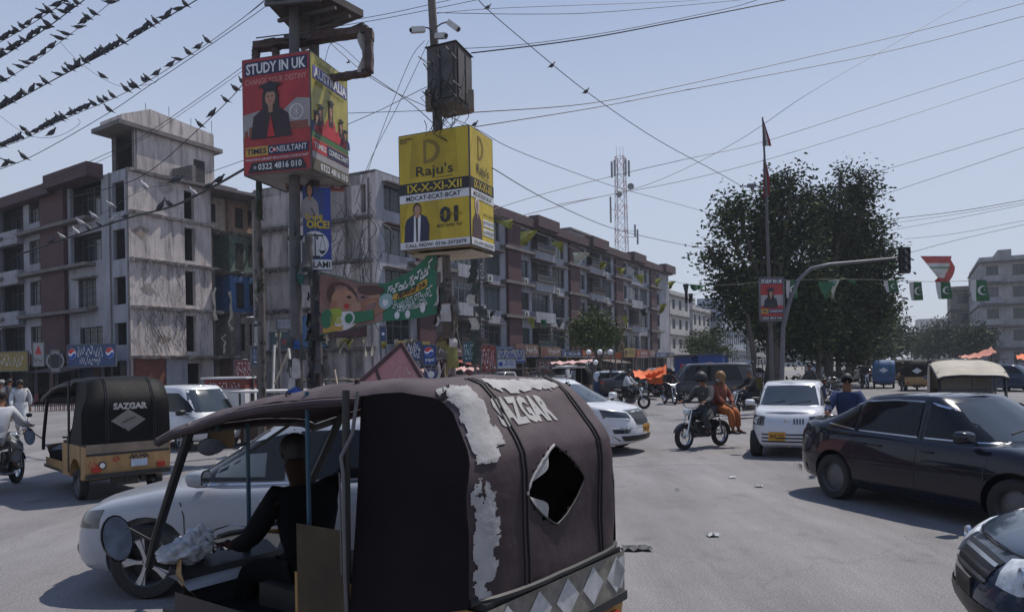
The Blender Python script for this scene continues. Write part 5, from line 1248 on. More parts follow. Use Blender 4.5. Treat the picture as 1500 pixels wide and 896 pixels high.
mb = MB(); mb.add([tw_pt(-.9, 0, zt + .28), tw_pt(ta, 0, zt + .28), tw_pt(ta, 0, zt + 1.3), tw_pt(1.3, 0, zt + 1.65), tw_pt(-.9, 0, zt + .75), tw_pt(-.9, tbn, zt + .28), tw_pt(ta, tbn, zt + .28), tw_pt(ta, tbn, zt + 1.3), tw_pt(1.3, tbn, zt + 1.65), tw_pt(-.9, tbn, zt + .75)], [(0, 1, 2, 3, 4), (0, 4, 9, 5), (1, 2, 7, 6), (2, 3, 8, 7), (3, 4, 9, 8), (5, 6, 7, 8, 9)]); mb.build('tower_parapet', cream_wall, lb, world=True)
mb = MB(); obox(mb, T0, S2, -L2, 4.9, 5.9, 14.9, 17.0, .005, .03); mb.build('tower_door', dark_in, lb, world=True)
mb = MB(); obox(mb, C0, S2, N2, 5.2, 12.0, 14.6, 15.9, -3.5, -3.2); obox(mb, C0, S2, N2, 5.2, 5.5, 14.6, 15.9, -3.2, -.2); mb.build('roof_parapet', conc, lb, world=True)
for i in range(4): mb = MB(); p = tw_pt(1 + i * 1.9, .1, zt + 1.2); mb.tube([p, p + Vector((0, 0, .8 + .3 * (i % 2)))], .02, 5); mb.build('starter_bar', grill_m, lb, world=True)

pier = [mat('pier_dark', (.05, .045, .04), .9, var=.5), mat('pier_tile', (.10, .05, .04), .7, var=.4)]
for s0 in starts:
 for k, (a, b) in enumerate(((3.38, 3.82), (7.18, 7.62), (10.58, 11.02), (13.88, 14.52))):
  if s0 + 14.3 + a > 0 and s0 + 14.3 + b < LL: mb = MB(); obox(mb, A0, st, nn, s0 + 14.3 + a, s0 + 14.3 + b, .14, 2.72, .004, .12); mb.build('shop_pier', pier[k % 2], long_b, world=True)
for k in range(15):
 a = 1.2 + 3.4 * k
 if a < FL - .7: mb = MB(); obox(mb, C0, L2, NL, a - .62, a + .02, .13, 2.62, .004, .12); mb.build('shop_pier', pier[k % 2], lb, world=True)
# farther buildings
def block(label, p0, u, n, L, H, dep, cols, rows, m, name='building', z_first=1.2, wz=1.4, wfrac=.45, group=None, roofbits=0, blueish=False, balc=False):
 t = thing(name, label, 'building', (p0[0], p0[1], 0), 0, group); p0 = Vector((p0[0], p0[1], 0)); n = Vector(n); u = Vector(u)
 ops = []; cw = L / cols; fh = (H - .8) / rows
 for r in range(rows):
  for c in range(cols): ops.append((c * cw + cw * (1 - wfrac) / 2, c * cw + cw * (1 + wfrac) / 2, r * fh + fh * .32, r * fh + fh * .82))
 wallgrid(t, p0, u, n, L, 0, H, ops, m, .3)
 for q in ops: window(t, p0, u, n, *q, .2, 2, gm=bl[0] if rnd.random() < .2 else None)
 for r in range(1, rows + 1):
  mb = MB(); obox(mb, p0, u, n, 0, L, r * fh - .12, r * fh + .1, 0, .3 if not balc else .9); mb.build('floor_ledge', conc, t, world=True)
 if balc:
  for q in ops[::2]: mb = MB(); obox(mb, p0, u, n, q[0] - .5, q[1] + .5, q[2] - fh * .25, q[2] + .1, .02, .85); mb.build('balcony_parapet', white_wall if rnd.random() < .5 else m, t, world=True)
 # side wall facing the camera, with its own windows
 side = Vector(u) * -1; b0 = p0; sops = []
 nc = max(2, int(dep / 4))
 for r in range(rows):
  for c in range(nc): sops.append((dep / nc * (c + .3), dep / nc * (c + .62), r * fh + fh * .35, r * fh + fh * .8))
 wallgrid(t, b0, -n, side, dep, 0, H, sops, m, .25, 'side_wall')
 for q in sops: window(t, b0, -n, side, *q, .18, 2)
 for r in range(1, rows + 1): mb = MB(); obox(mb, b0, -n, side, 0, dep, r * fh - .1, r * fh + .08, 0, .25); mb.build('floor_ledge', conc, t, world=True)
 mb = MB(); obox(mb, p0, u, n, .02, L, H - .25, H - .02, -dep, -.3); mb.build('roof', conc, t, world=True)
 mb = MB(); obox(mb, p0, u, n, .31, L, 0, H - .3, -dep, -.45); mb.build('core', dark_in, t, world=True)
 for k in range(roofbits):
  mb = MB(); a = L * (k + .3) / roofbits; obox(mb, p0, u, n, a, a + rnd.uniform(1.5, 4), H, H + rnd.uniform(1, 2.6), -dep * .7, -1); mb.build('rooftop_room', m, t, world=True)
 return t
grey_wall = mat('grey_plaster', (.33, .32, .32), .9, var=.2, scale=.5, streak=.5, dirt=(.12, .11, .1))
pale_wall = mat('pale_plaster', (.45, .43, .42), .9, var=.15, scale=.5, streak=.4, dirt=(.18, .16, .15))
bq = mat('bluegrey_plaster', (.3, .33, .39), .85, var=.2, scale=.8, streak=.4)
e1 = A0 + S2 * 79; block('narrow pale block standing just past the end of the long maroon block', (e1 + N2 * -2), S2, N2, 12, 14.0, 12, 3, 4, pale_wall)
block('grey plastered block behind green bunting, beyond the narrow pale block', (A0 + S2 * 97 + N2 * -3), S2, N2, 14, 12.5, 14, 4, 3, pale_wall, roofbits=1)
block('blue grey block of tall windows half hidden by the big tree', (A0 + S2 * 112 - N2 * 1), S2, N2, 24, 13.8, 8, 11, 3, bq, roofbits=3, wfrac=.6)
block('pale flat roofed block on the left side far down the street', (A0 + S2 * 140), S2, N2, 30, 13, 10, 7, 4, grey_wall, roofbits=1)
# right side of the street
n_r = -N2
def on_right(px, d): p = P(px, 525, d); return Vector((p.x, p.y, 0))
long_b.scale = (1, 1, 1.06); lb.scale = (1, 1, 1.06)
rp = on_right(1437, 118)
block('tall grey apartment block with stepped roofline at the right edge', rp, N2, -S2, 34, 17.6, 26, 10, 5, grey_wall, roofbits=4, balc=True)
# the same block's gable end lies beyond; a lower brown neighbour past it
block('brown grey block beside the stepped block on the right, lower and farther', rp + S2 * 27 - N2 * 3, N2, -S2, 12, 15.5, 16, 3, 4, mat('brown_plaster', (.24, .21, .18), .9, streak=.4), roofbits=1)
block('distant pale slab of flats above the trees down the street', P(1346, 470, 420) * Vector((1, 1, 0)), Vector((.95, -.3, 0)), Vector((-.3, -.95, 0)), 13.5, 24, 10, 5, 6, pale_wall)
block('distant grey block with roof sheds right of the far pale slab', P(1388, 470, 330) * Vector((1, 1, 0)), Vector((.95, -.3, 0)), Vector((-.3, -.95, 0)), 11, 20, 8, 4, 5, grey_wall, roofbits=2)
block('hazy block closing the left side at the end of the avenue', (A0 + S2 * 230 + N2 * 2), S2, N2, 60, 12, 10, 12, 3, pale_wall)
# lattice mast
mt = P(911, 375, 122); mt.z = 14.8
mast = thing('mobile_mast', 'tall red and white lattice mobile phone mast rising behind the maroon block', 'mast', (mt.x, mt.y, 0))
mr_, mw_ = mat('mast_red', (.3, .1, .1), .6), mat('mast_white', (.4, .4, .4), .6)
def mpt(k, z): s = 1.25 - .55 * (z - 0) / 37; a = R(20 + 90 * k); return Vector((mt.x + s * math.cos(a) * 1.3, mt.y + s * math.sin(a) * 1.3, z))
zz = list(np.linspace(0, 35.5, 19))
for i in range(18):
 mb = MB()
 for k in range(4):
  mb.bar(mpt(k, zz[i]), mpt(k, zz[i + 1]), .09); mb.bar(mpt(k, zz[i]), mpt((k + 1) % 4, zz[i + 1]), .045); mb.bar(mpt((k + 1) % 4, zz[i]), mpt(k, zz[i + 1]), .045); mb.bar(mpt(k, zz[i + 1]), mpt((k + 1) % 4, zz[i + 1]), .05)
 props(mb.build('lattice_section', mr_ if i % 2 else mw_, mast, world=True), kind='stuff')
mb0 = mat('antenna_grey', (.22, .22, .24), .5)
for k in range(3):
 for z in (33.5,):
  for off in (-.5, .5):
   a = R(120 * k + 200); c = Vector((mt.x + 1.3 * math.cos(a) + off * math.sin(a), mt.y + 1.3 * math.sin(a) - off * math.cos(a), z)); mb = MB(); mb.box(c, (.3, .16, 2.6), a); mb.build('panel_antenna', mb0, mast, world=True)
for x, z, h in ((-1.7, 27.0, 4.2), (2.6, 22.5, 2.4), (2.2, 23.5, 2.0)):
 mb = MB(); mb.box((mt.x + x, mt.y, z), (.28, .2, h)); mb.bar((mt.x, mt.y, z), (mt.x + x, mt.y, z), .06); mb.build('panel_antenna', mb0, mast, world=True)
for x, z, r in ((1.5, 30.5, .55), (-.4, 29.3, .5)):
 mb = MB(); mb.lathe([(.01, .1), (r * .7, .05), (r, -.2)], (mt.x + x, mt.y - .6, z), 14, 'y'); mb.build('dish', mb0, mast, world=True)
mb = MB(); 
for x in (-.6, 0, .5): mb.tube([(mt.x + x, mt.y, 35), (mt.x + x, mt.y, 37.2)], .03, 5)
mb.build('whip_antenna', mb0, mast, world=True)
# ---------------------------------------------------------------- printed colours
def ink(n, c): return mat('ink_' + n, c, .55, var=.16, scale=2.5, streak=.22, dirt=(.07, .06, .05))
iw, ik, iy, ir, ib, ig = ink('white', (.62, .62, .63)), ink('black', (.015, .015, .018)), ink('yellow', (.55, .40, .03)), ink('red', (.42, .02, .025)), ink('blue', (.02, .05, .28)), ink('green', (.02, .16, .07))
isk, inv, igold, igr, iolive = ink('skin', (.36, .19, .12)), ink('navy', (.02, .02, .06)), ink('gold', (.5, .3, .05)), ink('grey', (.28, .26, .26)), ink('olive', (.25, .24, .05))
pole_m = mat('pole_steel', (.085, .08, .08), .7, var=.35, scale=2, bump=.2, streak=.4, dirt=(.12, .08, .06)); pole_c = mat('pole_concrete', (.12, .105, .095), .9, var=.35, scale=3, bump=.4)
cloth_dk = mat('rag_dark', (.05, .06, .055), .95, var=.5, scale=5)
def bust(F, cx, cy, w, h, robe, hair, sk=None, capm=None):            # a printed head and shoulders
 sk = sk or isk
 F.poly([(cx - w * .5, cy), (cx + w * .5, cy), (cx + w * .42, cy + h * .38), (cx + w * .16, cy + h * .52), (cx - w * .16, cy + h * .52), (cx - w * .42, cy + h * .38)], robe, 2)
 F.poly([(cx + w * .2 * math.cos(t), cy + h * .68 + h * .19 * math.sin(t)) for t in [2 * math.pi * i / 16 for i in range(16)]], hair, 3)
 F.poly([(cx - w * .2, cy + h * .3), (cx + w * .2, cy + h * .3), (cx + w * .2, cy + h * .68), (cx - w * .2, cy + h * .68)], hair, 2.5) if capm else None
 F.poly([(cx - w * .05, cy + h * .42), (cx + w * .05, cy + h * .42), (cx + w * .06, cy + h * .6), (cx - w * .06, cy + h * .6)], sk, 3.5)
 F.poly([(cx + w * .125 * math.cos(t), cy + h * .665 + h * .135 * math.sin(t)) for t in [2 * math.pi * i / 16 for i in range(16)]], sk, 4)
 for sx in (-1, 1): F.rect(cx + sx * w * .05 - w * .02, cy + h * .68, cx + sx * w * .05 + w * .02, cy + h * .695, ik, 5)
 F.rect(cx - w * .03, cy + h * .6, cx + w * .03, cy + h * .612, ir, 5)
 if capm:
  F.poly([(cx - w * .3, cy + h * .86), (cx, cy + h * .80), (cx + w * .3, cy + h * .87), (cx, cy + h * .94)], capm, 6)
  F.poly([(cx - w * .16, cy + h * .76), (cx + w * .16, cy + h * .76), (cx + w * .16, cy + h * .86), (cx - w * .16, cy + h * .86)], capm, 5)
def boxsign(t, c_near, c_left, c_right, z0, z1, m1, m2, edge, lean=0):
 """four sided hanging sign box; returns the two printed faces"""
 a, l, r = [Vector((p.x, p.y, 0)) for p in (c_near, c_left, c_right)]; b = l + r - a; H = z1 - z0
 mb = MB(); mb.add([p + Vector((0, 0, z)) for z in (z0, z1) for p in (a, r, b, l)], [(0, 1, 2, 3), (4, 5, 6, 7), (0, 1, 5, 4), (1, 2, 6, 5), (2, 3, 7, 6), (3, 0, 4, 7)]); mb.build('sign_box', edge, t, world=True)
 mb = MB()
 for p, q in ((a, l), (a, r), (l, b), (r, b)):
  for z in (z0, z1): mb.bar(p + Vector((0, 0, z)), q + Vector((0, 0, z)), .035)
 for p in (a, l, r, b): mb.bar(p + Vector((0, 0, z0)), p + Vector((0, 0, z1)), .035)
 mb.build('frame', pole_m, t, world=True)
 F1 = Face(l + Vector((0, 0, z0)), a - l, (0, 0, 1), (a - l).length, H, .004); F1.o += F1.n * .019
 F2 = Face(a + Vector((0, 0, z0)), r - a, (0, 0, 1), (r - a).length, H, .004); F2.o += F2.n * .019
 F1.rect(0, 0, 1, 1, m1, 0, 'print_sheet'); F2.rect(0, 0, 1, 1, m2, 0, 'print_sheet')
 return F1, F2
# -- red / yellow study advertisement on two steel poles
cn, cl, cr_ = P(455, 160, 16), P(357, 160, 16.48), P(508, 160, 17.56)
zr0, zr1 = P(455, 247, 16).z, P(455, 75, 16).z
poles_b = Vector((-4.95, 16.9, .15))
gp = thing('sign_pole', 'pair of tall steel poles carrying the red study abroad sign box', 'pole', (-4.8, 16.8, .15))
for k, (px, d) in enumerate(((433, 16.6), (462, 17.1))):
 b0 = P(px + 2, 525, d); top = P(px - 1, -30, d); mb = MB(); mb.tube([(b0.x, b0.y, .15), (b0.x, b0.y, 5), (top.x, top.y, top.z + 1)], [.135, .125, .11], 12); mb.build('pole', pole_m, gp, smooth=True, world=True)
for z in (4.9, 6.0, 8.7, 9.4): mb = MB(); mb.bar(P(425, 525, 16.85).xy.to_3d() + Vector((0, 0, z)), P(470, 525, 16.85).xy.to_3d() + Vector((0, 0, z)), .1); mb.build('cross_brace', pole_m, gp, world=True)
sg = thing('advert_box', 'box sign with red STUDY IN UK face and yellow AUSTRALIA face', 'sign', (cn.x, cn.y, zr0))
ired = mat('print_red', (.33, .022, .025), .45, var=.3, scale=1.2, streak=.35, dirt=(.08, .02, .02), bump=.5); iyel2 = mat('print_olive', (.33, .28, .05), .4, var=.35, scale=1.6)
F1, F2 = boxsign(sg, cn, cl, cr_, zr0, zr1, ired, iyel2, mat('box_edge', (.2, .19, .18), .6))
F1.rect(.03, .855, .97, .975, inv, 1); F1.text('STUDY IN UK', .06, .865, .95, .96, iw, 3, .03)
F1.text('CHANGE YOUR DESTINY', .04, .775, .96, .825, ink('pink', (.5, .2, .18)), 2, .02)
F1.poly([(0, .33), (1, .36), (1, .60), (.8, .62), (.55, .5), (.3, .55), (0, .52)], igr, 1)
F1.disc(.8, .5, .17, iw, 1.5); F1.disc(.8, .5, .15, igr, 1.8)
for k in range(8): F1.poly([(.8 + .004, .5), (.8 - .004, .5), (.8 + .17 / F1.W * math.cos(k * .785), .5 + .17 / F1.H * math.sin(k * .785))], iw, 2)
for k, hh in enumerate((.1, .16, .09, .2, .12, .08)): F1.rect(.02 + .07 * k, .33, .07 + .07 * k, .33 + hh * .5, ink('rust', (.2, .06, .04)), 1.6)
F1.rect(.62, .35, .97, .42, ink('rust', (.2, .06, .04)), 1.7)
bust(F1, .42, .30, .62, .52, ink('robe', (.03, .015, .02)), ink('hairprint', (.03, .02, .018)), capm=ik)
F1.poly([(.36, .31), (.42, .5), (.48, .31)], ir, 4)
F1.rect(.03, .155, .37, .235, igold, 2); F1.rect(.37, .155, .97, .235, inv, 2); F1.text('TIMES', .05, .17, .35, .22, inv, 4, .02); F1.text('C  NSULTANT', .39, .17, .95, .222, iw, 4, .01)
F1.disc(.47, .195, .055, ir, 4); F1.disc(.47, .195, .03, iw, 5)
F1.text("PAKISTAN'S LARGEST EDUCATION CONSULTANT", .03, .115, .97, .135, iw, 2, .01)
F1.poly([(.06, .01), (.94, .01), (.88, .1), (.12, .1)], ik, 2); F1.disc(.17, .055, .04, igr, 3); F1.text('0322 4816 010', .22, .03, .87, .085, iw, 4, .02)
F1.flush(sg, world=True)
F2.text('BRIGHTEN YOUR', .1, .92, .9, .95, iolive, 2, .01); F2.text('AUSTRALIA', .06, .80, .95, .89, iw, 4, .04); F2.rect(.04, .79, .97, .9, ink('lilac', (.12, .12, .33)), 2)
F2.text('STUDY WITHOUT', .1, .74, .9, .77, iolive, 2, .02)
F2.poly([(0, .28), (1, .28), (1, .36), (0, .42)], ink('grass', (.05, .12, .04)), 1)
for k, (x, hh, m_) in enumerate(((.22, .28, ir), (.78, .26, ir), (.12, .2, inv), (.9, .18, inv), (.5, .38, ir))): bust(F2, x, .33, .3, hh, m_, ink('hairprint', 0), capm=ik)
F2.rect(0, .16, 1, .27, ir, 2); F2.text('TIMES', .04, .19, .36, .24, iw, 3); F2.rect(.38, .165, 1, .265, inv, 3); F2.text('CONSULTANT', .42, .19, .96, .24, iw, 5)
F2.rect(0, 0, 1, .1, ink('brownbar', (.1, .08, .05)), 2); F2.text('0322 4816 010', .2, .02, .95, .08, iw, 4, .02); F2.rect(0, .1, 1, .16, igr, 1)
F2.flush(sg, world=True)
# second, lower panel tucked behind
lp = thing('lower_advert', 'faded pink advert panel partly hidden beneath the red sign box', 'sign', (-4.3, 17.6, 5.4))
mb = MB(); a, b = P(418, 262, 17.3), P(500, 262, 17.6); F = Face(Vector((a.x, a.y, P(458, 278, 17.4).z)), Vector((b.x - a.x, b.y - a.y, 0)), (0, 0, 1), 1.32, .62, .004)
mb.poly([F.pt(*q, 0) for q in ((0, 0), (1, 0), (1, 1), (0, 1))], -.05, F.n); mb.build('panel', ink('fadedpink', (.4, .16, .14)), lp, world=True); F.text('UN SSED O', .1, .1, .95, .35, iw, 2, .02); F.rect(.0, .5, 1, .6, iw, 1); F.flush(lp, world=True)
# blue justice banner
bn = thing('party_banner', 'tall blue banner with white scale emblem tied behind the steel pole', 'banner', (-4.6, 17.4, 3.9))
a, b = P(444, 340, 16.72), P(485, 340, 16.9); z0, z1 = P(460, 396, 16.8).z, P(460, 274, 16.8).z
F = Face(Vector((a.x, a.y, z0)), Vector((b.x - a.x, b.y - a.y, 0)), (0, 0, 1), (b.xy - a.xy).length, z1 - z0, .004)
mb = MB(); mb.poly([F.pt(*q, 0) for q in ((0, 0), (1, 0), (1, 1), (0, 1))], -.02, F.n); mb.build('banner_cloth', ink('royal', (.02, .05, .3)), bn, world=True)
F.rect(-.0, .0, .75, .98, ink('royal2', (.03, .06, .2)), .5); bust(F, .25, .62, .7, .5, igr, ik)
F.text('D BHI', .1, .60, .7, .67, iy, 3, .03); F.text('OICE!', .12, .50, .95, .6, iy, 7, .04); F.disc(.42, .31, .3, iw, 1)
F.rect(.4, .17, .44, .45, ik, 2); F.rect(.14, .41, .72, .43, ik, 2); F.poly([(.05, .24), (.3, .24), (.22, .2), (.12, .2)], ik, 2); F.poly([(.55, .24), (.8, .24), (.72, .2), (.62, .2)], ik, 2); F.rect(.25, .15, .6, .175, ik, 2)
for x0, x1 in ((.17, .06), (.17, .29), (.68, .57), (.68, .79)): F.poly([(x0, .42), (x0 + .015, .42), (x1 + .015, .24), (x1, .24)], ik, 2)
F.rect(0, .01, 1, .13, iw, 3); F.text('-ISLAMI', .03, .03, .95, .11, ik, 5, .02); F.flush(bn, world=True)
# canopy plate at the top and the broken hoarding frame
cp = thing('shade_plate', 'rusty sheet platform cut off at the top of the steel poles', 'platform', (-4.7, 16.8, 9.6))
zc = P(455, 25, 16.5).z; mb = MB(); q = [P(388, 0, 16.2), P(470, 25, 16.0), P(532, 0, 17.2), P(440, -30, 18.5)]
mb.poly([Vector((p.x, p.y, zc + .2 + k * .05)) for k, p in enumerate(q)], .16, (0, 0, 1)); mb.build('plate', mat('rust_plate', (.07, .055, .05), .8, var=.5), cp, world=True)
for k in range(4):
 a, b = q[0].lerp(q[3], k / 3), q[1].lerp(q[2], k / 3); mb = MB(); mb.bar((a.x, a.y, zc + .14), (b.x, b.y, zc + .14), .07); mb.build('joist', pole_m, cp, world=True)
hf = thing('hoarding_frame', 'empty rusted hoarding frame with torn edges above the red sign box', 'frame', (-4.2, 16.9, 8.4))
fm_ = mat('rust_frame', (.075, .05, .045), .85, var=.5, scale=4, bump=.4)
c1, c2, c3, c4 = P(375, 70, 17.3), P(541, 45, 16.6), P(541, 106, 16.6), P(375, 100, 17.3)
for a, b, wd in ((c1, c2, .17), (c2, c3, .16), (P(470, 118, 16.95), c3, .12), (c1, c4, .13), (P(404, 66, 17.2), P(404, 92, 17.2), .13)):
 mb = MB(); n_ = 10; pts = [a.lerp(b, i / n_) + Vector((0, 0, rnd.uniform(-.012, .012))) for i in range(n_ + 1)]
 for i in range(n_): mb.bar(pts[i], pts[i + 1], .28 if wd > .15 else .2, wd * rnd.uniform(.8, 1.1))
 mb.build('frame_member', fm_, hf, world=True)
mb = MB(); mb.grid([[P(535 + 12 * i - (8 + 4 * math.sin(j)) * (i == 0) , 44 + 62 * j / 8, 16.5 + .2 * i) for i in range(2)] for j in range(9)]); mb.build('torn_sheet', mat('torn_white', (.35, .33, .31), .9, var=.4), hf, world=True)
mb = MB(); mb.tube([P(375, 56, 17), P(425, 50, 17), P(425, 66, 17)], .015, 5); mb.build('wire_bracket', pole_m, hf, world=True)
# -- yellow tuition sign on a leaning pole
cn, cl, cr_ = P(688, 260, 15), P(586, 260, 15.7), P(721, 260, 16.05); zy0, zy1 = P(688, 357, 15).z, P(688, 184, 15).z
yp = thing('utility_pole', 'leaning wooden utility pole carrying the yellow sign box and wiring cabinet', 'pole', (P(655, 525, 15.9).x, 15.9, .15))
pts = [P(658, 600, 15.9), P(655, 470, 15.9), P(648, 350, 15.9), P(641, 180, 15.9), P(636, 60, 15.9), P(631, -20, 15.9)]; pts[0].z = .15
mb = MB(); mb.tube(pts, [.17, .16, .13, .105, .09, .08], 12); mb.build('pole', pole_c, yp, smooth=True, world=True)
sy = thing('advert_box', 'yellow tuition box sign with large D emblem on the leaning pole', 'sign', (cn.x, cn.y, zy0))
yel = mat('print_yellow', (.50, .36, .015), .45, var=.16, scale=1.0, streak=.25, dirt=(.2, .14, .02), bump=.5)
F1, F2 = boxsign(sy, cn, cl, cr_, zy0, zy1, yel, yel, mat('box_edge2', (.4, .34, .2), .6))
ydk = ink('dull_yellow', (.4, .285, .012))
for F, wd in ((F1, 1), (F2, 1)):
 if F is F1: F.poly([(.15, .62), (.85, .62), (.82, 1), (.2, 1)], ydk, .6); F.poly([(.0, .02), (.12, .4), (0, .4)], ydk, .6); F.poly([(.38, .02), (.6, .02), (.55, .42), (.36, .42)], ydk, .6)
 # big D emblem
 dx, dy = (.36, .80) if F is F1 else (.32, .82)
 F.rect(dx, dy - .07, dx + .04, dy + .14, ink('emblem', (.2, .14, .02)), 2)
 for k in range(14):
  a0, a1 = R(-90 + 180 * k / 14), R(-90 + 180 * (k + .8) / 14); F.poly([(dx + .04 + q * math.cos(a), dy + .035 + e * math.sin(a)) for q, e, a in ((.2, .105, a0), (.2, .105, a1), (.14, .075, a1), (.14, .075, a0))], ink('emblem', 0), 2)
 F.text("Raju's", .25, .60, .78, .715, ik, 3, .005); F.text('TUITION CENTRE', .52, .595, .78, .605, ik, 3)
 F.rect(0, .475, 1, .575, ik, 2); F.text('IX-X-XI-XII', .12, .49, .9, .56, iy, 4, .02)
 F.rect(0, .405, 1, .475, iw, 2); F.text('MDCAT-ECAT-BCAT', .1, .42, .88, .46, ik, 4, .015)
 F.rect(0, 0, 1, .06, iw, 2); F.text('CALL NOW: 0336-2072079', .08, .012, .95, .045, ik, 4, .015)
F1.text('NO OFFICE', .02, .955, .2, .975, ik, 3); F1.text('NO TOY', .02, .93, .12, .95, ik, 3)
F1.poly([(.06, .06), (.42, .06), (.43, .2), (.39, .27), (.30, .30), (.2, .30), (.1, .26), (.07, .2)], ink('suit', (.02, .02, .05)), 2.4)
F1.poly([(.2, .06), (.29, .06), (.31, .29), (.21, .29)], iw, 3); F1.poly([(.237, .06), (.262, .06), (.265, .27), (.235, .27)], ik, 3.6)
F1.poly([(.255 + .06 * math.cos(t), .345 + .055 * math.sin(t)) for t in [2 * math.pi * i / 18 for i in range(18)]], ink('hair2', (.06, .03, .02)), 4); F1.poly([(.265 + .048 * math.cos(t), .332 + .045 * math.sin(t)) for t in [2 * math.pi * i / 18 for i in range(18)]], isk, 5)
F1.rect(.23, .27, .29, .31, isk, 4)
F1.text('01', .58, .2, .84, .34, ik, 4, .04); F1.rect(.56, .2665, .9, .2735, yel, 5); F1.text('POSITION IN', .6, .264, .88, .276, ik, 6); F1.text('MOST ENTRY TEST', .54, .165, .9, .19, ik, 3, .01)
bust(F2, .24, .06, .42, .42, ink('shawl', (.06, .03, .03)), iw); F2.text('SPECIAL CLASS IN', .5, .28, .95, .3, ik, 3)
F2.rect(.5, .19, .97, .25, iw, 2); F2.text('IBA TEST | NUST TEST', .52, .205, .95, .235, ik, 4); F2.rect(.5, .11, .97, .17, iw, 2); F2.text('ALL DUET INTER SCIENCE', .52, .125, .95, .155, ik, 4)
F1.flush(sy, world=True); F2.flush(sy, world=True)
mb = MB(); q = [P(600, 362, 15.9), P(690, 352, 15.3), P(722, 362, 16.2), P(640, 368, 16.8)]; zz_ = zy0 - .1
mb.poly([Vector((p.x, p.y, zz_)) for p in q], .04, (0, 0, 1)); mb.build('base_sheet', mat('dirty_cream', (.45, .4, .3), .8), sy, world=True)
# cabinet, cameras
cb = thing('wiring_cabinet', 'weathered steel wiring cabinet with loose cables strapped high on the leaning pole', 'cabinet', (P(657, 120, 15.8).x, 15.8, P(657, 165, 15.8).z))
zc0, zc1 = P(657, 160, 15.8).z, P(657, 76, 15.8).z; a, b, c = P(626, 120, 15.6), P(668, 120, 15.3), P(691, 120, 16.1)
pts = [Vector((p.x, p.y, 0)) for p in (a, b, c, a + c - b)]; mb = MB(); mb.add([p + Vector((0, 0, z)) for z in (zc0, zc1) for p in pts], [(0, 1, 2, 3), (4, 5, 6, 7), (0, 1, 5, 4), (1, 2, 6, 5), (2, 3, 7, 6), (3, 0, 4, 7)])
cab = mat('cabinet_steel', (.075, .07, .075), .75, var=.4, scale=3, streak=.6, dirt=(.1, .07, .05)); mb.build('cabinet_body', cab, cb, world=True)
mb = MB(); cc = sum(pts, Vector()) / 4; mb.add([cc + (p - cc) * 1.12 + Vector((0, 0, zc1 + .005)) for p in pts] + [cc + (p - cc) * .5 + Vector((0, 0, zc1 + .12)) for p in pts], [(0, 1, 2, 3), (4, 5, 6, 7), (0, 1, 5, 4), (1, 2, 6, 5), (2, 3, 7, 6), (3, 0, 4, 7)]); mb.build('lid', cab, cb, world=True)
for (p, q) in ((pts[0], pts[1]), (pts[1], pts[2])):
 for f0, f1 in ((.08, .46), (.54, .92)):
  u = q - p; n_ = u.normalized().cross(Vector((0, 0, 1))); mb = MB(); e0, e1 = p + u * f0 + n_ * .012, p + u * f1 + n_ * .012
  mb.poly([e0 + Vector((0, 0, zc0 + .1)), e1 + Vector((0, 0, zc0 + .1)), e1 + Vector((0, 0, zc1 - .1)), e0 + Vector((0, 0, zc1 - .1))], .02, n_); mb.build('door', cab, cb, world=True)
for x0 in (628, 690): mb = MB(); mb.box(P(x0, 148, 15.6), (.12, .2, .4)); mb.build('junction_box', mat('box_tan', (.16, .13, .1), .8), cb, world=True)
for i in range(14):
 r = random.Random(200 + i); s0 = P(r.uniform(624, 692), r.uniform(80, 160), 15.25); mb = MB()
 pts_ = [s0 + Vector((r.uniform(-.35, .35) * math.sin(k * .9), -.06, -.12 * k + .3 * math.sin(k * 1.3))) for k in range(7)]
 mb.tube(pts_, .008, 4); props(mb.build('loose_cable', MATS['rubber'], cb, smooth=True, world=True))
for k, (x, y, dx, dy, dz, lb) in enumerate(((612, 44, -.3, -.15, -.08, 'white security camera pointing left on the leaning pole'), (664, 38, .24, -.1, -.22, 'white security camera hanging on the right bracket of the leaning pole'), (646, 53, .28, -.25, -.1, 'middle white security camera close to the leaning pole'))):
 c = P(x, y, 15.6); t = thing('security_camera', lb, 'camera', tuple(c), 0, 'cameras on the leaning pole'); d = Vector((dx, dy, dz)).normalized()
 mb = MB(); mb.bar(c - d * .15, c + d * .15, .1, .11); mb.build('housing', flat('camera_white', (.5, .49, .47), .5), t, world=True)
 mb = MB(); mb.tube([c + d * .145, c + d * .175], .04, 10); mb.build('lens', MATS['dark_glass'], t, world=True)
 mb = MB(); pp = P(636, y + 4, 15.85); mb.tube([c - d * .1, c - d * .12 + Vector((0, .1, .08)), pp.lerp(c, .4) + Vector((0, 0, .08)), pp], .015, 6); mb.build('bracket', pole_m, t, world=True)
# rags, tape and torn posters round the poles
def wrap(par, px, y0, y1, d, r0, n, seed, cols):
 r = random.Random(seed)
 for i in range(n):
  y = r.uniform(y0, y1); a = r.uniform(2.6, 6.5); c = P(px + (y - 450) * .02, y, d); w_ = r.uniform(.06, .2); h = r.uniform(.15, .6); rows = []
  for j in range(5):
   u = j / 4; k = 1 + .25 * r.random() + .5 * u * r.random(); rows.append([c + Vector(((r0 * k) * math.cos(a + q * w_ / r0), (r0 * k) * math.sin(a + q * w_ / r0), -h * u + .03 * r.random())) for q in (-.5, -.2, .2, .5)])
  mb = MB(); mb.grid(rows); mb.build('tied_rag', r.choice(cols), par, world=True, smooth=True)
wrap(yp, 655, 430, 590, 15.9, .19, 46, 3, [pole_c, cloth_dk, mat('torn_paper', (.42, .4, .37), .9, var=.3), mat('bark_brown', (.1, .075, .055), .9, var=.5), pole_c, mat('torn_olive', (.16, .15, .05), .9)])
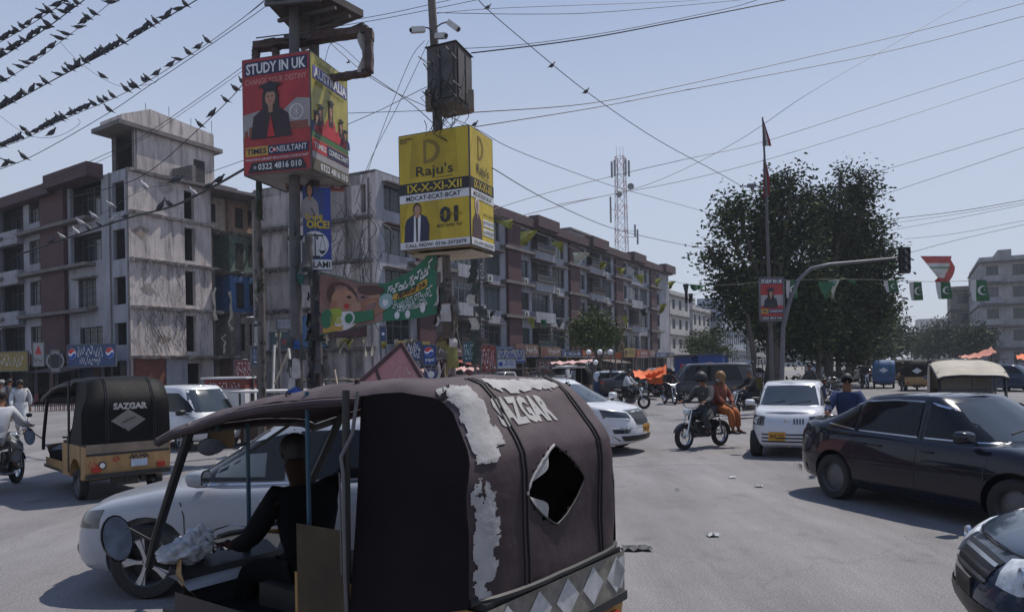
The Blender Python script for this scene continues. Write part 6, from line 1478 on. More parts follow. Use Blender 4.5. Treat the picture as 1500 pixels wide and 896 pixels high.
wrap(yp, 650, 365, 440, 15.9, .14, 12, 8, [pole_c, cloth_dk, MATS['torn_paper']])
wrap(gp, 448, 255, 400, 16.6, .17, 14, 5, [mat('green_rag', (.02, .08, .06), .9, var=.4), cloth_dk, pole_m]); wrap(gp, 433, 480, 600, 16.5, .16, 12, 6, [cloth_dk, MATS['torn_paper'], mat('blue_rag', (.03, .08, .22), .9)])
wrap(gp, 466, 400, 590, 17.0, .2, 30, 9, [cloth_dk, pole_m, mat('black_poly', (.015, .015, .02), .6)])
# old thin pole with green growth left of the steel pair
op = thing('broken_pole', 'thin old pole tangled in dead creeper left of the steel pole pair', 'pole', (P(382, 525, 17.5).x, 17.5, .15)); mb = MB(); b0 = P(382, 525, 17.5); mb.tube([(b0.x, b0.y, .15), (b0.x + .05, b0.y, 3.5), (b0.x - .02, b0.y, 6.0)], [.1, .08, .06], 8); mb.build('pole', pole_c, op, world=True)
wrap(op, 383, 260, 560, 17.5, .06, 30, 12, [mat('dead_creeper', (.06, .05, .035), .95, var=.6), mat('creeper_green', (.025, .045, .02), .95, var=.5), cloth_dk])
# sagging green banner between the poles
gb = thing('vaccine_banner', 'sagging green banner with photo of two children strung between the poles', 'banner', (-2.8, 16, 3.5))
topc = [(468, 398), (495, 404), (530, 413), (565, 415), (600, 398), (622, 379), (638, 360)]; botc = [(468, 491), (495, 486), (530, 478), (565, 470), (600, 468), (622, 464), (641, 459)]
def bpt(a, b, l=0, sc=1):
 px0 = 468 + a * 172; ty = float(np.interp(px0, [p[0] for p in topc], [p[1] for p in topc])); by = float(np.interp(px0, [p[0] for p in botc], [p[1] for p in botc]))
 return P(px0, by + (ty - by) * b, 16.7 - .9 * a + .05 * math.sin(a * 9 + b * 3) * (1 - .3 * b) - l)
Fg = Face((0, 0, 0), (1, 0, 0), (0, 0, 1), 1, 1, .006); Fg.map = lambda a, b, l: bpt(a, b, l)
mb = MB(); mb.grid([[bpt(a, b) for a in np.linspace(0, 1, 40)] for b in np.linspace(0, 1, 10)]); mb.build('banner_cloth', mat('banner_green', (.025, .14, .075), .6, var=.15, scale=1.5), gb, world=True, smooth=True)
def blob(pts, m, k): Fg.poly(pts, m, k)
def gquad(a0, b0, a1, b1, m, k):
 mb = Fg._m(m); mb.grid([[Fg.pt(a, b, k) for a in np.linspace(a0, a1, 12)] for b in np.linspace(b0, b1, 6)])
gquad(0, .02, .5, .98, mat('photo_dark', (.2, .11, .095), .6, var=.5, scale=2), 1); gquad(.5, .02, .54, .5, MATS['photo_dark'], 1)
def ell(ca, cb, ra, rb, m, k, n=18): Fg.poly([(ca + ra * math.cos(2 * math.pi * i / n), cb + rb * math.sin(2 * math.pi * i / n)) for i in range(n)], m, k)
ell(.19, .66, .13, .24, ink('childhair', (.07, .03, .02)), 2); ell(.21, .55, .11, .24, isk, 3); ell(.12, .48, .03, .08, ink('ear', (.3, .13, .08)), 4); ell(.39, .68, .13, .2, ink('skin2', (.33, .18, .11)), 2); ell(.46, .42, .13, .2, ink('arm', (.28, .13, .07)), 3); ell(.44, .82, .12, .12, ink('childhair', 0), 2.5); ell(.25, .64, .02, .025, ik, 5); ell(.37, .66, .02, .02, ik, 5); ell(.31, .44, .05, .1, ink('hand', (.38, .21, .14)), 4)
ell(.2, .2, .13, .2, iw, 2.5); ell(.23, .46, .02, .05, ir, 4)
gquad(.03, .02, .2, .12, igold, 5); gquad(.09, .12, .19, .42, ink('lime', (.3, .36, .05)), 5); ell(.06, .25, .05, .16, ig, 6); gquad(.22, .1, .46, .34, ig, 5); ell(.25, .22, .05, .14, iw, 6); ell(.25, .22, .035, .1, ig, 7); Fg.text('1166', .095, .14, .185, .3, ink('lime2', (.45, .45, .05)), 9, .03)
ell(.565, .52, .06, .2, ink('aqua', (.25, .38, .36)), 4); ell(.56, .5, .025, .1, iw, 5)
gquad(.64, .5, .9, .64, igold, 3); ell(.64, .57, .02, .07, igold, 3); ell(.9, .57, .02, .07, igold, 3); Fg.text('26', .84, .53, .9, .62, ik, 6, .02); Fg.scrawl(.66, .52, .83, .62, ik, 6, 3, .03, 3)
Fg.scrawl(.58, .68, .95, .86, iw, 4, 5, .035, 4); Fg.scrawl(.62, .3, .95, .46, iw, 4, 7, .022, 6); Fg.scrawl(.66, .2, .92, .3, iw, 4, 8, .018, 6)
for a_ in (.66, .75, .88): ell(a_, .12 if a_ < .8 else .17, .022, .09, iw, 4)
Fg.flush(gb, world=True)
# pink pyramid monument
apex = P(588, 503, 13.2); apex.z += .02; y0 = 13.0
b1, b2 = Vector((P(372, 525, 12.6).x, 12.6, .15)), Vector((P(694, 525, 13.3).x, 13.3, .15)); dirn = (b2 - b1).normalized(); bk = Vector((-dirn.y, dirn.x, 0)) * 3.4
ctr = (b1 + b2) / 2; apex = Vector((apex.x, apex.y + .5, apex.z)); apex = P(588, 503, apex.y)
pt_ = thing('pyramid_monument', 'pink painted pyramid with maroon edges and white script on the traffic island', 'monument', (ctr.x, ctr.y + 1.6, .15))
mb = MB(); mb.add([b1, b2, b2 + bk, b1 + bk, apex], [(0, 1, 4), (1, 2, 4), (2, 3, 4), (3, 0, 4), (0, 1, 2, 3)]); mb.build('pyramid_body', mat('pink_paint', (.42, .19, .19), .85, var=.15, streak=.2), pt_, world=True)
for p in (b1, b2): mb = MB(); mb.bar(p, apex, .07); mb.build('edge_strip', red_dk, pt_, world=True)
nrm = (b2 - b1).cross(apex - b1).normalized(); F = Face(b1, b2 - b1, (apex - ctr), (b2 - b1).length, (apex - ctr).length, .006)
F.scrawl(.5, .70, .78, .86, flat('chalk', (.5, .36, .36)), 1, 4, .02, 3)
F.poly([(.40, .80), (.415, .80), (.50, .56), (.48, .56)], red_dk, 1); F.flush(pt_, world=True)
# ---------------------------------------------------------------- boards, shop signs
def board(name, label, x0, x1, y0, y1, d0, d1, m, txt=None, tm=None, legs=True, group=None, cat='sign', scr=0, pep=None, fn=None, base=0.0, th=.08):
 a, b = P(x0, (y0 + y1) / 2, d0), P(x1, (y0 + y1) / 2, d1); z0 = min(P(x0, y1, d0).z, P(x1, y1, d1).z); z1 = P((x0 + x1) / 2, y0, (d0 + d1) / 2).z
 t = thing(name, label, cat, ((a.x + b.x) / 2, (a.y + b.y) / 2, base if legs else z0), 0, group)
 u = Vector((b.x - a.x, b.y - a.y, 0)); F = Face(Vector((a.x, a.y, z0)), u, (0, 0, 1), u.length, z1 - z0, .01)
 mb = MB(); mb.poly([F.pt(*q, 0) for q in ((0, 0), (1, 0), (1, 1), (0, 1))], -th, F.n); mb.build('panel', m, t, world=True)
 mb = MB()
 for q0, q1 in (((0, 0), (1, 0)), ((0, 1), (1, 1)), ((0, 0), (0, 1)), ((1, 0), (1, 1))): mb.bar(F.pt(*q0, 0), F.pt(*q1, 0), .06)
 mb.build('frame', frame_m, t, world=True)
 if legs:
  for k in (.12, .88): mb = MB(); p = F.pt(k, 0, -3); mb.bar((p.x, p.y, base), (p.x, p.y, z0 + .02), .07); mb.build('post', pole_m, t, world=True)
 if txt: F.text(txt, .1, .3, .9, .7, tm or iw, 1, .02)
 if scr: F.scrawl(.08, .15, .92, .85, tm or iw, 1, scr, max(.03, .06 * (z1 - z0)), 3)
 if pep: pepsi(F, pep[0], pep[1], pep[2], 1)
 if fn: fn(F)
 F.flush(t, world=True); return t
def fac(a, n_off=.0): return A0 + S2 * a + N2 * n_off
bd = [ink('bd_red', (.16, .025, .022)), ink('bd_blue', (.02, .05, .14)), ink('bd_teal', (.02, .09, .11)), ink('bd_orange', (.42, .13, .02)), ink('bd_white', (.3, .3, .3)), ink('bd_yellow', (.24, .17, .03)), ink('bd_brown', (.12, .06, .04)), ink('bd_green', (.04, .14, .05)), ink('bd_black', (.02, .02, .025))]
bnm = ['red', 'blue', 'teal', 'orange', 'white', 'yellow', 'brown', 'green', 'black']
words_ = ['SWEETS', 'BAKERS', 'MOBILE', 'FOODS', 'TAILORS', 'OPTICS', 'CLINIC', 'HOTEL', 'STORE', 'SHOES', 'PHARMACY', 'JUICE', 'TRAVELS']
def shop_sign(o, u, n, a0, a1, z0, z1, ci, k, where, off):
 t = thing('shop_sign', f'{bnm[ci]} shop signboard {where}', 'sign', tuple(Vector(o) + u * (a0 + a1) / 2 + n * off + Vector((0, 0, z0))), 0, 'shop signboards along the ground floors')
 F = Face(Vector(o) + u * a0 + n * off + Vector((0, 0, z0)), u, (0, 0, 1), a1 - a0, z1 - z0, .012)
 mb = MB(); mb.poly([F.pt(*q, 0) for q in ((0, 0), (1, 0), (1, 1), (0, 1))], -.12, F.n); mb.build('panel', bd[ci], t, world=True)
 F.rect(.0, .0, 1, .08, bd[(ci + 4) % 9], 1); tm = ik if ci in (4, 5) else iw
 F.scrawl(.35, .3, .95, .85, tm, 2, k, .07 * (z1 - z0), 3); F.disc(.15, .5, .32 * (z1 - z0), bd[(ci + 3) % 9], 2, 14); F.flush(t, world=True)
pl = ['below the first maroon strip of the long block', 'beside the first strip of the long block', 'under the lowest cage balcony of the long block', 'beneath the second maroon strip', 'just past the second maroon strip', 'behind the small bushy tree', 'right of the small bushy tree', 'under the third maroon strip', 'between third and fourth maroon strips', 'near the far corner of the long block', 'at the far corner shop of the long block', 'last on the long block']
r = random.Random(11); a = 1.0; k = 0
while a < 70:
 L_ = r.uniform(3.2, 5.6); ci = r.choice((0, 1, 6, 8, 2, 0, 1, 3, 5, 6, 8))
 shop_sign(A0, S2, N2, a, min(a + L_, 71), 2.75, r.uniform(3.4, 4.0), ci, k, pl[min(k * 12 // 17, 11)] + (', the higher of two' if k % 2 else ''), .75 + .03 * (k % 3)); a += L_ + r.uniform(.1, .5); k += 1
a = 2.2; k = 0
pll = ['nearest the demolished corner', 'two shops from the demolished corner', 'below the first maroon strip of the corner block', 'left of the first maroon strip of the corner block', 'at the far left edge shops', 'beyond the left edge of view']
while a < 50:
 L_ = r.uniform(3.5, 6); shop_sign(C0, L2, NL, a, a + L_, 2.65, r.uniform(3.3, 3.9), r.choice((6, 8, 1, 0, 8, 2)), 40 + k, pll[min(k * 6 // 9, 5)] + (', hung slightly lower' if k % 2 else ''), .8 + .03 * (k % 2)); a += L_ + r.uniform(.2, .8); k += 1
# awning canopies over the shops
for k, (o, u, n, a0, a1, m_, lb) in enumerate(((C0, L2, NL, 3, 9, 'awn_brown', 'faded brown cloth awning over shops by the demolished corner'), (C0, L2, NL, 14, 20, 'awn_grey', 'grey awning over the shops of the corner block near the left edge'), (A0, S2, N2, 8, 13, 'awn_red', 'red awning over shops at the near end of the long block'), (A0, S2, N2, 40, 46, 'awn_brown', 'brown awning over shops toward the far end of the long block'))):
 m_ = mat(m_, {'awn_brown': (.12, .09, .08), 'awn_grey': (.14, .14, .15), 'awn_red': (.25, .05, .04)}[m_], .9); mb = MB()
 mb.grid([[Vector(o) + u * (a0 + (a1 - a0) * i / 8) + n * (.3 + 2.4 * j) + Vector((0, 0, 2.6 - .5 * j - .06 * math.sin(i * 1.5) ** 2 * j)) for i in range(9)] for j in (0, .5, 1)]); mb.solo('awning', m_, lb, 'awning')
board('shop_board', 'long cream and red shop board at the left edge below the corner block', -20, 41, 515, 543, 52, 50, bd[5], scr=3, legs=False)
board('shop_board', 'white vertical poster with red tower emblem on the corner block', 48, 65, 501, 536, 49.5, 49.2, bd[4], legs=False, fn=lambda F: (F.poly([(.2, .5), (.5, .9), (.8, .5)], ir, 1), F.scrawl(.1, .1, .9, .4, ik, 1, 5, .05, 2)))
board('cola_board', 'blue cola board with white Urdu script below the corner block windows', 99, 170, 504, 536, 49, 47.5, bd[1], legs=False, fn=lambda F: (F.scrawl(.2, .45, .75, .9, iw, 1, 9, .08, 3), F.scrawl(.25, .1, .7, .4, iw, 1, 12, .06, 3), pepsi(F, .1, .6, .35), pepsi(F, .88, .6, .35)))
board('round_fan_board', 'small round grey board beside the white tower poster', 74, 88, 512, 545, 49, 49, mat('bd_round', (.2, .2, .2)), legs=False, fn=lambda F: (F.disc(.5, .5, .6, igr, 1), F.disc(.5, .5, .48, ik, 2)))
board('shop_board', 'dark red shop board low on the demolished corner', 343, 372, 527, 552, 46, 46, bd[0], legs=False, scr=4)
board('pole_poster', 'narrow white poster standing beside the tangled old pole', 371, 379, 468, 512, 24, 24, bd[4], legs=True, scr=3)
board('pole_poster', 'narrow blue and white poster low beside the tangled old pole', 368, 378, 507, 535, 22, 22, bd[1], legs=True, scr=2)
board('hanging_placard', 'small white lettered placard hanging above the dark seven sign', 405, 427, 466, 482, 26, 26, bd[4], scr=6, tm=ib)
board('seven_sign', 'dark sign with large cream figure 7 left of the steel poles', 395, 428, 486, 512, 30, 30, ink('darkteal', (.03, .06, .07)), fn=lambda F: (F.text('7', .25, .1, .55, .95, ink('cream', (.45, .4, .28)), 1, .05), F.text('UP', .55, .3, .8, .6, ir, 1)))
board('drinks_board', 'blue drinks board with white Urdu words behind the pink pyramid', 592, 618, 500, 528, 36, 36, bd[1], fn=lambda F: (F.scrawl(.1, .5, .9, .9, iw, 1, 2, .08, 2), F.scrawl(.1, .15, .9, .45, iw, 1, 12, .06, 2)))
board('drinks_board', 'navy drinks cabinet board with round emblem left of the leaning pole', 619, 640, 505, 534, 36, 36, ink('pepsi_navy', (.015, .05, .2)), fn=lambda F: (pepsi(F, .45, .66, .22), F.text('pepsi', .2, .15, .8, .35, iw, 1)))
board('drinks_board', 'small low blue board with white round emblem beside the leaning pole', 622, 641, 540, 560, 26, 26, ink('pepsi_navy', 0), fn=lambda F: F.disc(.5, .6, .12, iw, 1))
board('blue_pennant', 'narrow vertical blue sign below the green banner', 557, 566, 478, 532, 40, 40, bd[1], fn=lambda F: (F.disc(.5, .8, .08, iw, 1), F.rect(.2, .1, .8, .5, igr, 1)))
board('drinks_board', 'teal blue cooler board right of the leaning pole', 678, 695, 500, 530, 36, 36, bd[2], scr=5)
board('shop_board', 'white shop board with blue Urdu heading near the small street tree', 728, 770, 511, 531, 42, 42, bd[4], tm=ib, legs=False, fn=lambda F: (F.scrawl(.08, .25, .95, .95, ib, 1, 14, .09, 3), F.rect(0, 0, 1, .15, ib, 1)))
board('shop_board', 'white banner with blue emblem hung beneath the blue heading board', 728, 756, 525, 540, 41, 41, ink('bd_pale', (.42, .46, .5)), legs=False, fn=lambda F: (F.disc(.2, .5, .12, ib, 1), F.scrawl(.4, .2, .9, .8, ib, 1, 15, .05, 2)))
board('menu_board', 'brown mottled menu board left of the small street tree', 786, 808, 527, 548, 38, 38, mat('menu_brown', (.12, .06, .05), .8, var=.8, scale=6), scr=8)
board('menu_board', 'orange square board under the bare branches of the small tree', 900, 912, 515, 526, 48, 48, bd[3], tm=ir, scr=4)
board('shop_board', 'red patterned shop board at the near end of the long block', 700, 727, 505, 545, 46, 46, mat('menu_red', (.2, .05, .04), .8, var=.9, scale=5), scr=9)
# lettered vertical banner on frame right of yellow sign
board('vertical_banner', 'tall white vertical banner with black letters behind the yellow sign box', 702, 711, 366, 410, 22, 22, ink('bann', (.45, .44, .42)), legs=False, fn=lambda F: (F.text('T', .2, .76, .8, .9, ik, 1, .03), F.text('R', .2, .55, .8, .72, ik, 1, .03), F.text('C', .2, .34, .8, .5, ik, 1, .03), F.text('O', .2, .12, .8, .3, ik, 1, .03)))
vb = thing('banner_mast', 'thin steel lattice mast with hanging strips right of the leaning pole', 'pole', (P(703, 525, 22.5).x, 22.5, 0)); 
for px in (695, 703): mb = MB(); b0 = P(px, 525, 22.5); t0 = P(px - 1, 362, 22.5); mb.bar((b0.x, b0.y, 0), t0, .06); mb.build('upright', pole_m, vb, world=True)
for i in range(14): mb = MB(); y = 370 + 12 * i; mb.bar(P(695, y, 22.5), P(703, y + 8 * (i % 2), 22.5), .025); mb.build('rung', pole_m, vb, world=True)
r = random.Random(3)
for i in range(9):
 y = 380 + i * 17; mb = MB(); p = P(r.uniform(684, 700), y, 22.3); mb.grid([[p + Vector((.12 * q + .05 * math.sin(j + i), 0.02 * q, -.09 * j)) for q in range(3)] for j in range(5)]); mb.build('hanging_strip', r.choice((MATS['torn_paper'], cloth_dk, cloth_dk)), vb, world=True)
# Pepsi containers
for (x0, x1, y0, y1, d0, d1, lb) in ((988, 1012, 522, 556, 46, 43, 'navy drinks kiosk container with its narrow end showing, left of the pair'), (1022, 1058, 519, 556, 42.5, 42, 'navy drinks kiosk container with round emblem on its wide side')):
 a, b = P(x0, 530, d0), P(x1, 530, d1); z1 = P(x0, y0, d0).z; t = thing('drinks_kiosk', lb, 'kiosk', ((a.x + b.x) / 2, (a.y + b.y) / 2, 0)); u = Vector((b.x - a.x, b.y - a.y, 0)); F = Face(Vector((a.x, a.y, .15)), u, (0, 0, 1), u.length, z1 - .15, .012)
 nv = ink('pepsi_navy', 0); mb = MB(); mb.poly([F.pt(*q, 0) for q in ((0, 0), (1, 0), (1, 1), (0, 1))], -2.2, F.n); mb.build('container', nv, t, world=True); mb = MB(); mb.poly([F.pt(*q, 4) for q in ((-.03, .97), (1.03, .97), (1.03, 1.03), (-.03, 1.03))], -2.3, F.n); mb.build('roof', MATS['cabinet_steel'], t, world=True)
 pepsi(F, .5, .62, .42); F.text('pepsi', .3, .12, .7, .26, iw, 1); F.flush(t, world=True)
a, b = P(1010, 530, 44), P(1024, 530, 44); mb = MB(); mb.box(((a.x + b.x) / 2, 44.6, 1.05), (.9, 1.2, 2.0)); mb.solo('cooler_cabinet', MATS['black_poly'], 'dark cabinet standing between the two navy kiosks', 'cabinet')
# tarpaulins and stalls
def tarp(label, pts, m, sag=.35, poles=True, name='tarpaulin'):
 q = [P(*p) for p in pts]; mb = MB(); rows = []
 for i in range(11):
  u = i / 10; rows.append([(q[0].lerp(q[1], u)).lerp(q[3].lerp(q[2], u), v) - Vector((0, 0, sag * math.sin(math.pi * u) * (.5 + .5 * math.sin(math.pi * v)) + .06 * math.sin(u * 23 + v * 9))) for v in np.linspace(0, 1, 8)])
 mb.grid(rows); t = thing(name, label, 'tarpaulin', (q[0].x, q[0].y, 0)); mb.build('sheet', m, t, smooth=True, world=True)
 if poles:
  for p in q: mb = MB(); mb.bar((p.x, p.y, 0), p, .05); mb.build('pole', pole_m, t, world=True)
orange = mat('tarp_orange', (.62, .12, .02), .7, var=.25, scale=3); pinkt = mat('tarp_pink', (.5, .3, .27), .8, var=.2)
tarp('bright orange tarpaulin slung over a stall beside the navy kiosks', [(927, 542, 44), (976, 534, 42), (976, 548, 40), (930, 552, 41)], orange, .3)
tarp('orange cloth hanging down beside the stall near the parked cars', [(945, 548, 41), (972, 541, 41), (972, 562, 41.2), (948, 560, 41.2)], orange, .1, False)
tarp('pink and white striped tarpaulin at the right side of the avenue', [(1404, 521, 60), (1452, 508, 56), (1460, 516, 52), (1410, 524, 54)], mat('tarp_salmon', (.5, .2, .14), .8), .3)
tarp('orange tarpaulin edge at the far right over street stalls', [(1488, 520, 50), (1530, 508, 50), (1535, 518, 46), (1490, 526, 46)], orange, .2)
tarp('pale awning sheet low behind the canopy left of the small tree', [(806, 530, 36), (868, 526, 40), (868, 529, 38), (808, 533, 34)], pinkt, .05)
tarp('white sheet awning between tree trunks beside the navy kiosk', [(1062, 531, 46), (1102, 526, 50), (1104, 530, 46), (1064, 534, 44)], mat('tarp_white', (.55, .5, .5), .8), .08)
tarp('thin pale awning right of the leaning pole over a stall', [(660, 536, 27), (700, 539, 27), (702, 541, 25), (658, 541, 25)], pinkt, .03)
tarp('thin pale awning left of the leaning pole over blue board', [(616, 540, 29), (646, 541, 29), (648, 543, 27), (620, 545, 27)], pinkt, .03)
def stall(label, px, d, wd, h, m, top):
 p = P(px, 525, d); t = thing('market_stall', label, 'stall', (p.x, d, 0)); mb = MB(); mb.box((p.x, d, h / 2), (wd, .9, h)); mb.build('counter', m, t, world=True)
 mb = MB(); mb.box((p.x, d, h + .9), (wd + .4, 1.4, .05)); mb.build('roof', top, t, world=True)
 for sx in (-1, 1):
  for sy in (-1, 1): mb = MB(); mb.bar((p.x + sx * (wd / 2), d + sy * .45, h), (p.x + sx * (wd / 2), d + sy * .45, h + .9), .04); mb.build('post', pole_m, t, world=True)
 for k in range(5): mb = MB(); mb.sphere((p.x + (k - 2) * wd / 5.5, d - .1, h + .09), (.1, .12, .1), 8, 5); mb.build('goods', [bd[3], bd[5], bd[7], bd[0], bd[4]][k], t, world=True)
wt = mat('cart_white', (.5, .48, .47), .6)
for i, (px, d, wd, h, m_, lb) in enumerate(((395, 20, 1.3, .5, bd[6], 'low brown stall with pale sheet top left of the steel poles'), (640, 30, 2, .7, bd[8], 'dark street stall behind the leaning pole'), (758, 36, 2.4, .9, bd[6], 'brown stall under the white and blue shop boards'), (820, 40, 2.2, .9, bd[0], 'red stall under the pale sheet awning'), (868, 46, 2.2, .9, bd[1], 'blue stall in front of the round street lamps'), (1086, 50, 2.5, .9, bd[5], 'yellow stall right of the navy kiosks'), (1415, 62, 2.5, .9, bd[4], 'pale stall beneath the striped tarpaulin'), (1440, 56, 2.5, .9, bd[8], 'black stall at the right kerb of the avenue'), (500, 24, 2.4, .7, bd[8], 'dark stall between pole pair and pyramid'))): stall(lb, px, d, wd, h, m_, wt if i in (0, 3, 6) else MATS['rust_sheet'])
# booth
p = P(339, 525, 22); t = thing('police_booth', 'red and white painted booth with flat white top on the left', 'booth', (p.x, p.y, 0)); wd = 1.15; zt_ = P(339, 553, 22).z
for k, (z0, z1, m_) in enumerate(((0, .35, bd[0]), (.35, .72, iw), (.72, zt_ - .32, iw), (zt_ - .32, zt_ - .04, bd[0]))): mb = MB(); mb.box((p.x, p.y, (z0 + z1) / 2), (wd, 1.1, z1 - z0 - .004)); mb.build('painted_band', m_, t, world=True)
mb = MB(); mb.box((p.x, p.y, zt_), (wd + .15, 1.3, .05)); mb.build('top', iw, t, world=True); F = Face((p.x - wd / 2, p.y - .56, .4), (1, 0, 0), (0, 0, 1), wd, zt_ - .5, .006); F.scrawl(.1, .7, .9, .98, iw, 1, 3, .03, 3); F.disc(.5, .3, .12, bd[0], 1); F.flush(t, world=True)
# clutter on the island
def deckchair(px, d, lb, m_):
 p = P(px, 525, d); t = thing('cane_chair', lb, 'chair', (p.x, p.y, .15)); c = Vector((p.x, p.y, .15))
 mb = MB(); mb.box(c + Vector((0, 0, .42)), (.45, .42, .04)); mb.build('seat', m_, t, world=True)
 mb = MB(); mb.box(c + Vector((0, .2, .7)), (.45, .04, .5)); mb.build('backrest', m_, t, world=True)
 for sx in (-.2, .2):
  for sy in (-.18, .18): mb = MB(); mb.bar(c + Vector((sx, sy, 0)), c + Vector((sx, sy, .4)), .03); mb.build('leg', pole_m, t, world=True)
deckchair(372, 19, 'blue chair left of the steel pole pair', bd[1]); deckchair(480, 18.5, 'orange chair between the steel poles and the pyramid', bd[3])
for k, (x0, y0, x1, y1, d, wd, m_, lb) in enumerate(((402, 548, 428, 502, 19, .07, 'plank_pale', 'pale plank leaning on the steel pole'), (400, 555, 402, 505, 19.3, .12, 'plank_white', 'white torn board standing left of the steel pole'), (430, 552, 422, 505, 18.6, .14, 'plank_white', 'narrow white strip board right against the steel pole'), (496, 561, 490, 541, 19, .1, 'plank_pale', 'short pale stick standing near the pyramid'), (476, 560, 470, 545, 18, .08, 'plank_white', 'small white card stuck behind the second steel pole'), (500, 538, 530, 560, 22, .03, 'plank_pale', 'thin slanting rod left of the pyramid'))):
 m_ = mat(m_, (.4, .34, .27) if 'pale' in m_ else (.45, .44, .43), .8); mb = MB(); mb.bar(P(x0, y0 + 14, d), P(x1, y1, d), wd, .03); mb.solo('plank', m_, lb, 'plank')
for k, (px, py, d, rr_, m_, lb) in enumerate(((430, 590, 16, .25, 'cloth_rag_u', 'blue plastic bundle at the foot of the steel pole'),)):
 c = P(px, py, d); mm_ = mat(m_, {'w': (.22, .2, .19), 'b': (.09, .055, .04), 'y': (.10, .08, .04), 'u': (.03, .08, .3)}[m_[-1]], .9, var=.4, scale=4); mb = MB(); rows = []
 for j in range(12): rows.append([c + Vector((math.sin(math.pi * j / 11) * math.cos(a), .6 * math.sin(math.pi * j / 11) * math.sin(a), 1.1 * math.cos(math.pi * j / 11))) * rr_ * (1 + .5 * noise.noise(Vector((a, j * .5, k)))) for a in [2 * math.pi * i / 16 for i in range(16)]])
 mb.grid(rows, closed=True); mb.solo('cloth_bundle', mm_, lb, 'bundle', smooth=True)
# globe lamps
for i, (px, py, d) in enumerate(((862, 516, 46), (878.5, 515.5, 46), (894, 515.5, 46), (861, 530.5, 50), (872.5, 530.5, 50))):
 c = P(px, py, d); t = thing('globe_lamp', ['leftmost taller globe lamp before the long block', 'middle taller globe lamp before the long block', 'rightmost taller globe lamp before the long block', 'left lower globe lamp behind the taller ones', 'right lower globe lamp behind the taller ones'][i], 'street lamp', (c.x, c.y, 0), 0, 'globe lamps before the long block')
 mb = MB(); mb.sphere(c, .17, 12, 8); mb.build('globe', flat('globe_white', (.75, .75, .74), .3), t, smooth=True, world=True); mb = MB(); mb.tube([(c.x, c.y, 0), (c.x, c.y, c.z - .15)], .03, 6); mb.build('post', pole_m, t, world=True)
# ---------------------------------------------------------------- signal, flag pole, pakistani bunting
sp = thing('traffic_signal', 'cantilever traffic signal with long curved grey arm before the big tree', 'traffic light', (P(1150, 525, 30).x, 30, 0)); gal = mat('galvanised', (.13, .13, .14), .5, var=.15, metal=.3)
b0 = P(1143, 525, 30); pts = [Vector((b0.x, 30, 0)), P(1147, 480, 30), P(1157, 440, 30), P(1170, 410, 30), P(1188, 393, 30), P(1215, 387, 30), P(1260, 383, 30), P(1322, 377, 30)]
mb = MB(); mb.tube(pts, [.10, .09, .08, .075, .07, .062, .055, .04], 10); mb.build('arm', gal, sp, smooth=True, world=True)
c = P(1325, 381, 29.9); mb = MB(); mb.box(c, (.36, .26, 1.0)); mb.box(c + Vector((0, .02, 0)), (.42, .03, 1.06)); hd = mb.build('signal_head', MATS['black_trim'], sp, world=True)
for k, m_ in enumerate(('lamp_dark', 'lamp_dark', 'lamp_dark')):
 mb = MB(); q = c + Vector((0, -.14, .31 - .31 * k)); mb.lathe([(.001, -.01), (.11, -.01), (.12, -.12), (.125, -.12), (.12, 0)], q, 14, 'y'); mb.build('signal_lens', MATS[m_], hd, world=True)
fp = thing('flag_pole', 'tall dark flag pole with a drooping red flag standing before the big tree', 'pole', (P(1130, 525, 29).x, 29, 0)); b0 = P(1131, 525, 29)
mb = MB(); mb.tube([(b0.x, 29, 0), P(1126, 400, 29), P(1122, 270, 29), P(1117, 172, 29)], [.09, .07, .05, .03], 8); mb.build('pole', pole_m, fp, smooth=True, world=True)
fl = mat('flag_red', (.2, .02, .03), .85, var=.2); flk = mat('flag_black', (.03, .03, .035), .85); flw = mat('flag_white', (.5, .5, .5), .85)
mb = MB(); mb.grid([[P(1118 + q * w_, y, 29 + .04 * math.sin(q * 3 + y)) for q in np.linspace(0, 1, 4)] for y, w_ in ((232, 3), (245, 6), (258, 9), (270, 10), (282, 9), (290, 5))]); t_ = mb.solo('flag', fl, 'drooping dark red flag lower on the tall flag pole', 'flag', smooth=True)
for m_, q0, q1, lb in ((flk, (0, 1), None, ''),):
 t = thing('flag', 'black, white and red striped flag at the tip of the tall pole', 'flag', tuple(P(1117, 215, 29)))
 for s_, (u0, u1, mm_) in enumerate(((0, .4, flk), (.4, .7, flw), (.7, 1, fl))): mb = MB(); mb.grid([[P(1117 + q * w_, y, 29 + .05 * math.sin(q * 4)) for q in np.linspace(u0, u1, 4)] for y, w_ in ((176, 1.5), (190, 6), (205, 11), (214, 13))]); mb.build('stripe', mm_, t, smooth=True, world=True)
t = thing('street_light', 'street light arm with grey lamp head left of the tall flag pole', 'street lamp', (P(1123, 273, 29).x, 29, P(1123, 273, 29).z)); mb = MB(); mb.tube([P(1123, 275, 29), P(1106, 272, 29)], .03, 6); mb.build('arm', gal, t, world=True); mb = MB(); mb.box(P(1101, 272, 29), (.32, .2, .12)); mb.tube([P(1102, 273, 29), P(1102, 279, 29)], [.09, .06], 10); mb.build('lamp_head', gal, t, world=True)
def mini(F):
 F.rect(0, 0, 1, 1, ired, .2); F.rect(.03, .86, .97, .98, inv, 1); F.text('STUDY IN UK', .06, .875, .95, .965, iw, 2, .03); F.rect(0, .35, 1, .6, igr, 1); bust(F, .45, .3, .6, .5, ik, ik, capm=ik)
 F.rect(.03, .17, .35, .27, igold, 1); F.rect(.35, .17, .97, .27, inv, 1); F.text('CONSULTANT', .4, .195, .95, .245, iw, 2); F.text('TIMES', .06, .195, .32, .245, inv, 2); F.rect(.06, .02, .94, .1, ik, 1); F.text('0322 4816 010', .1, .035, .9, .085, iw, 2)
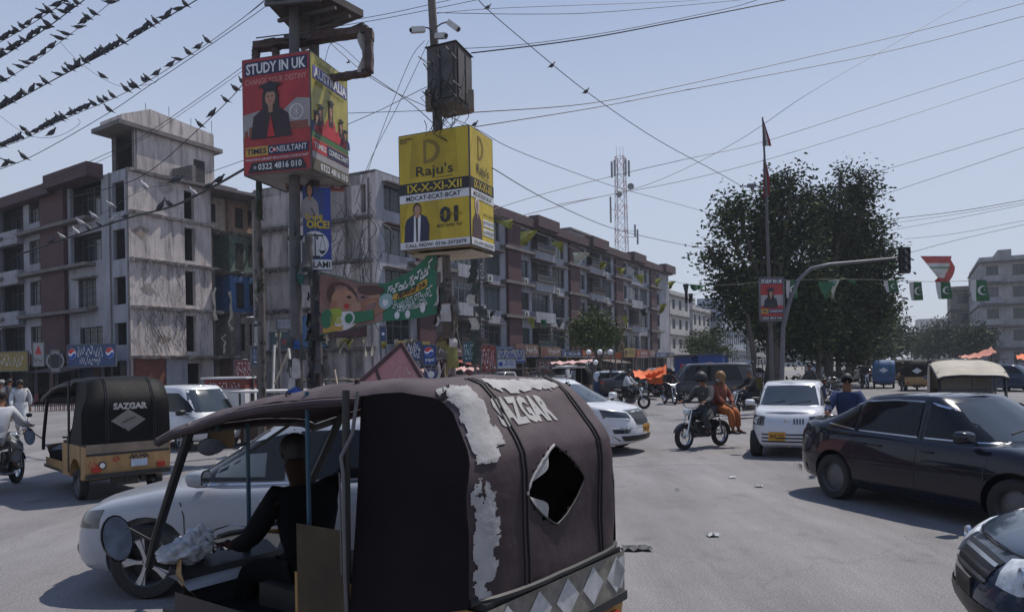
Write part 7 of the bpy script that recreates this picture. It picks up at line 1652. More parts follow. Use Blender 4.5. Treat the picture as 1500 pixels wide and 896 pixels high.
board('study_sign', 'small red STUDY IN UK sign on the tall flag pole before the big tree', 1113, 1148, 407, 469, 28.8, 28.8, ired, fn=mini, legs=False)
pkg, pkw = mat('flag_green', (.03, .10, .045), .8, var=.2), mat('flag_pale', (.45, .46, .46), .8, var=.1)
def crescent(F, a, b, r_, m_):
 n = 12; o_ = [(a + r_ * math.cos(R(40 + 280 * i / n)) / F.W, b + r_ * math.sin(R(40 + 280 * i / n)) / F.H) for i in range(n + 1)]; i_ = [(a + (r_ * .25 + r_ * .8 * math.cos(R(50 + 260 * i / n))) / F.W, b + r_ * .8 * math.sin(R(50 + 260 * i / n)) / F.H) for i in range(n + 1)]
 mb = F._m(m_); k = len(mb.v); mb.add([F.pt(*p, 1) for p in o_] + [F.pt(*p, 1) for p in i_], [(i, i + 1, n + 2 + i, n + 1 + i) for i in range(n)])
 F.disc(a + .35 * r_ / F.W, b + .1 * r_ / F.H, r_ * .16, m_, 1, 6)
def pflag(px, py, wpx, hpx, d, lb, sk=0, tw_=0):
 c = P(px, py, d); W_ = wpx * d / 1100; H_ = hpx * d / 1100; t = thing('pakistan_flag', lb, 'flag', tuple(c), 0, 'green and white flags strung across the road')
 F = Face((0, 0, 0), (1, 0, 0), (0, 0, 1), W_, H_, .012); F.map = lambda a, b, l: c + Vector((a * (1 - tw_ * (1 - b / H_)) + sk * (1 - b / H_) * W_, .05 * math.sin(a / W_ * 5 + b * 4) - l, b - H_))
 mb = MB(); mb.grid([[F.map(W_ * a, H_ * b, 0) for a in np.linspace(0, .28, 4)] for b in np.linspace(0, 1, 6)]); mb.build('white_stripe', pkw, t, world=True, smooth=True)
 mb = MB(); mb.grid([[F.map(W_ * a, H_ * b, 0) for a in np.linspace(.28, 1, 6)] for b in np.linspace(0, 1, 6)]); mb.build('green_field', pkg, t, world=True, smooth=True)
 crescent(F, .62, .5, .22 * H_, flw); F.flush(t, world=True)
for a_ in ((1295, 411, 19, 17, 30, 'small flag with crescent just right of the big tree', .2, .1), (1332, 413, 19, 27, 29, 'flag with crescent between the tree and the big triangular flag', .15, .15), (1371, 413, 22, 25, 28, 'flag with crescent directly under the triangular flag', .15, .1), (1422, 410, 24, 31, 27, 'rightmost flag with crescent before the grey stepped block', .1, 0), (1152, 411, 16, 26, 30, 'flag with crescent beside the base of the signal arm', 0, 0)): pflag(*a_)
t = thing('party_flag', 'large torn red, white and green triangular flag right of the signal head', 'flag', tuple(P(1375, 376, 28)))
for m_, y0, y1 in ((mat('pf_red', (.4, .09, .08), .8), 0, .28), (mat('pf_white', (.5, .48, .45), .8), .28, .42), (mat('pf_green', (.16, .27, .19), .8), .42, .5), (MATS['pf_white'], .5, .86), (MATS['pf_red'], .86, 1)):
 mb = MB(); mb.grid([[P(1348 + 30 * y + (46 - 38 * y) * q, 375 + 37 * y, 28 + .15 * math.sin(q * 5 + y * 4)) for q in np.linspace(0, 1, 8)] for y in np.linspace(y0, y1, 5)]); mb.build('stripe', m_, t, smooth=True, world=True)
mb = MB(); mb.grid([[P(1391 + 8 * q - 22 * y * y, 377 + 14 * q + 34 * y, 28.1) for q in (0, .5, 1)] for y in np.linspace(0, 1, 6)]); mb.build('torn_corner', MATS['pf_red'], t, world=True)
# loose bunting of party pennants in front of the long block and by the tree
pn = [mat('pen_olive', (.22, .22, .05), .8, var=.4), mat('pen_green', (.04, .12, .06), .8, var=.3), mat('pen_pale', (.42, .42, .36), .8, var=.2), mat('pen_dark', (.04, .05, .045), .85)]
def pennant(px, py, w_, h_, d, m_, lb, seed, g):
 c = P(px, py, d); k = d / 1100; mb = MB(); r = random.Random(seed); sx = r.uniform(-.5, .5)
 mb.grid([[c + Vector((w_ * k * (q - .5) * (1 - .75 * y) + sx * w_ * k * y, .1 * math.sin(q * 4 + y * 5 + seed), -h_ * k * y)) for q in np.linspace(0, 1, 5)] for y in np.linspace(0, 1, 6)]); mb.solo('pennant', m_, lb, 'flag', g, smooth=True)
for i, (px, py, w_, h_, m_) in enumerate(((738, 322, 26, 13, 0), (775, 338, 26, 22, 0), (815, 354, 18, 14, 0), (852, 370, 26, 18, 2), (884, 384, 12, 11, 0), (909, 392, 13, 10, 0), (936, 402, 13, 14, 0), (964, 408, 11, 11, 0), (984, 412, 12, 11, 0))): pennant(px, py, w_, h_, 26, pn[m_], nth(i) + ' pennant from the left on the line along the maroon block roof', i, 'pennants on the line before the maroon block roof')
for i, (px, py, w_, h_, m_) in enumerate(((708, 452, 10, 10, 3), (722, 455, 9, 10, 3), (738, 461, 8, 10, 3), (777, 465, 10, 16, 0), (796, 468, 10, 12, 1), (820, 467, 11, 13, 3), (915, 462, 9, 18, 0), (941, 452, 12, 10, 3), (972, 445, 12, 14, 0))): pennant(px, py, w_, h_, 30, pn[m_], nth(i) + ' pennant from the left on the line before the middle floors, ' + ('olive', 'green', 'pale', 'dark')[m_], 20 + i, 'pennants on the lower line before the long block')
for i, (px, py, w_, h_, m_) in enumerate(((1005, 416, 9, 28, 3), (1012, 430, 9, 14, 3), (1016, 417, 15, 9, 1), (1028, 417, 11, 8, 1), (1212, 412, 26, 26, 1), (1222, 410, 14, 27, 2), (1248, 410, 14, 8, 1))): pennant(px, py, w_, h_, 30, pn[m_], nth(i) + ' pennant from the left on the crossing line near the big tree', 40 + i, 'pennants near the big tree')
for i, (px, py, w_, h_, m_) in enumerate(((500, 495, 14, 22, 2), (511, 497, 13, 12, 0), (534, 498, 4, 24, 2), (545, 499, 5, 22, 2), (562, 500, 11, 11, 0), (580, 497, 6, 10, 2), (597, 497, 10, 14, 2), (605, 495, 5, 22, 2))): pennant(px, py, w_, h_, 18, pn[m_], nth(i) + ' pennant from the left on the low line by the pink pyramid', 60 + i, 'pennants on the low line by the pyramid')
# ---------------------------------------------------------------- vehicles
def heading(dx, dy): return math.atan2(dy, dx)
black_p, white_p, blue_p = paint('paint_black', (.008, .009, .016), .22, 1), paint('paint_white', (.55, .56, .58), .3, .7, .06), paint('paint_bluegrey', (.03, .045, .07), .2, 1)
# black saloon on the right
rw = Vector((4.56, 10.6)); h = Vector((.34, -.94)).normalized(); left = Vector((-h.y, h.x)); ctr = rw + h * 1.27 + left * .78
c = Car('black saloon car crossing the junction on the right with dented rear bumper', 'car', (ctr.x, ctr.y, 0), heading(h.x, h.y), SED['L'], SED['W'], black_p, SED['zt'], SED['zb'], SED['gh'], name='car', arches=SED['arches'], wr=SED['wr'], wst='steel')
sedan_glass(c, MATS['dark_glass'], trim=MATS['chrome']); sedan_ends(c); c.handle(-.5, .83, black_p); c.handle(-1.2 + .25, .86, black_p) if False else c.handle(.35 - 1.1, .84, black_p); c.handle(-.62 + .9, .82, black_p)
c.mirror(.85, .98, .84, black_p); c.wipers(1, 1.06)
for sd in 'LR': c.decal('side_marker', [(1.52, .72), (1.6, .72)], [(1.52, .69), (1.6, .69)], MATS['orange_lamp'], sd, .008, 2, 1)
for sd in 'R': c.line([(-2.0, .62), (-1.0, .66), (.2, .66), (1.3, .66)], .008, MATS['black_trim'], sd, 'crease')
mb = MB(); 
for k in range(9): mb.add([(-2.16 + .02 * k, -.78 + .003 * k, .42 - .02 * (k % 3)), (-2.13 + .02 * k, -.8, .40), (-2.15 + .02 * k, -.77, .26 + .03 * (k % 2))], [(0, 1, 2)])
mb.build('bumper_damage', MATS['rubber'], c.t, fix=False)
mb = MB(); mb.box((.28, -.35, .72), (.48, .5, .16)); mb.build('seat', MATS['seat_vinyl'], c.t)
# white kei hatchback facing the camera
p = P(1150, 525, 14.9); h = Vector((-.42, -.91)).normalized(); ctr = Vector((p.x, 14.9)) - h * 1.7
c = Car('small white hatchback facing the camera with yellow front plate and sun glint', 'car', (ctr.x, ctr.y, 0), heading(h.x, h.y), HAT['L'], HAT['W'], white_p, HAT['zt'], HAT['zb'], HAT['gh'], name='car', arches=HAT['arches'], wr=HAT['wr'], nr=.1)
c.decal('windscreen', [(-.53, 1.42), (0, 1.435), (.53, 1.42)], [(-.655, 1.04), (0, 1.03), (.655, 1.04)], MATS['tint_glass'], 'F', .008, 16, 8)
for sg in (-1, 1):
 c.decal('headlight', [(sg * .42, .84), (sg * .69, .86)], [(sg * .44, .66), (sg * .70, .67)], MATS['lamp_dark'], (-1, -sg * .25, 0), .014, 8, 6, depth=.03)
 p_ = c.project([[(0, sg * .56, .755)]], (-1, 0, 0))[0][0][0]; mb = MB(); mb.lathe([(.001, .0), (.05, .004), (.072, .02), (.078, .022), (.078, 0)], p_, 18, 'x'); mb.build('headlamp_bulb', MATS['lamp_glass'], c.t, smooth=True)
for k in range(4): c.decal('grille_slot', [(.13 + .055 * k, .80), (.155 + .055 * k, .80)], [(.13 + .055 * k, .69), (.155 + .055 * k, .69)], MATS['black_trim'], 'F', .008, 1, 3)
for z in (.50, .43, .36): c.decal('intake_slat', [(-.48, z), (.48, z)], [(-.48, z - .03), (.48, z - .03)], MATS['black_trim'], 'F', .008, 10, 1)
c.decal('badge_strip', [(-.4, .76), (-.24, .76)], [(-.4, .745), (-.24, .745)], MATS['chrome'], 'F', .01, 2, 1)
c.plate(1, .45, a=-.18, w_=.32, h=.17, txt='BHC 735'); c.wipers(1, 1.05, (-.5, .0), .42); c.mirror(.72, 1.02, .72, white_p, sc=.9)
mb = MB(); e = c.project([[(0, .0, .745)]], (-1, 0, 0))[0][0][0]; mb.lathe([(.001, .012), (.04, .01), (.045, 0)], e, 14, 'x'); mb.build('badge', MATS['chrome'], c.t)
c.line([(-.66, .9), (0, .905), (.66, .9)], .008, MATS['black_trim'], 'F', 'bonnet_seam')
c.side_windows([([(-.0, 1.40), (.35, 1.38), (.78, 1.08)], [(0, 1.03), (.4, 1.03), (.86, 1.03)]), ([(-1.0, 1.38), (-.5, 1.4), (-.1, 1.4)], [(-1.1, 1.04), (-.6, 1.03), (-.1, 1.03)])], MATS['dark_glass']); c.seams([[(-.05, 1.42), (-.05, .25)], [(.9, 1.0), (.85, .25)]]); c.handle(-.2 + .35 - .3, .86, white_p)
c.decal('bumper_lip', [(-.66, .27), (.66, .27)], [(-.62, .24), (.62, .24)], MATS['chrome'], 'F', .006, 10, 1)
# white people carrier
crn = P(915, 525, 15.6); h = Vector((.86, -.51)).normalized(); lf = Vector((-h.y, h.x)); ctr = Vector((crn.x, 15.6)) - h * 2.5 + lf * .98
c = Car('white people carrier with large grille and yellow plate emerging behind the near rickshaw', 'car', (ctr.x, ctr.y, 0), heading(h.x, h.y), MPV['L'], MPV['W'], white_p, [(a, b * .95) for a, b in MPV['zt']], MPV['zb'], dict(MPV['gh'], roof=[(a, b * .93) for a, b in MPV['gh']['roof']]), name='car', arches=MPV['arches'], wr=MPV['wr'], nr=.24)
c.decal('windscreen', [(-.64, 1.48), (0, 1.51), (.64, 1.48)], [(-.86, 1.13), (0, 1.11), (.86, 1.13)], MATS['tint_glass'], 'F', .008, 16, 10)
c.decal('grille', [(-.42, .93), (0, .95), (.42, .93)], [(-.33, .66), (0, .64), (.33, .66)], MATS['black_trim'], 'F', .012, 12, 6, depth=.02)
for z in (.88, .82, .76, .70): c.decal('grille_bar', [(-.4 + (.93 - z) * .3, z), (.4 - (.93 - z) * .3, z)], [(-.4 + (.93 - z) * .3, z - .012), (.4 - (.93 - z) * .3, z - .012)], MATS['steel_rim'], 'F', .02, 10, 1)
for t_, b_ in (([(-.45, .96), (.45, .96)], [(-.45, .94), (.45, .94)]), ([(-.36, .64), (.36, .64)], [(-.34, .62), (.34, .62)])): c.decal('grille_rim', t_, b_, MATS['chrome'], 'F', .022, 10, 1)
for sg in (-1, 1):
 c.decal('headlight', [(sg * .50, .90), (sg * 1.0, .98)], [(sg * .50, .76), (sg * 1.0, .80)], MATS['lamp_dark'], (-1, -sg * .5, 0), .014, 10, 5, depth=.02)
 c.decal('headlight_strip', [(sg * .52, .78), (sg * .98, .82)], [(sg * .52, .755), (sg * .98, .79)], MATS['lamp_glass'], (-1, -sg * .5, 0), .018, 8, 1)
 c.decal('fog_lamp', [(sg * .55, .56), (sg * .9, .56)], [(sg * .6, .47), (sg * .88, .47)], MATS['lamp_dark'], (-1, -sg * .4, 0), .01, 6, 3)
 c.decal('fog_trim', [(sg * .5, .59), (sg * .92, .60)], [(sg * .5, .57), (sg * .92, .58)], MATS['chrome'], (-1, -sg * .4, 0), .014, 6, 1)
c.decal('bumper_intake', [(-.85, .42), (.85, .42)], [(-.75, .30), (.75, .30)], MATS['black_trim'], 'F', .01, 14, 4); c.plate(1, .53, a=.12, w_=.34, h=.2, txt='BMX 209'); c.wipers(1, 1.2, (-.7, .0), .6); c.mirror(1.35, 1.15, .94, white_p)
c.side_windows([([(.5, 1.42), (1.0, 1.34), (1.5, 1.18)], [(.5, 1.15), (1.0, 1.15), (1.6, 1.16)]), ([(-.9, 1.43), (0, 1.45), (.42, 1.43)], [(-.9, 1.16), (0, 1.15), (.42, 1.15)]), ([(-2.2, 1.38), (-1.6, 1.41), (-1.0, 1.42)], [(-2.3, 1.2), (-1.6, 1.17), (-1.0, 1.16)])], MATS['dark_glass']); c.seams([[(.46, 1.64), (.46, .3)], [(-.95, 1.62), (-.95, .3)]])
# silver white saloon seen through the near rickshaw
h = Vector((-1, -.03)).normalized(); lf = Vector((-h.y, h.x)); ctr = Vector((-1.85, 7.35)); pearl = paint('paint_pearl', (.29, .305, .34), .3, .7)
c = Car('silvery white saloon passing just behind the near rickshaw, front wheel visible', 'car', (ctr.x, ctr.y, 0), heading(h.x, h.y), 4.45, SED['W'], pearl, [(-2.27, .86), (-2.2, 1.03), (-2.0, 1.075), (-1.6, 1.06), (-1.2, 1.0), (0, .955), (.95, .93), (1.3, .90), (1.8, .80), (2.1, .72), (2.23, .62)], SED['zb'], SED['gh'], name='car', arches=SED['arches'], wr=.32, wst='star', nr=.3)
sedan_glass(c, MATS['dark_glass'], trim=None); sedan_ends(c, 'lamp_dark'); c.handle(-.75 + .1, .84, pearl); c.handle(.28, .82, pearl); c.mirror(.85, .98, .84, pearl); c.wipers(1, 1.06)
c.decal('side_trim', [(-1.3, .985), (1.05, .965)], [(-1.3, .972), (1.05, .952)], MATS['chrome'], 'L', .009, 14, 1)
c.decal('window_patch', [(.35, 1.22), (.75, 1.2)], [(.35, 1.02), (.8, 1.02)], mat('patch_grey', (.12, .14, .15), .5), 'L', .013, 4, 3)  # small flat grey patch on the side glass
# blue grey saloon nose at the lower right corner
h = Vector((-.95, .31)).normalized(); ctr = Vector((2.95, 4.98)) - h * 2.27
c = Car('dark blue grey saloon nosing in at the lower right corner', 'car', (ctr.x, ctr.y, 0), heading(h.x, h.y), SED['L'], SED['W'], blue_p, SED['zt'], SED['zb'], SED['gh'], name='car', arches=SED['arches'], wr=SED['wr'])
sedan_glass(c, MATS['dark_glass'], trim=MATS['chrome'])
for sg in (-1, 1):
 c.decal('headlight', [(sg * .40, .73), (sg * .6, .77), (sg * .84, .80)], [(sg * .44, .58), (sg * .62, .56), (sg * .86, .62)], MATS['lamp_glass'], (-1, -sg * .35, 0), .016, 12, 8, depth=.03)
 p_ = c.project([[(2, sg * .58, .67)]], (-1, -sg * .3, 0))[0][0][0]; mb = MB(); mb.lathe([(.001, .0), (.05, .01), (.055, .025), (.06, .0)], p_ + Vector((.012, 0, 0)), 16, 'x'); mb.build('headlamp_bulb', MATS['chrome'], c.t, smooth=True)
c.decal('grille', [(-.36, .70), (0, .705), (.36, .70)], [(-.30, .54), (0, .53), (.30, .54)], MATS['black_trim'], 'F', .008, 10, 5)
for z in (.68, .63, .58): c.decal('grille_bar', [(-.34, z), (0, z + .004), (.34, z)], [(-.34, z - .02), (0, z - .017), (.34, z - .02)], MATS['chrome'], 'F', .018, 12, 1)
c.decal('bumper_intake', [(-.6, .42), (.6, .42)], [(-.5, .28), (.5, .28)], MATS['black_trim'], 'F', .008, 12, 3); c.plate(1, .46, m=ink('plate_black', (.02, .02, .02))); c.line([(-.62, .76), (0, .735), (.62, .76)], .008, MATS['black_trim'], 'F', 'bonnet_seam'); c.mirror(.85, .98, .84, blue_p)
# white van behind the second rickshaw
h = Vector((.82, -.57)).normalized(); p = P(262, 525, 18.5)
c = Car('white van facing right behind the tan rickshaw on the left', 'van', (p.x - h.x * .6, 18.5 + 1.2, 0), heading(h.x, h.y), 3.7, 1.5, white_p, [(a * .86, b * .9) for a, b in VAN['zt']], VAN['zb'] and [(a * .86, b * .9) for a, b in VAN['zb']], dict(fb=1.7, ft=1.05, rb=-1.8, rt=-1.7, wb=.7, wt=.6, roof=[(-1.8, 1.53), (0, 1.6), (1.0, 1.58), (1.7, 1.48)], wf=.1), name='van', arches=(-1.1, 1.15), wr=.27, nr=.06, res=.7)
c.decal('windscreen', [(-.5, 1.5), (.5, 1.5)], [(-.64, .95), (.64, .95)], MATS['tint_glass'], 'F', .008, 12, 6); c.mirror(1.35, .9, .74, MATS['black_trim'])
c.side_windows([([(.2, 1.42), (.9, 1.42), (1.25, 1.2)], [(.2, .96), (.9, .96), (1.5, .96)]), ([(-1.5, 1.42), (.1, 1.42)], [(-1.5, .96), (.1, .96)])], MATS['dark_glass'])
for sg in (-1, 1): c.decal('headlight', [(sg * .45, .7), (sg * .66, .7)], [(sg * .45, .58), (sg * .66, .58)], MATS['lamp_glass'], 'F', .01, 4, 3)
# generic farther cars
def far_car(label, px, d, kind, pm, ang, glass='tint_glass', group=None, scale=1.0, cat='car'):
 d = ND(px, d); K = {'sed': SED, 'hat': HAT, 'mpv': MPV, 'van': VAN}[kind]; p = P(px, 525, d); h = (math.cos(R(ang)), math.sin(R(ang)))
 c = Car(label, cat, (p.x, d, 0), R(ang), K['L'], K['W'], pm, K['zt'], K['zb'], K['gh'], name='car' if kind != 'van' else 'van', arches=K['arches'], wr=K['wr'], res=.5, group=group, cut=False)
 g = K['gh']; zr = g['roof'][2][1]; zb_ = interp(K['zt'], 0) + .04
 c.side_windows([([(g['rb'] * .55, zr - .1), (g['ft'], zr - .1)], [(g['rb'] * .68, zb_), (g['fb'] * .75, zb_)])], MATS['dark_glass'])
 c.decal('windscreen', [(-g['wt'] * .85, zr - .07), (g['wt'] * .85, zr - .07)], [(-g['wb'] * .85, interp(K['zt'], g['fb']) + .05), (g['wb'] * .85, interp(K['zt'], g['fb']) + .05)], MATS[glass], 'F', .012, 8, 5)
 c.decal('rear_window', [(-g['wt'] * .8, zr - .1), (g['wt'] * .8, zr - .1)], [(-g['wb'] * .8, interp(K['zt'], g['rb']) + .08), (g['wb'] * .8, interp(K['zt'], g['rb']) + .08)], MATS['dark_glass'], 'B', .012, 8, 5)
 W = K['W'] / 2
 for sg in (-1, 1):
  c.decal('headlight', [(sg * W * .5, .74), (sg * W * .85, .76)], [(sg * W * .5, .62), (sg * W * .85, .62)], MATS['lamp_glass'], 'F', .012, 4, 2); c.decal('tail_lamp', [(sg * W * .65, .95), (sg * W * .9, .95)], [(sg * W * .65, .78), (sg * W * .9, .78)], MATS['red_lamp'], 'B', .012, 3, 2)
 c.decal('bumper', [(-W * .8, .42), (W * .8, .42)], [(-W * .8, .3), (W * .8, .3)], MATS['black_trim'], 'F', .012, 6, 1); c.plate(-1, .6); c.plate(1, .5)
 return c.t
silver, beige, dkgrey, navyp, maroonp = paint('paint_silver', (.3, .3, .31)), paint('paint_beige', (.22, .19, .16)), paint('paint_dkgrey', (.05, .05, .055)), paint('paint_navy', (.02, .035, .07)), paint('paint_maroon', (.08, .015, .015))
far_car('white hatchback driving away behind the white shirted motorcyclist', 903, 42, 'hat', white_p, -22)
far_car('black car half hidden behind the white shirted motorcyclist', 932, 40, 'sed', dkgrey, -8)
far_car('beige saloon seen from behind near the orange cloth', 992, 46, 'sed', beige, 128)
far_car('dark green grey car passing behind the couple on the motorcycle', 1040, 35, 'van', dkgrey, 178)
far_car('dark blue hatchback parked at the right edge of the avenue', 1480, 46, 'hat', navyp, -55)
far_car('black hatchback nosing out from the right kerb', 1462, 48, 'hat', dkgrey, -80)
far_car('white car at the far left edge beyond the pedestrians', 10, 36, 'hat', white_p, -30)
far_car('white car behind the blue rickshaw on the avenue', 1310, 70, 'sed', white_p, -110)
far_car('grey car between the trees and the blue rickshaw', 1268, 66, 'sed', silver, 60)
far_car('parked silver car under the median trees', 1103, 58, 'hat', silver, 20)
for i in range(34):
 r = random.Random(900 + i); d = 78 + i * 7.0; lane = (i * 5) % 4
 cx = 18.5 + S2.x / S2.y * (d - 48) + (4.6 + lane * 3.4) / .8812 * 1.0
 px = 750 + 1100 * cx / d
 if px > 1445: continue
 far_car(nth(i) + ' nearest of the distant queue on the avenue, a ' + ['white', 'silver', 'dark', 'maroon'][i % 4] + ' car', px, d, ('sed', 'hat', 'van', 'sed')[(i * 3) % 4], (white_p, silver, dkgrey, maroonp)[i % 4], 61.8 + (180 if lane < 3 else 0), group='cars queuing on the distant avenue', cat='car')
for i in range(8):
 r = random.Random(960 + i); d = 90 + i * 22; cx = 18.5 + S2.x / S2.y * (d - 48) - (4 + (i % 3) * 3) / .8812
 far_car(nth(i) + ' nearest car on the far carriageway left of the median trees, ' + ['white', 'silver', 'dark'][i % 3], 750 + 1100 * cx / d, d, 'sed', (white_p, silver, dkgrey)[i % 3], 61.8, group='cars on the far carriageway')
# ---------------------------------------------------------------- rickshaws
blk_c = mat('rexine_black', (.007, .0065, .007), .6, var=.3, scale=3, bump=.15, spec=.15); teal_c = mat('rexine_blue', (.03, .09, .2), .6, var=.2); cream_c = mat('rexine_cream', (.36, .32, .26), .8, var=.2)
tan2 = mat('tan_band', (.36, .22, .09), .5, var=.25, scale=3, streak=.4, dirt=(.1, .07, .05))
h2 = Vector((-.69, .724)).normalized(); rr2 = Vector((h2.y, -h2.x)); cn2 = Vector((-6.38, 11.2)); b2 = cn2 + rr2 * .6
rk2 = rickshaw('tan and black auto rickshaw with white lettering and grey diamond window at left', (b2.x, b2.y, 0), heading(h2.x, h2.y), blk_c, tan2, logo=True, diamond=mat('diamond_grey', (.17, .16, .15), .8))
rk2.scale = (1, .93, 1)
F = Face((-.0, .64, .42), (0, -1, 0), (0, 0, 1), 1.28, .46, .006)
F.rect(.0, .62, 1, .70, MATS['rubber'], 1); F.rect(0, .70, 1, 1, mat('band_brown', (.2, .15, .11), .6, streak=.4), .6, 'rear_band'); F.rect(.52, .18, .72, .42, ink('plate_sky', (.4, .48, .6)), 2); F.disc(.18, .3, .06, ik, 2); F.disc(.18, .3, .04, iw, 3); F.scrawl(.5, .44, .75, .56, ik, 2, 3, .02, 2); F.scrawl(.3, .4, .4, .55, ir, 2, 4, .015, 1); F.scrawl(.02, .2, .14, .55, ir, 2, 4, .015, 1); F.flush(rk2)
mb = MB(); mb.box((-.004, 0, .40), (.02, 1.3, .07)); mb.build('rear_rub_strip', MATS['rubber'], rk2)
dr2 = person('driver inside the tan rickshaw at left, dark clothes', (b2.x + h2.x * 2.0, b2.y + h2.y * 2.0, 0), heading(h2.x, h2.y), 'drive', MATS['shirt_black'], MATS['trouser_black'])
def far_rick(label, px, d, ang, can, bod, **k):
 d = ND(px, d); p = P(px, 525, d); hx, hy = math.cos(R(ang)), math.sin(R(ang)); t = rickshaw(label, (p.x, d, 0), R(ang), can, bod, logo=False, **k); return t
far_rick('cream roofed auto rickshaw facing the camera behind the black saloon', 1403, 19.2, -115, cream_c, mat('brown_body', (.16, .12, .08), .6))
far_rick('bright blue auto rickshaw seen from behind on the avenue', 1294, 50, 64, teal_c, mat('blue_body', (.02, .08, .2), .5), diamond=MATS['lamp_glass'])
far_rick('brown and black auto rickshaw seen from behind, right of the blue one', 1343, 46, 62, blk_c, tan2, diamond=MATS['lamp_glass'])
far_rick('dark auto rickshaw following close behind the cream roofed one', 1378, 42, 60, blk_c, MATS['brown_body'])
far_rick('dark auto rickshaw beyond the brown one in the traffic', 1317, 62, 62, blk_c, tan2)
far_rick('cage sided rickshaw parked behind the near canopy by the white hatchback', 866, 36, 165, blk_c, MATS['brown_body'])
# ---------------------------------------------------------------- motorcycles and riders
def grey(n, c): return mat('cloth_' + n, c, .9, var=.2, scale=6, bump=.15)
cg, cblk, cw, cor, cblu, cbr, ctl = grey('charcoal', (.05, .05, .052)), grey('black', (.015, .015, .017)), grey('white', (.45, .46, .48)), grey('orange', (.36, .11, .03)), grey('navy', (.02, .035, .10)), grey('brown', (.12, .08, .06)), grey('olive', (.12, .12, .09))
def bike(label, px, d, ang, rider=None, tank=(.02, .02, .022), off=0, group=None):
 d = ND(px, d); p = P(px, 525, d); motorcycle(label, (p.x, d, 0), R(ang), tank, group); hx, hy = math.cos(R(ang)), math.sin(R(ang))
 if rider: person(rider[0], (p.x - hx * .22, d - hy * .22, .02), R(ang), 'ride', rider[1], rider[2], rider[3], kameez=rider[4] if len(rider) > 4 else False, hair=rider[5] if len(rider) > 5 else (.012, .01, .01))
 return p, hx, hy
p, hx, hy = bike('black motorcycle carrying a couple across the junction', 1027, 16.9, 216, ('man in charcoal shalwar kameez and black cap riding the couple\'s motorcycle', cg, cg, 'helmet', True, (.02, .02, .022)))
person('woman in orange shalwar and face mask riding side saddle behind the man', (p.x - hx * .6, p.y - hy * .6, -.02), R(216), 'side', grey('rust', (.2, .06, .04)), cor, 'scarf', kameez=False, hair=(.2, .1, .03), mask=True, scale=1.0)
bike('black motorcycle with its front wheel out, right of the couple', 1096, 25.5, 190, ('man in black shirt on the motorcycle beside the white hatchback', cblk, cblk, 'cap', False, (.1, .1, .1)))
bike('motorcycle ridden by the man in the white shirt', 922, 30, -28, ('man in white shirt riding away from the camera past parked cars', cw, cblk, 'hair'))
bike('small motorcycle coming head on before the beige saloon', 980, 33, -80, ('rider in black coming head on before the beige saloon', cblk, cblk, 'helmet', False, (.02, .02, .02)))
bike('motorcycle parked beside the black car', 958, 39, 200)
bike('motorcycle parked under the orange cloth', 944, 41, 170)
bike('blue motorcycle beside the white hatchback and black saloon', 1240, 13.2, -112, ('bearded man in navy shirt on the blue motorcycle behind the black saloon', cblu, cblu, 'hair', True), tank=(.02, .06, .2))
bike('motorcycle left of the blue rickshaw', 1266, 50, -100, ('rider in dark clothes left of the blue rickshaw', cblk, cblk, 'hair'))
bike('motorcycle right of the blue rickshaw', 1322, 47, 70, ('rider in dark clothes right of the blue rickshaw', cblk, cbr, 'hair'))
bike('parked motorcycle under the median trees', 1222, 40, 30); bike('second parked motorcycle under the median trees, farther left', 1205, 44, 25)
bike('motorcycle at the extreme left edge', 0, 11.6, 104, ('man in white shalwar kameez riding at the extreme left edge, seen from behind', cw, grey('grey', (.25, .25, .26)), 'hair', True))
for i in range(6):
 d = 64 + i * 9; lane = i % 3; cx = 18.5 + S2.x / S2.y * (d - 48) + (2.8 + lane * 3.2) / .8812
 bike(nth(i) + ' nearest distant motorcycle in the avenue traffic', 750 + 1100 * cx / d, d, -118 if lane else 62, ('rider of the ' + nth(i) + ' nearest distant motorcycle in the avenue traffic', (cblk, cw, cbr)[i % 3], cblk, 'hair'), group='distant motorcycles on the avenue')
for i, (px, d, k_, pm_, a_) in enumerate(((655, 44, 'van', dkgrey, 60), (735, 47, 'hat', silver, -118), (790, 52, 'sed', dkgrey, 64), (832, 58, 'van', white_p, 62), (700, 45, 'hat', maroonp, 60), (960, 62, 'sed', silver, 62), (1075, 66, 'hat', navyp, 62))):
 far_car(['dark van parked by the shops right of the leaning pole', 'silver hatchback parked below the white shop board', 'dark saloon parked by the brown menu board', 'white van parked left of the small street tree', 'maroon hatchback parked behind the banner mast', 'silver saloon parked beyond the orange tarpaulin', 'navy hatchback parked right of the navy kiosks'][i], px, d, k_, pm_, a_)
for i in range(9):
 bike(nth(i) + ' motorcycle from the left in the row parked before the long block', 640 + i * 27, 40 + i * 1.5, 20 + (i * 37) % 30, group='motorcycles parked before the long block')
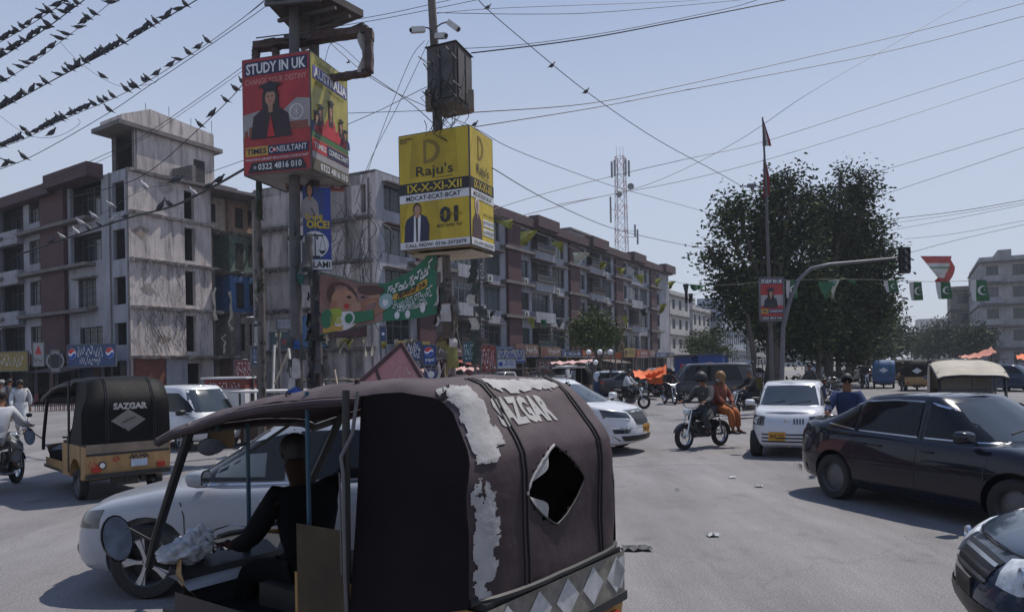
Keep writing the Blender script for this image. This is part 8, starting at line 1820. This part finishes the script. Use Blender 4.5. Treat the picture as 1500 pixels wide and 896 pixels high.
# ---------------------------------------------------------------- pedestrians
def walker(px, d, ang, label, top, bot, pose='walk', style='hair', kam=True, sc=1.0, **k):
 d = ND(px, d); p = P(px, 525, d); return person(label, (p.x, d, 0), R(ang), pose, top, bot, style, kameez=kam, scale=sc, **k)
walker(29, 20, -60, 'man in long white shalwar kameez walking at the left kerb', cw, cw)
walker(12, 24, 30, 'man in grey clothes standing behind the white clad walker', cg, cg, 'stand')
walker(-2, 20, 60, 'man in pale cap standing at the left edge', cbr, cw, 'stand', 'cap', hair=(.3, .3, .3))
for i, (px, d, m_, lb) in enumerate(((1062, 52, cblu, 'man in blue standing right of the navy kiosks'), (1070, 54, cw, 'man in white standing right of the navy kiosks'), (1078, 50, cbr, 'man in brown by the yellow stall'), (1186, 36, cg, 'man in grey walking under the big tree'), (888, 50, cw, 'man in white by the round street lamps'), (912, 52, cblk, 'man in black by the orange menu board'), (770, 44, cbr, 'man in brown below the white shop board'), (840, 48, cw, 'man in white under the small tree'), (1450, 66, cw, 'man in white at the right kerb'), (1432, 70, cblk, 'man in black at the right kerb'), (1205, 52, cw, 'man in white beneath the median trees'), (150, 46, cg, 'man in grey before the shops of the corner block'), (128, 46, cblk, 'man in black before the shops of the corner block'), (60, 44, cbr, 'man in brown near the left shops'), (210, 46, cw, 'man in white near the demolished corner'))): walker(px, d, i * 67, lb, m_, cblk if i % 2 else m_, 'walk' if i % 2 else 'stand')
# a row of red plastic chairs before the shops on the left
for i in range(16):
 px = 52 + i * 6.2; d = 40; p = P(px, 525, d); t = thing('plastic_chair', nth(i) + ' chair from the left in the red plastic row before the left shops', 'chair', (p.x, d, 0), 0, 'red plastic chairs before the left shops'); c_ = Vector((p.x, d, 0)); rm = mat('plastic_red', (.12, .015, .018), .6)
 mb = MB(); mb.box(c_ + Vector((0, 0, .42)), (.46, .44, .10)); mb.build('seat', rm, t, world=True); mb = MB(); mb.box(c_ + Vector((0, .2, .68)), (.42, .03, .45)); mb.build('backrest', rm, t, world=True)
 for sx in (-.18, .18):
  for sy in (-.18, .18): mb = MB(); mb.bar(c_ + Vector((sx, sy, 0)), c_ + Vector((sx, sy, .42)), .03); mb.build('leg', rm, t, world=True)
# ---------------------------------------------------------------- trees
leaf_m = mat('leaf_dark', (.027, .040, .016), .8, var=.6, scale=.9, spec=.12); leaf_l = mat('leaf_light', (.075, .10, .032), .75, var=.5, scale=.9, spec=.15); bark = mat('bark', (.085, .07, .06), .95, var=.35, scale=5, bump=.6)
def tree(label, base, blobs, n, leaf, trunk_r, seed, lm=None, name='tree', limbs=True):
 """blobs: list of (centre Vector, radius xyz); leaves scattered through their volume with gaps"""
 r = random.Random(seed); base = Vector(base); t = thing(name, label, 'tree', tuple(base))
 top = sum((b[0] for b in blobs), Vector()) / len(blobs); fork = base.lerp(Vector((base.x * .8 + top.x * .2, base.y * .8 + top.y * .2, top.z)), .45)
 mb = MB(); mb.tube([base, base.lerp(fork, .5) + Vector((.1, 0, 0)), fork], [trunk_r * 1.15, trunk_r * .85, trunk_r * .7], 9); mb.build('trunk', bark, t, smooth=True, world=True)
 for c, rad in blobs:
  mb = MB(); m_ = fork.lerp(c, .5) + Vector((r.uniform(-.3, .3), r.uniform(-.3, .3), .4)); mb.tube([fork, m_, c], [trunk_r * .45, trunk_r * .28, trunk_r * .1], 6)
  for k in range(4):
   e = c + Vector((r.uniform(-1, 1) * rad[0], r.uniform(-1, 1) * rad[1], r.uniform(-.5, .9) * rad[2])) * .85; mb.tube([m_.lerp(c, .6), (c + e) / 2 + Vector((0, 0, .2)), e], [trunk_r * .14, trunk_r * .08, trunk_r * .03], 4)
  mb.build('limb', bark, t, smooth=True, world=True)
 vol = [b[1][0] * b[1][1] * b[1][2] for b in blobs]; tot = sum(v ** .8 for v in vol)
 for li, (frac, m_) in enumerate(((.8, lm or leaf_m), (.2, leaf_l))):
  V, Fc = [], []
  for (c, rad), v in zip(blobs, vol):
   k = int(n * frac * v ** .8 / tot); ncl = max(4, k // 14)
   cl = []
   while len(cl) < ncl:
    q = Vector((r.gauss(0, 1), r.gauss(0, 1), r.gauss(0, 1))).normalized() * (r.random() ** .42); p = c + Vector((q.x * rad[0], q.y * rad[1], q.z * rad[2]))
    if noise.noise(p * .62 + Vector((seed, 0, 0))) > -.04 or q.length < .2: cl.append((p, q.normalized()))
   for p, q in cl:
    for _ in range(14):
     s_ = leaf * r.uniform(.6, 1.3); cc = p + Vector((r.gauss(0, 1), r.gauss(0, 1), r.gauss(0, .8))) * leaf * 2.1
     a = Vector((r.gauss(0, 1), r.gauss(0, 1), r.gauss(0, .5))).normalized(); b = a.cross(Vector((r.gauss(0, 1), r.gauss(0, 1), r.gauss(0, 1)))).normalized()
     i = len(V); V += [cc - a * s_ * .6, cc + b * s_ * .28 - a * s_ * .05, cc + a * s_ * .6, cc - b * s_ * .28 - a * s_ * .05]; Fc.append((i, i + 1, i + 2, i + 3))
  mb = MB(); mb.add(V, Fc); mb.build('crown', m_, t, world=True, fix=False)
 return t
def B(px, py, rpx, d, sq=1.0, dd=0): c = P(px, py, d + dd); k = rpx * d / 1100; return (c, (k * .92, k * .85, k * sq * .92))
tree('big dark spreading tree behind the tall flag pole', G(1140, 566) * Vector((1, 1, 0)) if False else (17.0, 49, 0), [B(1046, 378, 26, 48), B(1068, 340, 28, 48), B(1082, 306, 24, 48), B(1112, 322, 30, 49), B(1150, 290, 34, 49), B(1160, 262, 16, 49), B(1138, 264, 12, 49), B(1176, 300, 22, 50), B(1110, 375, 52, 50), B(1060, 418, 24, 48), B(1095, 430, 42, 48), B(1160, 350, 46, 50), B(1165, 420, 56, 50), B(1078, 466, 22, 48), B(1130, 480, 42, 50, .8), B(1140, 445, 56, 51), B(1185, 480, 50, 51), B(1160, 508, 28, 50, .6)], 32000, .27, .55, 1)
tree('tall dark tree right of the flag pole, joined with the big one', (22.5, 54, 0), [B(1208, 322, 30, 54), B(1196, 290, 18, 54), B(1240, 282, 24, 54), B(1262, 262, 15, 54), B(1232, 256, 11, 54), B(1268, 296, 20, 54), B(1262, 335, 32, 55), B(1290, 368, 22, 54), B(1306, 384, 13, 54), B(1280, 400, 28, 54), B(1230, 390, 50, 55), B(1270, 440, 34, 54), B(1215, 460, 46, 54), B(1250, 485, 32, 55, .8), B(1225, 350, 44, 56), B(1290, 455, 14, 54), B(1218, 505, 28, 55, .7), B(1252, 512, 26, 56, .7)], 34000, .27, .5, 2)
for i in range(9):
 d = 62 + i * 9; cx = 18.5 + S2.x / S2.y * (d - 48) + r.uniform(-.4, .4) if False else 18.5 + S2.x / S2.y * (d - 48); hh = 9.5 - .1 * i; c = Vector((cx, d, 0))
 rr = random.Random(50 + i)
 tree(['nearest', 'second', 'third', 'fourth', 'fifth', 'sixth', 'seventh', 'eighth', 'farthest'][i] + ' tree in the median row behind the big trees', c, [(c + Vector((rr.uniform(-1.5, 1.5), rr.uniform(-1.5, 1.5), hh * q)), (3.0, 3.0, 2.2)) for q in (.5, .7, .85)], 6500 if i < 5 else 3000, .36 + .03 * i, .28, 60 + i)
tree('small bright green street tree before the long block', (P(880, 525, 62).x, 62, 0), [B(858, 478, 20, 60), B(880, 468, 22, 60), B(872, 492, 30, 60), B(893, 488, 18, 60), B(850, 495, 14, 60)], 5200, .24, .16, 31, leaf_l)
tree('bushy green tree before the blue grey block', (P(1040, 525, 88).x, 88, 0), [B(1022, 508, 17, 88), B(1042, 498, 18, 88), B(1052, 510, 16, 88), B(1012, 505, 9, 88)], 3200, .3, .2, 32, leaf_l)
for i, (px, py, rp, d, lb) in enumerate(((1306, 500, 23, 150, 'round hazy tree on the left side of the avenue, past the big trees'), (1375, 498, 25, 140, 'wide hazy tree on the right side of the avenue'), (1396, 494, 16, 150, 'hazy tree behind the wide one on the right side of the avenue'), (1428, 498, 12, 110, 'small dark tree before the brown grey block'), (1352, 505, 10, 170, 'small hazy tree left of the wide one'))):
 tree(lb, (P(px, 525, d).x, d, 0), [B(px - rp * .4, py + rp * .2, rp * .7, d), B(px + rp * .4, py, rp * .75, d), B(px, py - rp * .3, rp * .7, d)], 3000, .0042 * d, .3, 80 + i)
# extra trunks between the kerb and the big trees
for i, (px, d) in enumerate(((1100, 47), (1196, 50), (1214, 56), (1242, 60), (1272, 66))):
 p = P(px, 525, d); t = thing('young_tree', ['leftmost', 'second', 'third', 'fourth', 'rightmost'][i] + ' bare stem in the shade beneath the big trees', 'tree', (p.x, d, 0)); mb = MB(); mb.tube([(p.x, d, 0), (p.x + .2, d, 2.2), (p.x - .2, d, 5)], [.22, .18, .13], 8); mb.build('trunk', bark, t, smooth=True, world=True)
# low planting on the median
V, Fc = [], []; rr = random.Random(5); mb = MB()
for i in range(2600):
 u = rr.uniform(0, 70); p = med0 + S2 * u + N2 * rr.uniform(-1.3, 1.3) + Vector((0, 0, .15 + rr.uniform(0, .7))); a = Vector((rr.gauss(0, 1), rr.gauss(0, 1), rr.gauss(0, 1))).normalized(); b = a.cross(Vector((0, .3, 1))).normalized(); mb.add([p - a * .16, p + b * .07, p + a * .16, p - b * .07], [(0, 1, 2, 3)])
mb.solo('shrubbery', leaf_m, 'low dark shrubs on the median under the trees', 'shrubs', kind='stuff')
# kerb stones tilted along the island edge in front of the big tree
for i in range(7):
 p = P(1200 + i * 9, 525, 32 + i * 1.5); mb = MB(); mb.box((p.x, 32 + i * 1.5, .14), (.35, 1.3, .28), R(-28)); mb.solo('kerb_stone', kerb, ['nearest', 'second', 'third', 'fourth', 'fifth', 'sixth', 'farthest'][i] + ' loose kerb stone by the parked motorcycles', 'kerb stone')
# ---------------------------------------------------------------- overhead wires and birds
wire_m = mat('cable_black', (.02, .02, .022), .6)
def wire(label, pts, r_=.011, sagn=6):
 q = [P(*p) for p in pts]; out = []
 for i in range(len(q) - 1):
  p0, p1, p2, p3 = q[max(i - 1, 0)], q[i], q[i + 1], q[min(i + 2, len(q) - 1)]
  for k in range(sagn):
   u = k / sagn; out.append(.5 * ((2 * p1) + (p2 - p0) * u + (2 * p0 - 5 * p1 + 4 * p2 - p3) * u * u + (3 * p1 - p0 - 3 * p2 + p3) * u ** 3))
 out.append(q[-1]); mb = MB(); mb.tube(out, r_, 5, cap=False); mb.solo('overhead_wire', wire_m, label, 'wire', smooth=True)
 return out
bird_m = mat('pigeon_grey', (.045, .047, .058), .7, var=.4, scale=9); bird_w = mat('pigeon_pale', (.3, .3, .32), .7, var=.4, scale=9)
_bm = {}
def bird_mesh(kind):
 if kind in _bm: return _bm[kind]
 mb = MB(); rows = []
 if kind in ('perch', 'lean'):
  tilt = .5 if kind == 'perch' else 1.0
  prof = [(-.19, .012, .004, -.01), (-.12, .026, .01, 0), (-.07, .045, .035, .02), (0, .058, .055, .03), (.06, .055, .058, .035), (.1, .04, .045, .055), (.13, .028, .032, .085), (.145, .026, .028, .11), (.165, .022, .022, .118), (.178, .006, .006, .112), (.2, .003, .003, .105)]
  for x, wy, wz, z in prof: rows.append([(x * math.cos(tilt * .6) - z * .2, 1.25 * wy * math.cos(a), z + .04 + x * math.sin(tilt * .6) + 1.3 * wz * math.sin(a)) for a in [2 * math.pi * i / 10 for i in range(10)]])
  mb.grid(rows, closed=True)
  for sg in (-1, 1): mb.add([(.06, sg * .055, .09), (-.02, sg * .066, .05), (-.17, sg * .02, -.045), (-.1, sg * .035, .0), (.0, sg * .06, .1)], [(0, 1, 2, 3, 4)])
  for sg in (-.02, .02): mb.tube([(0, sg, .0), (.0, sg, -.03)], .004, 4)
 elif kind == 'flap':
  for x, wy, z in [(-.17, .01, 0), (-.1, .03, 0), (0, .05, .01), (.08, .045, .02), (.13, .028, .03), (.16, .02, .03), (.19, .003, .025)]: rows.append([(x, wy * math.cos(a), z + wy * math.sin(a)) for a in [2 * math.pi * i / 8 for i in range(8)]])
  mb.grid(rows, closed=True)
  for sg in (-1, 1): mb.grid([[(.07 - .04 * k, sg * .04 * 1, .02), (.09 - .06 * k, sg * .16, .09), (.02 - .07 * k, sg * .3, .06)] for k in (0, 1, 2)])
 me = mb.build('pigeon', bird_m, None, smooth=60); m_ = me.data; bpy.data.objects.remove(me); _bm[kind] = m_
 return m_
def bird(p, kind, yaw, label, group, pale=False, pitch=0, sc=1.0):
 me = bird_mesh(kind)
 if pale:
  if kind + 'p' not in _bm: m2 = me.copy(); m2.materials[0] = bird_w; _bm[kind + 'p'] = m2
  me = _bm[kind + 'p']
 o = bpy.data.objects.new('pigeon', me); COL.objects.link(o); o.location = p; o.rotation_euler = (0, pitch, yaw); o.scale = (sc,) * 3
 props(o, label, 'bird', group)
def flock(pts, xs, label, group, d_sc=1.0, hang=(), pale=(), seed=1):
 r = random.Random(seed); pxs = []
 for p in pts:
  rel = p - Vector((0, 0, CAMH)); pxs.append(rel.dot(_R) / rel.y * FPX + CX)
 for i, x in enumerate(sorted(xs)):
  k = min(range(len(pxs) - 1), key=lambda j: 0 if (pxs[j] - x) * (pxs[j + 1] - x) <= 0 else 9 + abs(pxs[j] - x)); u = (x - pxs[k]) / (pxs[k + 1] - pxs[k] + 1e-9); p = pts[k].lerp(pts[k + 1], u)
  hg = i in hang; dr = r.choice((0, math.pi)) + r.uniform(-.6, .6)
  bird(p + Vector((0, 0, .03)), 'perch' if not hg else 'lean', dr, label.replace('pigeon', nth(i) + ' pigeon from the left', 1).replace('perched ', '').replace('the upper floors of ', ''), group, i in pale, (.7 if hg else r.uniform(-.12, .12)), d_sc * r.uniform(.92, 1.1))
D = 22
def xs4(*z): return [v / 4 for v in z]
w1 = wire('topmost wire in the upper left corner lined with pigeons', [(-60, 95, D), (0, 62, D), (50, 33, D), (98, 1, D), (150, -35, D)])
flock(w1, xs4(10, 30, 70, 95, 130, 165, 225, 270, 285, 330, 375), 'pigeon perched on the topmost wire in the upper left corner', 'pigeons on the topmost wire', hang=(2, 7), seed=1)
w2 = wire('second wire from the upper left corner lined with pigeons', [(-60, 120, D), (0, 85, D), (60, 47, D), (125, -1, D), (180, -40, D)], .016)
flock(w2, xs4(5, 20, 60, 75, 100, 140, 175, 215, 255, 280, 330, 380, 400, 425, 450), 'pigeon perched on the second thicker wire in the upper left corner', 'pigeons on the second wire', hang=(8, 11, 13), seed=2)
w3 = wire('third wire from the upper left corner, thin', [(-60, 150, D), (0, 122, D), (62, 82, D), (88, 62, D), (140, 22, D), (170, -2, D), (220, -40, D)], .008)
flock(w3, xs4(5, 15, 65, 130, 165, 195, 250, 300, 360, 395, 450, 490, 515, 550, 635), 'pigeon perched on the third thin wire in the upper left', 'pigeons on the third wire', hang=(0, 3, 4, 8, 9, 10, 14), seed=3)
w4 = wire('fourth thick wire running up across the left corner', [(-60, 190, D), (0, 160, D), (92, 110, D), (175, 67, D), (232, 33, D), (290, -1, D), (350, -40, D)], .016)
flock(w4, xs4(5, 25, 45, 60, 90, 110, 140, 185, 235, 265, 350, 385, 410, 430, 450, 455, 495, 520, 535, 570, 590, 610, 625, 650, 680, 715, 770, 800, 815, 850, 880, 910, 950, 985, 1035, 1085), 'pigeon perched on the fourth thick wire, part of its long line', 'pigeons on the fourth wire', hang=(2, 8, 10, 13, 32, 34), seed=4)
w5 = wire('fifth wire with the longest pigeon line, passing above the stair tower', [(-60, 245, D), (0, 217, D), (37, 203, D), (100, 172, D), (160, 147, D), (215, 120, D), (260, 92, D), (310, 60, D), (375, 12, D), (420, -25, D)], .009)
flock(w5, xs4(5, 25, 50, 75, 100, 125, 165, 205, 240, 270, 290, 310, 330, 350, 370, 410, 430, 465, 500, 550, 590, 620, 660, 740, 775, 790, 845, 865, 915, 995, 1050, 1105, 1160, 1215), 'pigeon perched on the fifth wire, above the stair tower', 'pigeons on the fifth wire', hang=(30,), seed=5)
w6 = wire('sixth bare wire running down to the left edge', [(-60, 270, D), (0, 248, D), (57, 224, D), (160, 165, D), (215, 128, D), (265, 95, D), (375, 20, D), (420, -15, D)], .01)
flock(w6, [8, 17, 35, 160], 'pigeon on the sixth wire above the corner block roof', 'pigeons on the sixth wire', hang=(1,), seed=6)
wire('thin loose wire dangling between the pigeon lines', [(88, 62, D), (115, 90, D), (150, 115, D), (182, 127, D), (225, 122, D), (232, 112, D)], .006)
wire('thin loose wire looping below the fifth wire at left', [(0, 170, D), (35, 195, D), (62, 202, D), (90, 198, D), (116, 182, D), (114, 174, D)], .006)
bird(P(148, 112, D), 'lean', 1.4, 'lone pigeon on the loose dangling wire, fourth wire above it', None, pitch=1.0); bird(P(33, 190, D), 'lean', 1.6, 'lone pigeon clinging below the fourth wire at far left', None, pitch=1.0); bird(P(75, 198, D), 'perch', 0, 'lone pigeon on the loop below the fifth wire', None)
w7 = wire('paired wire crossing the stair tower, upper', [(60, 270, 26), (150, 228, 26), (200, 205, 26), (280, 152, 26), (357, 97, 26)], .01); wire('paired wire crossing the stair tower, lower', [(60, 276, 26), (200, 209, 26), (280, 157, 26), (357, 103, 26)], .008)
w9 = wire('sagging wire left of the red sign with five pigeons', [(100, 290, 22), (185, 268, 22), (230, 243, 22), (290, 190, 22), (335, 147, 22), (357, 122, 20)], .012)
flock(w9, [293, 310, 331, 346, 355], 'pigeon on the sagging wire just left of the red sign box', 'pigeons left of the red sign', seed=9)
w10 = wire('thick black cable bundle dropping from the red sign to the left', [(30, 372, 24), (60, 362, 24), (130, 338, 23), (192, 318, 22), (250, 303, 20), (300, 280, 19), (357, 248, 17.5)], .03)
flock(w10, [76, 92, 112, 130, 146, 163, 184, 235, 248, 284, 305, 320], 'pigeon on the thick black cable bundle before the corner block', 'pigeons on the cable bundle', pale=(1, 2, 5, 9), hang=(), seed=10, d_sc=.95)
w11 = wire('thin wire before the upper floors of the corner block', [(0, 350, 24), (100, 340, 24), (200, 282, 22), (260, 268, 20), (357, 235, 18)], .007)
flock(w11, [120, 138, 163, 212, 254, 260], 'pigeon on the thin wire before the upper floors of the corner block', 'pigeons on the thin wire by the corner block', pale=(0, 1, 2, 3), seed=11)
WL = [('heavy cable from the wiring cabinet to the top edge', [(690, 78, 15.8), (850, 58, 16), (1000, 30, 17), (1160, -2, 18), (1250, -22, 18)], .014),
 ('thin cable beside the heavy one leaving the cabinet', [(660, 72, 15.8), (760, 66, 16), (900, 46, 17), (1060, 14, 18), (1110, 0, 18)], .007),
 ('flat thin wire from the security cameras to the right', [(640, 19, 15.6), (780, 21, 17), (900, 17, 18), (1130, -4, 20)], .007), ('second flat wire from the security cameras', [(640, 20, 15.6), (740, 12, 17), (1000, 2, 20), (1100, -8, 22)], .006),
 ('long diagonal wire falling from top centre to the big tree', [(690, -14, 20), (712, 12, 20), (770, 62, 22), (860, 135, 24), (960, 203, 27), (1050, 252, 30), (1090, 275, 34)], .012),
 ('long rising wire above the mobile mast, upper', [(690, 165, 17), (860, 152, 20), (1000, 125, 22), (1200, 80, 24), (1360, 42, 25), (1500, 5, 26), (1560, -12, 26)], .012),
 ('long rising wire above the mobile mast, lower', [(695, 186, 17), (870, 158, 20), (1000, 133, 22), (1290, 78, 24), (1500, 24, 26), (1560, 8, 26)], .012),
 ('wire between red sign and wiring cabinet', [(510, 166, 17), (600, 163, 16.5), (690, 160, 16)], .007), ('wire behind both sign boxes toward the right', [(508, 183, 17), (560, 160, 17), (620, 130, 16), (690, 98, 16)], .007),
 ('steep thin wire rising to the upper right corner', [(815, 300, 26), (950, 270, 28), (1080, 207, 30), (1180, 140, 30), (1300, 70, 32), (1425, -2, 34)], .01),
 ('wire passing behind the flag tip, upper', [(722, 307, 24), (800, 283, 26), (910, 255, 28), (1010, 232, 28), (1118, 208, 29), (1300, 150, 30), (1500, 88, 32), (1560, 70, 32)], .011),
 ('wire passing behind the flag tip, lower', [(760, 317, 24), (880, 288, 26), (1000, 265, 28), (1130, 232, 29), (1300, 180, 30), (1500, 115, 32), (1560, 98, 32)], .011),
 ('wire falling from the yellow sign to the big tree', [(721, 246, 16), (800, 292, 20), (890, 332, 26), (960, 350, 30), (1030, 364, 36)], .011),
 ('second wire falling behind the yellow sign', [(480, 60, 18), (560, 125, 18), (690, 185, 18), (760, 222, 20), (890, 270, 26), (960, 290, 30), (1040, 312, 38)], .009),
 ('thin wire above the avenue, upper', [(1275, 255, 40), (1400, 218, 38), (1500, 188, 36), (1560, 168, 36)], .012), ('thin wire above the avenue, lower', [(1285, 288, 40), (1400, 250, 38), (1500, 216, 36), (1560, 195, 36)], .012),
 ('bundle strand at the right edge, highest', [(1294, 322, 40), (1400, 310, 38), (1500, 293, 36), (1560, 282, 36)], .016), ('bundle strand at the right edge, second', [(1298, 328, 40), (1400, 314, 38), (1500, 297, 36), (1560, 288, 36)], .01),
 ('bundle strand at the right edge, third', [(1300, 338, 40), (1400, 320, 38), (1500, 300, 36), (1560, 290, 36)], .01), ('signal wire at the right edge, upper', [(1325, 350, 40), (1400, 342, 38), (1500, 323, 36), (1560, 312, 36)], .01), ('signal wire at the right edge, lower', [(1330, 371, 32), (1400, 352, 34), (1500, 329, 36), (1560, 315, 36)], .012),
 ('line carrying the flags with crescents', [(1200, 408, 30), (1290, 410, 30), (1345, 412, 29), (1400, 412, 28), (1470, 408, 27), (1560, 398, 26)], .008), ('line carrying pennants before the maroon roof', [(700, 300, 26), (738, 321, 26), (815, 353, 26), (884, 383, 26), (964, 407, 26), (1040, 418, 29), (1160, 410, 30), (1220, 410, 30)], .007),
 ('line carrying pennants before the middle floors', [(690, 448, 24), (740, 460, 28), (820, 466, 30), (915, 461, 30), (985, 440, 30), (1040, 425, 30)], .006), ('low line with pale pennants by the pyramid', [(468, 492, 18), (540, 500, 18), (600, 496, 18), (642, 480, 16.5)], .005),
 ('tall loop wire falling from the cameras to the banner', [(628, 60, 15.7), (600, 120, 15.9), (570, 180, 16), (540, 240, 16.5), (520, 300, 17)], .006), ('steep wire from cameras to the red sign', [(622, 60, 15.7), (600, 90, 16), (560, 190, 16), (535, 262, 16.5)], .006),
 ('wire from the hoarding frame to the yellow sign', [(545, 112, 16.6), (600, 150, 16), (640, 186, 15.6)], .009), ('loop above the hoarding frame', [(475, 95, 17), (484, 65, 17), (500, 68, 17), (535, 100, 16.8)], .006),
 ('wire pair from pole top to upper right', [(460, 38, 17), (560, 22, 17), (660, 0, 18), (700, -10, 18)], .007), ('wire pair from pole top to upper right, lower', [(460, 44, 17), (560, 28, 17), (690, 2, 18), (740, -10, 18)], .007),
 ('wire from the red sign up to the left, upper', [(357, 26, 22), (395, -6, 20)], .008)]
WP = {}
for lb, pts, r_ in WL: WP[lb] = wire(lb, pts, r_)
for px, py, lb in ((714, 13, 'dark bird tangled shape on the diagonal wire at the top centre'), (858, 136, 'dark bird perched midway on the long diagonal wire'), (808, 98, 'small bird on the diagonal wire below the top centre one'), (695, 184, 'dark bird on the wire just above the yellow sign')): bird(P(px, py + 1, 22), 'perch', .4, lb, None, sc=.8)
bird(P(510, 92, 18), 'flap', .3, 'bird flying small above the hoarding frame gap', None, sc=.3)
for k, (px, py) in enumerate(((400, 4), (405, 8))): bird(P(px, py, 17), 'lean', 1.2 * k, ['upper', 'lower'][k] + ' pigeon at the very top beside the steel poles', None, pitch=.8, sc=.8)
tw_ = thing('cable_tangle', 'tangle of old cables hanging before the broken end wall of the long block', 'cables', tuple(P(520, 440, 40)))
for k in range(18):
 r = random.Random(700 + k); x0, y0 = r.uniform(485, 560), r.uniform(280, 380); q = [P(x0, y0, 40)]
 for i in range(6): q.append(q[-1] + Vector((r.uniform(-.5, .55), r.uniform(-.2, .2), -r.uniform(.2, 1.2))))
 out = []
 for i in range(len(q) - 1):
  p0, p1, p2, p3 = q[max(i - 1, 0)], q[i], q[i + 1], q[min(i + 2, len(q) - 1)]
  for u in (0, .25, .5, .75): out.append(.5 * ((2 * p1) + (p2 - p0) * u + (2 * p0 - 5 * p1 + 4 * p2 - p3) * u * u + (3 * p1 - p0 - 3 * p2 + p3) * u ** 3))
 mb = MB(); mb.tube(out, .018, 4); mb.build('cable', wire_m, tw_, smooth=True, world=True)
# ---------------------------------------------------------------- air
mb = MB(); mb.box((100, 330, 24.5), (900, 820, 51))
hz = mat('haze_air', (.6, .65, .75)); hz = bpy.data.materials.new('haze'); hz.use_nodes = True; n = hz.node_tree.nodes; n.clear(); pv = n.new('ShaderNodeVolumePrincipled'); pv.inputs['Color'].default_value = (.80, .86, .96, 1); pv.inputs['Density'].default_value = .00045; pv.inputs['Anisotropy'].default_value = .3; mo = n.new('ShaderNodeOutputMaterial'); hz.node_tree.links.new(pv.outputs[0], mo.inputs['Volume'])
mb.solo('haze', hz, 'thin city haze in the air', 'haze', kind='stuff')
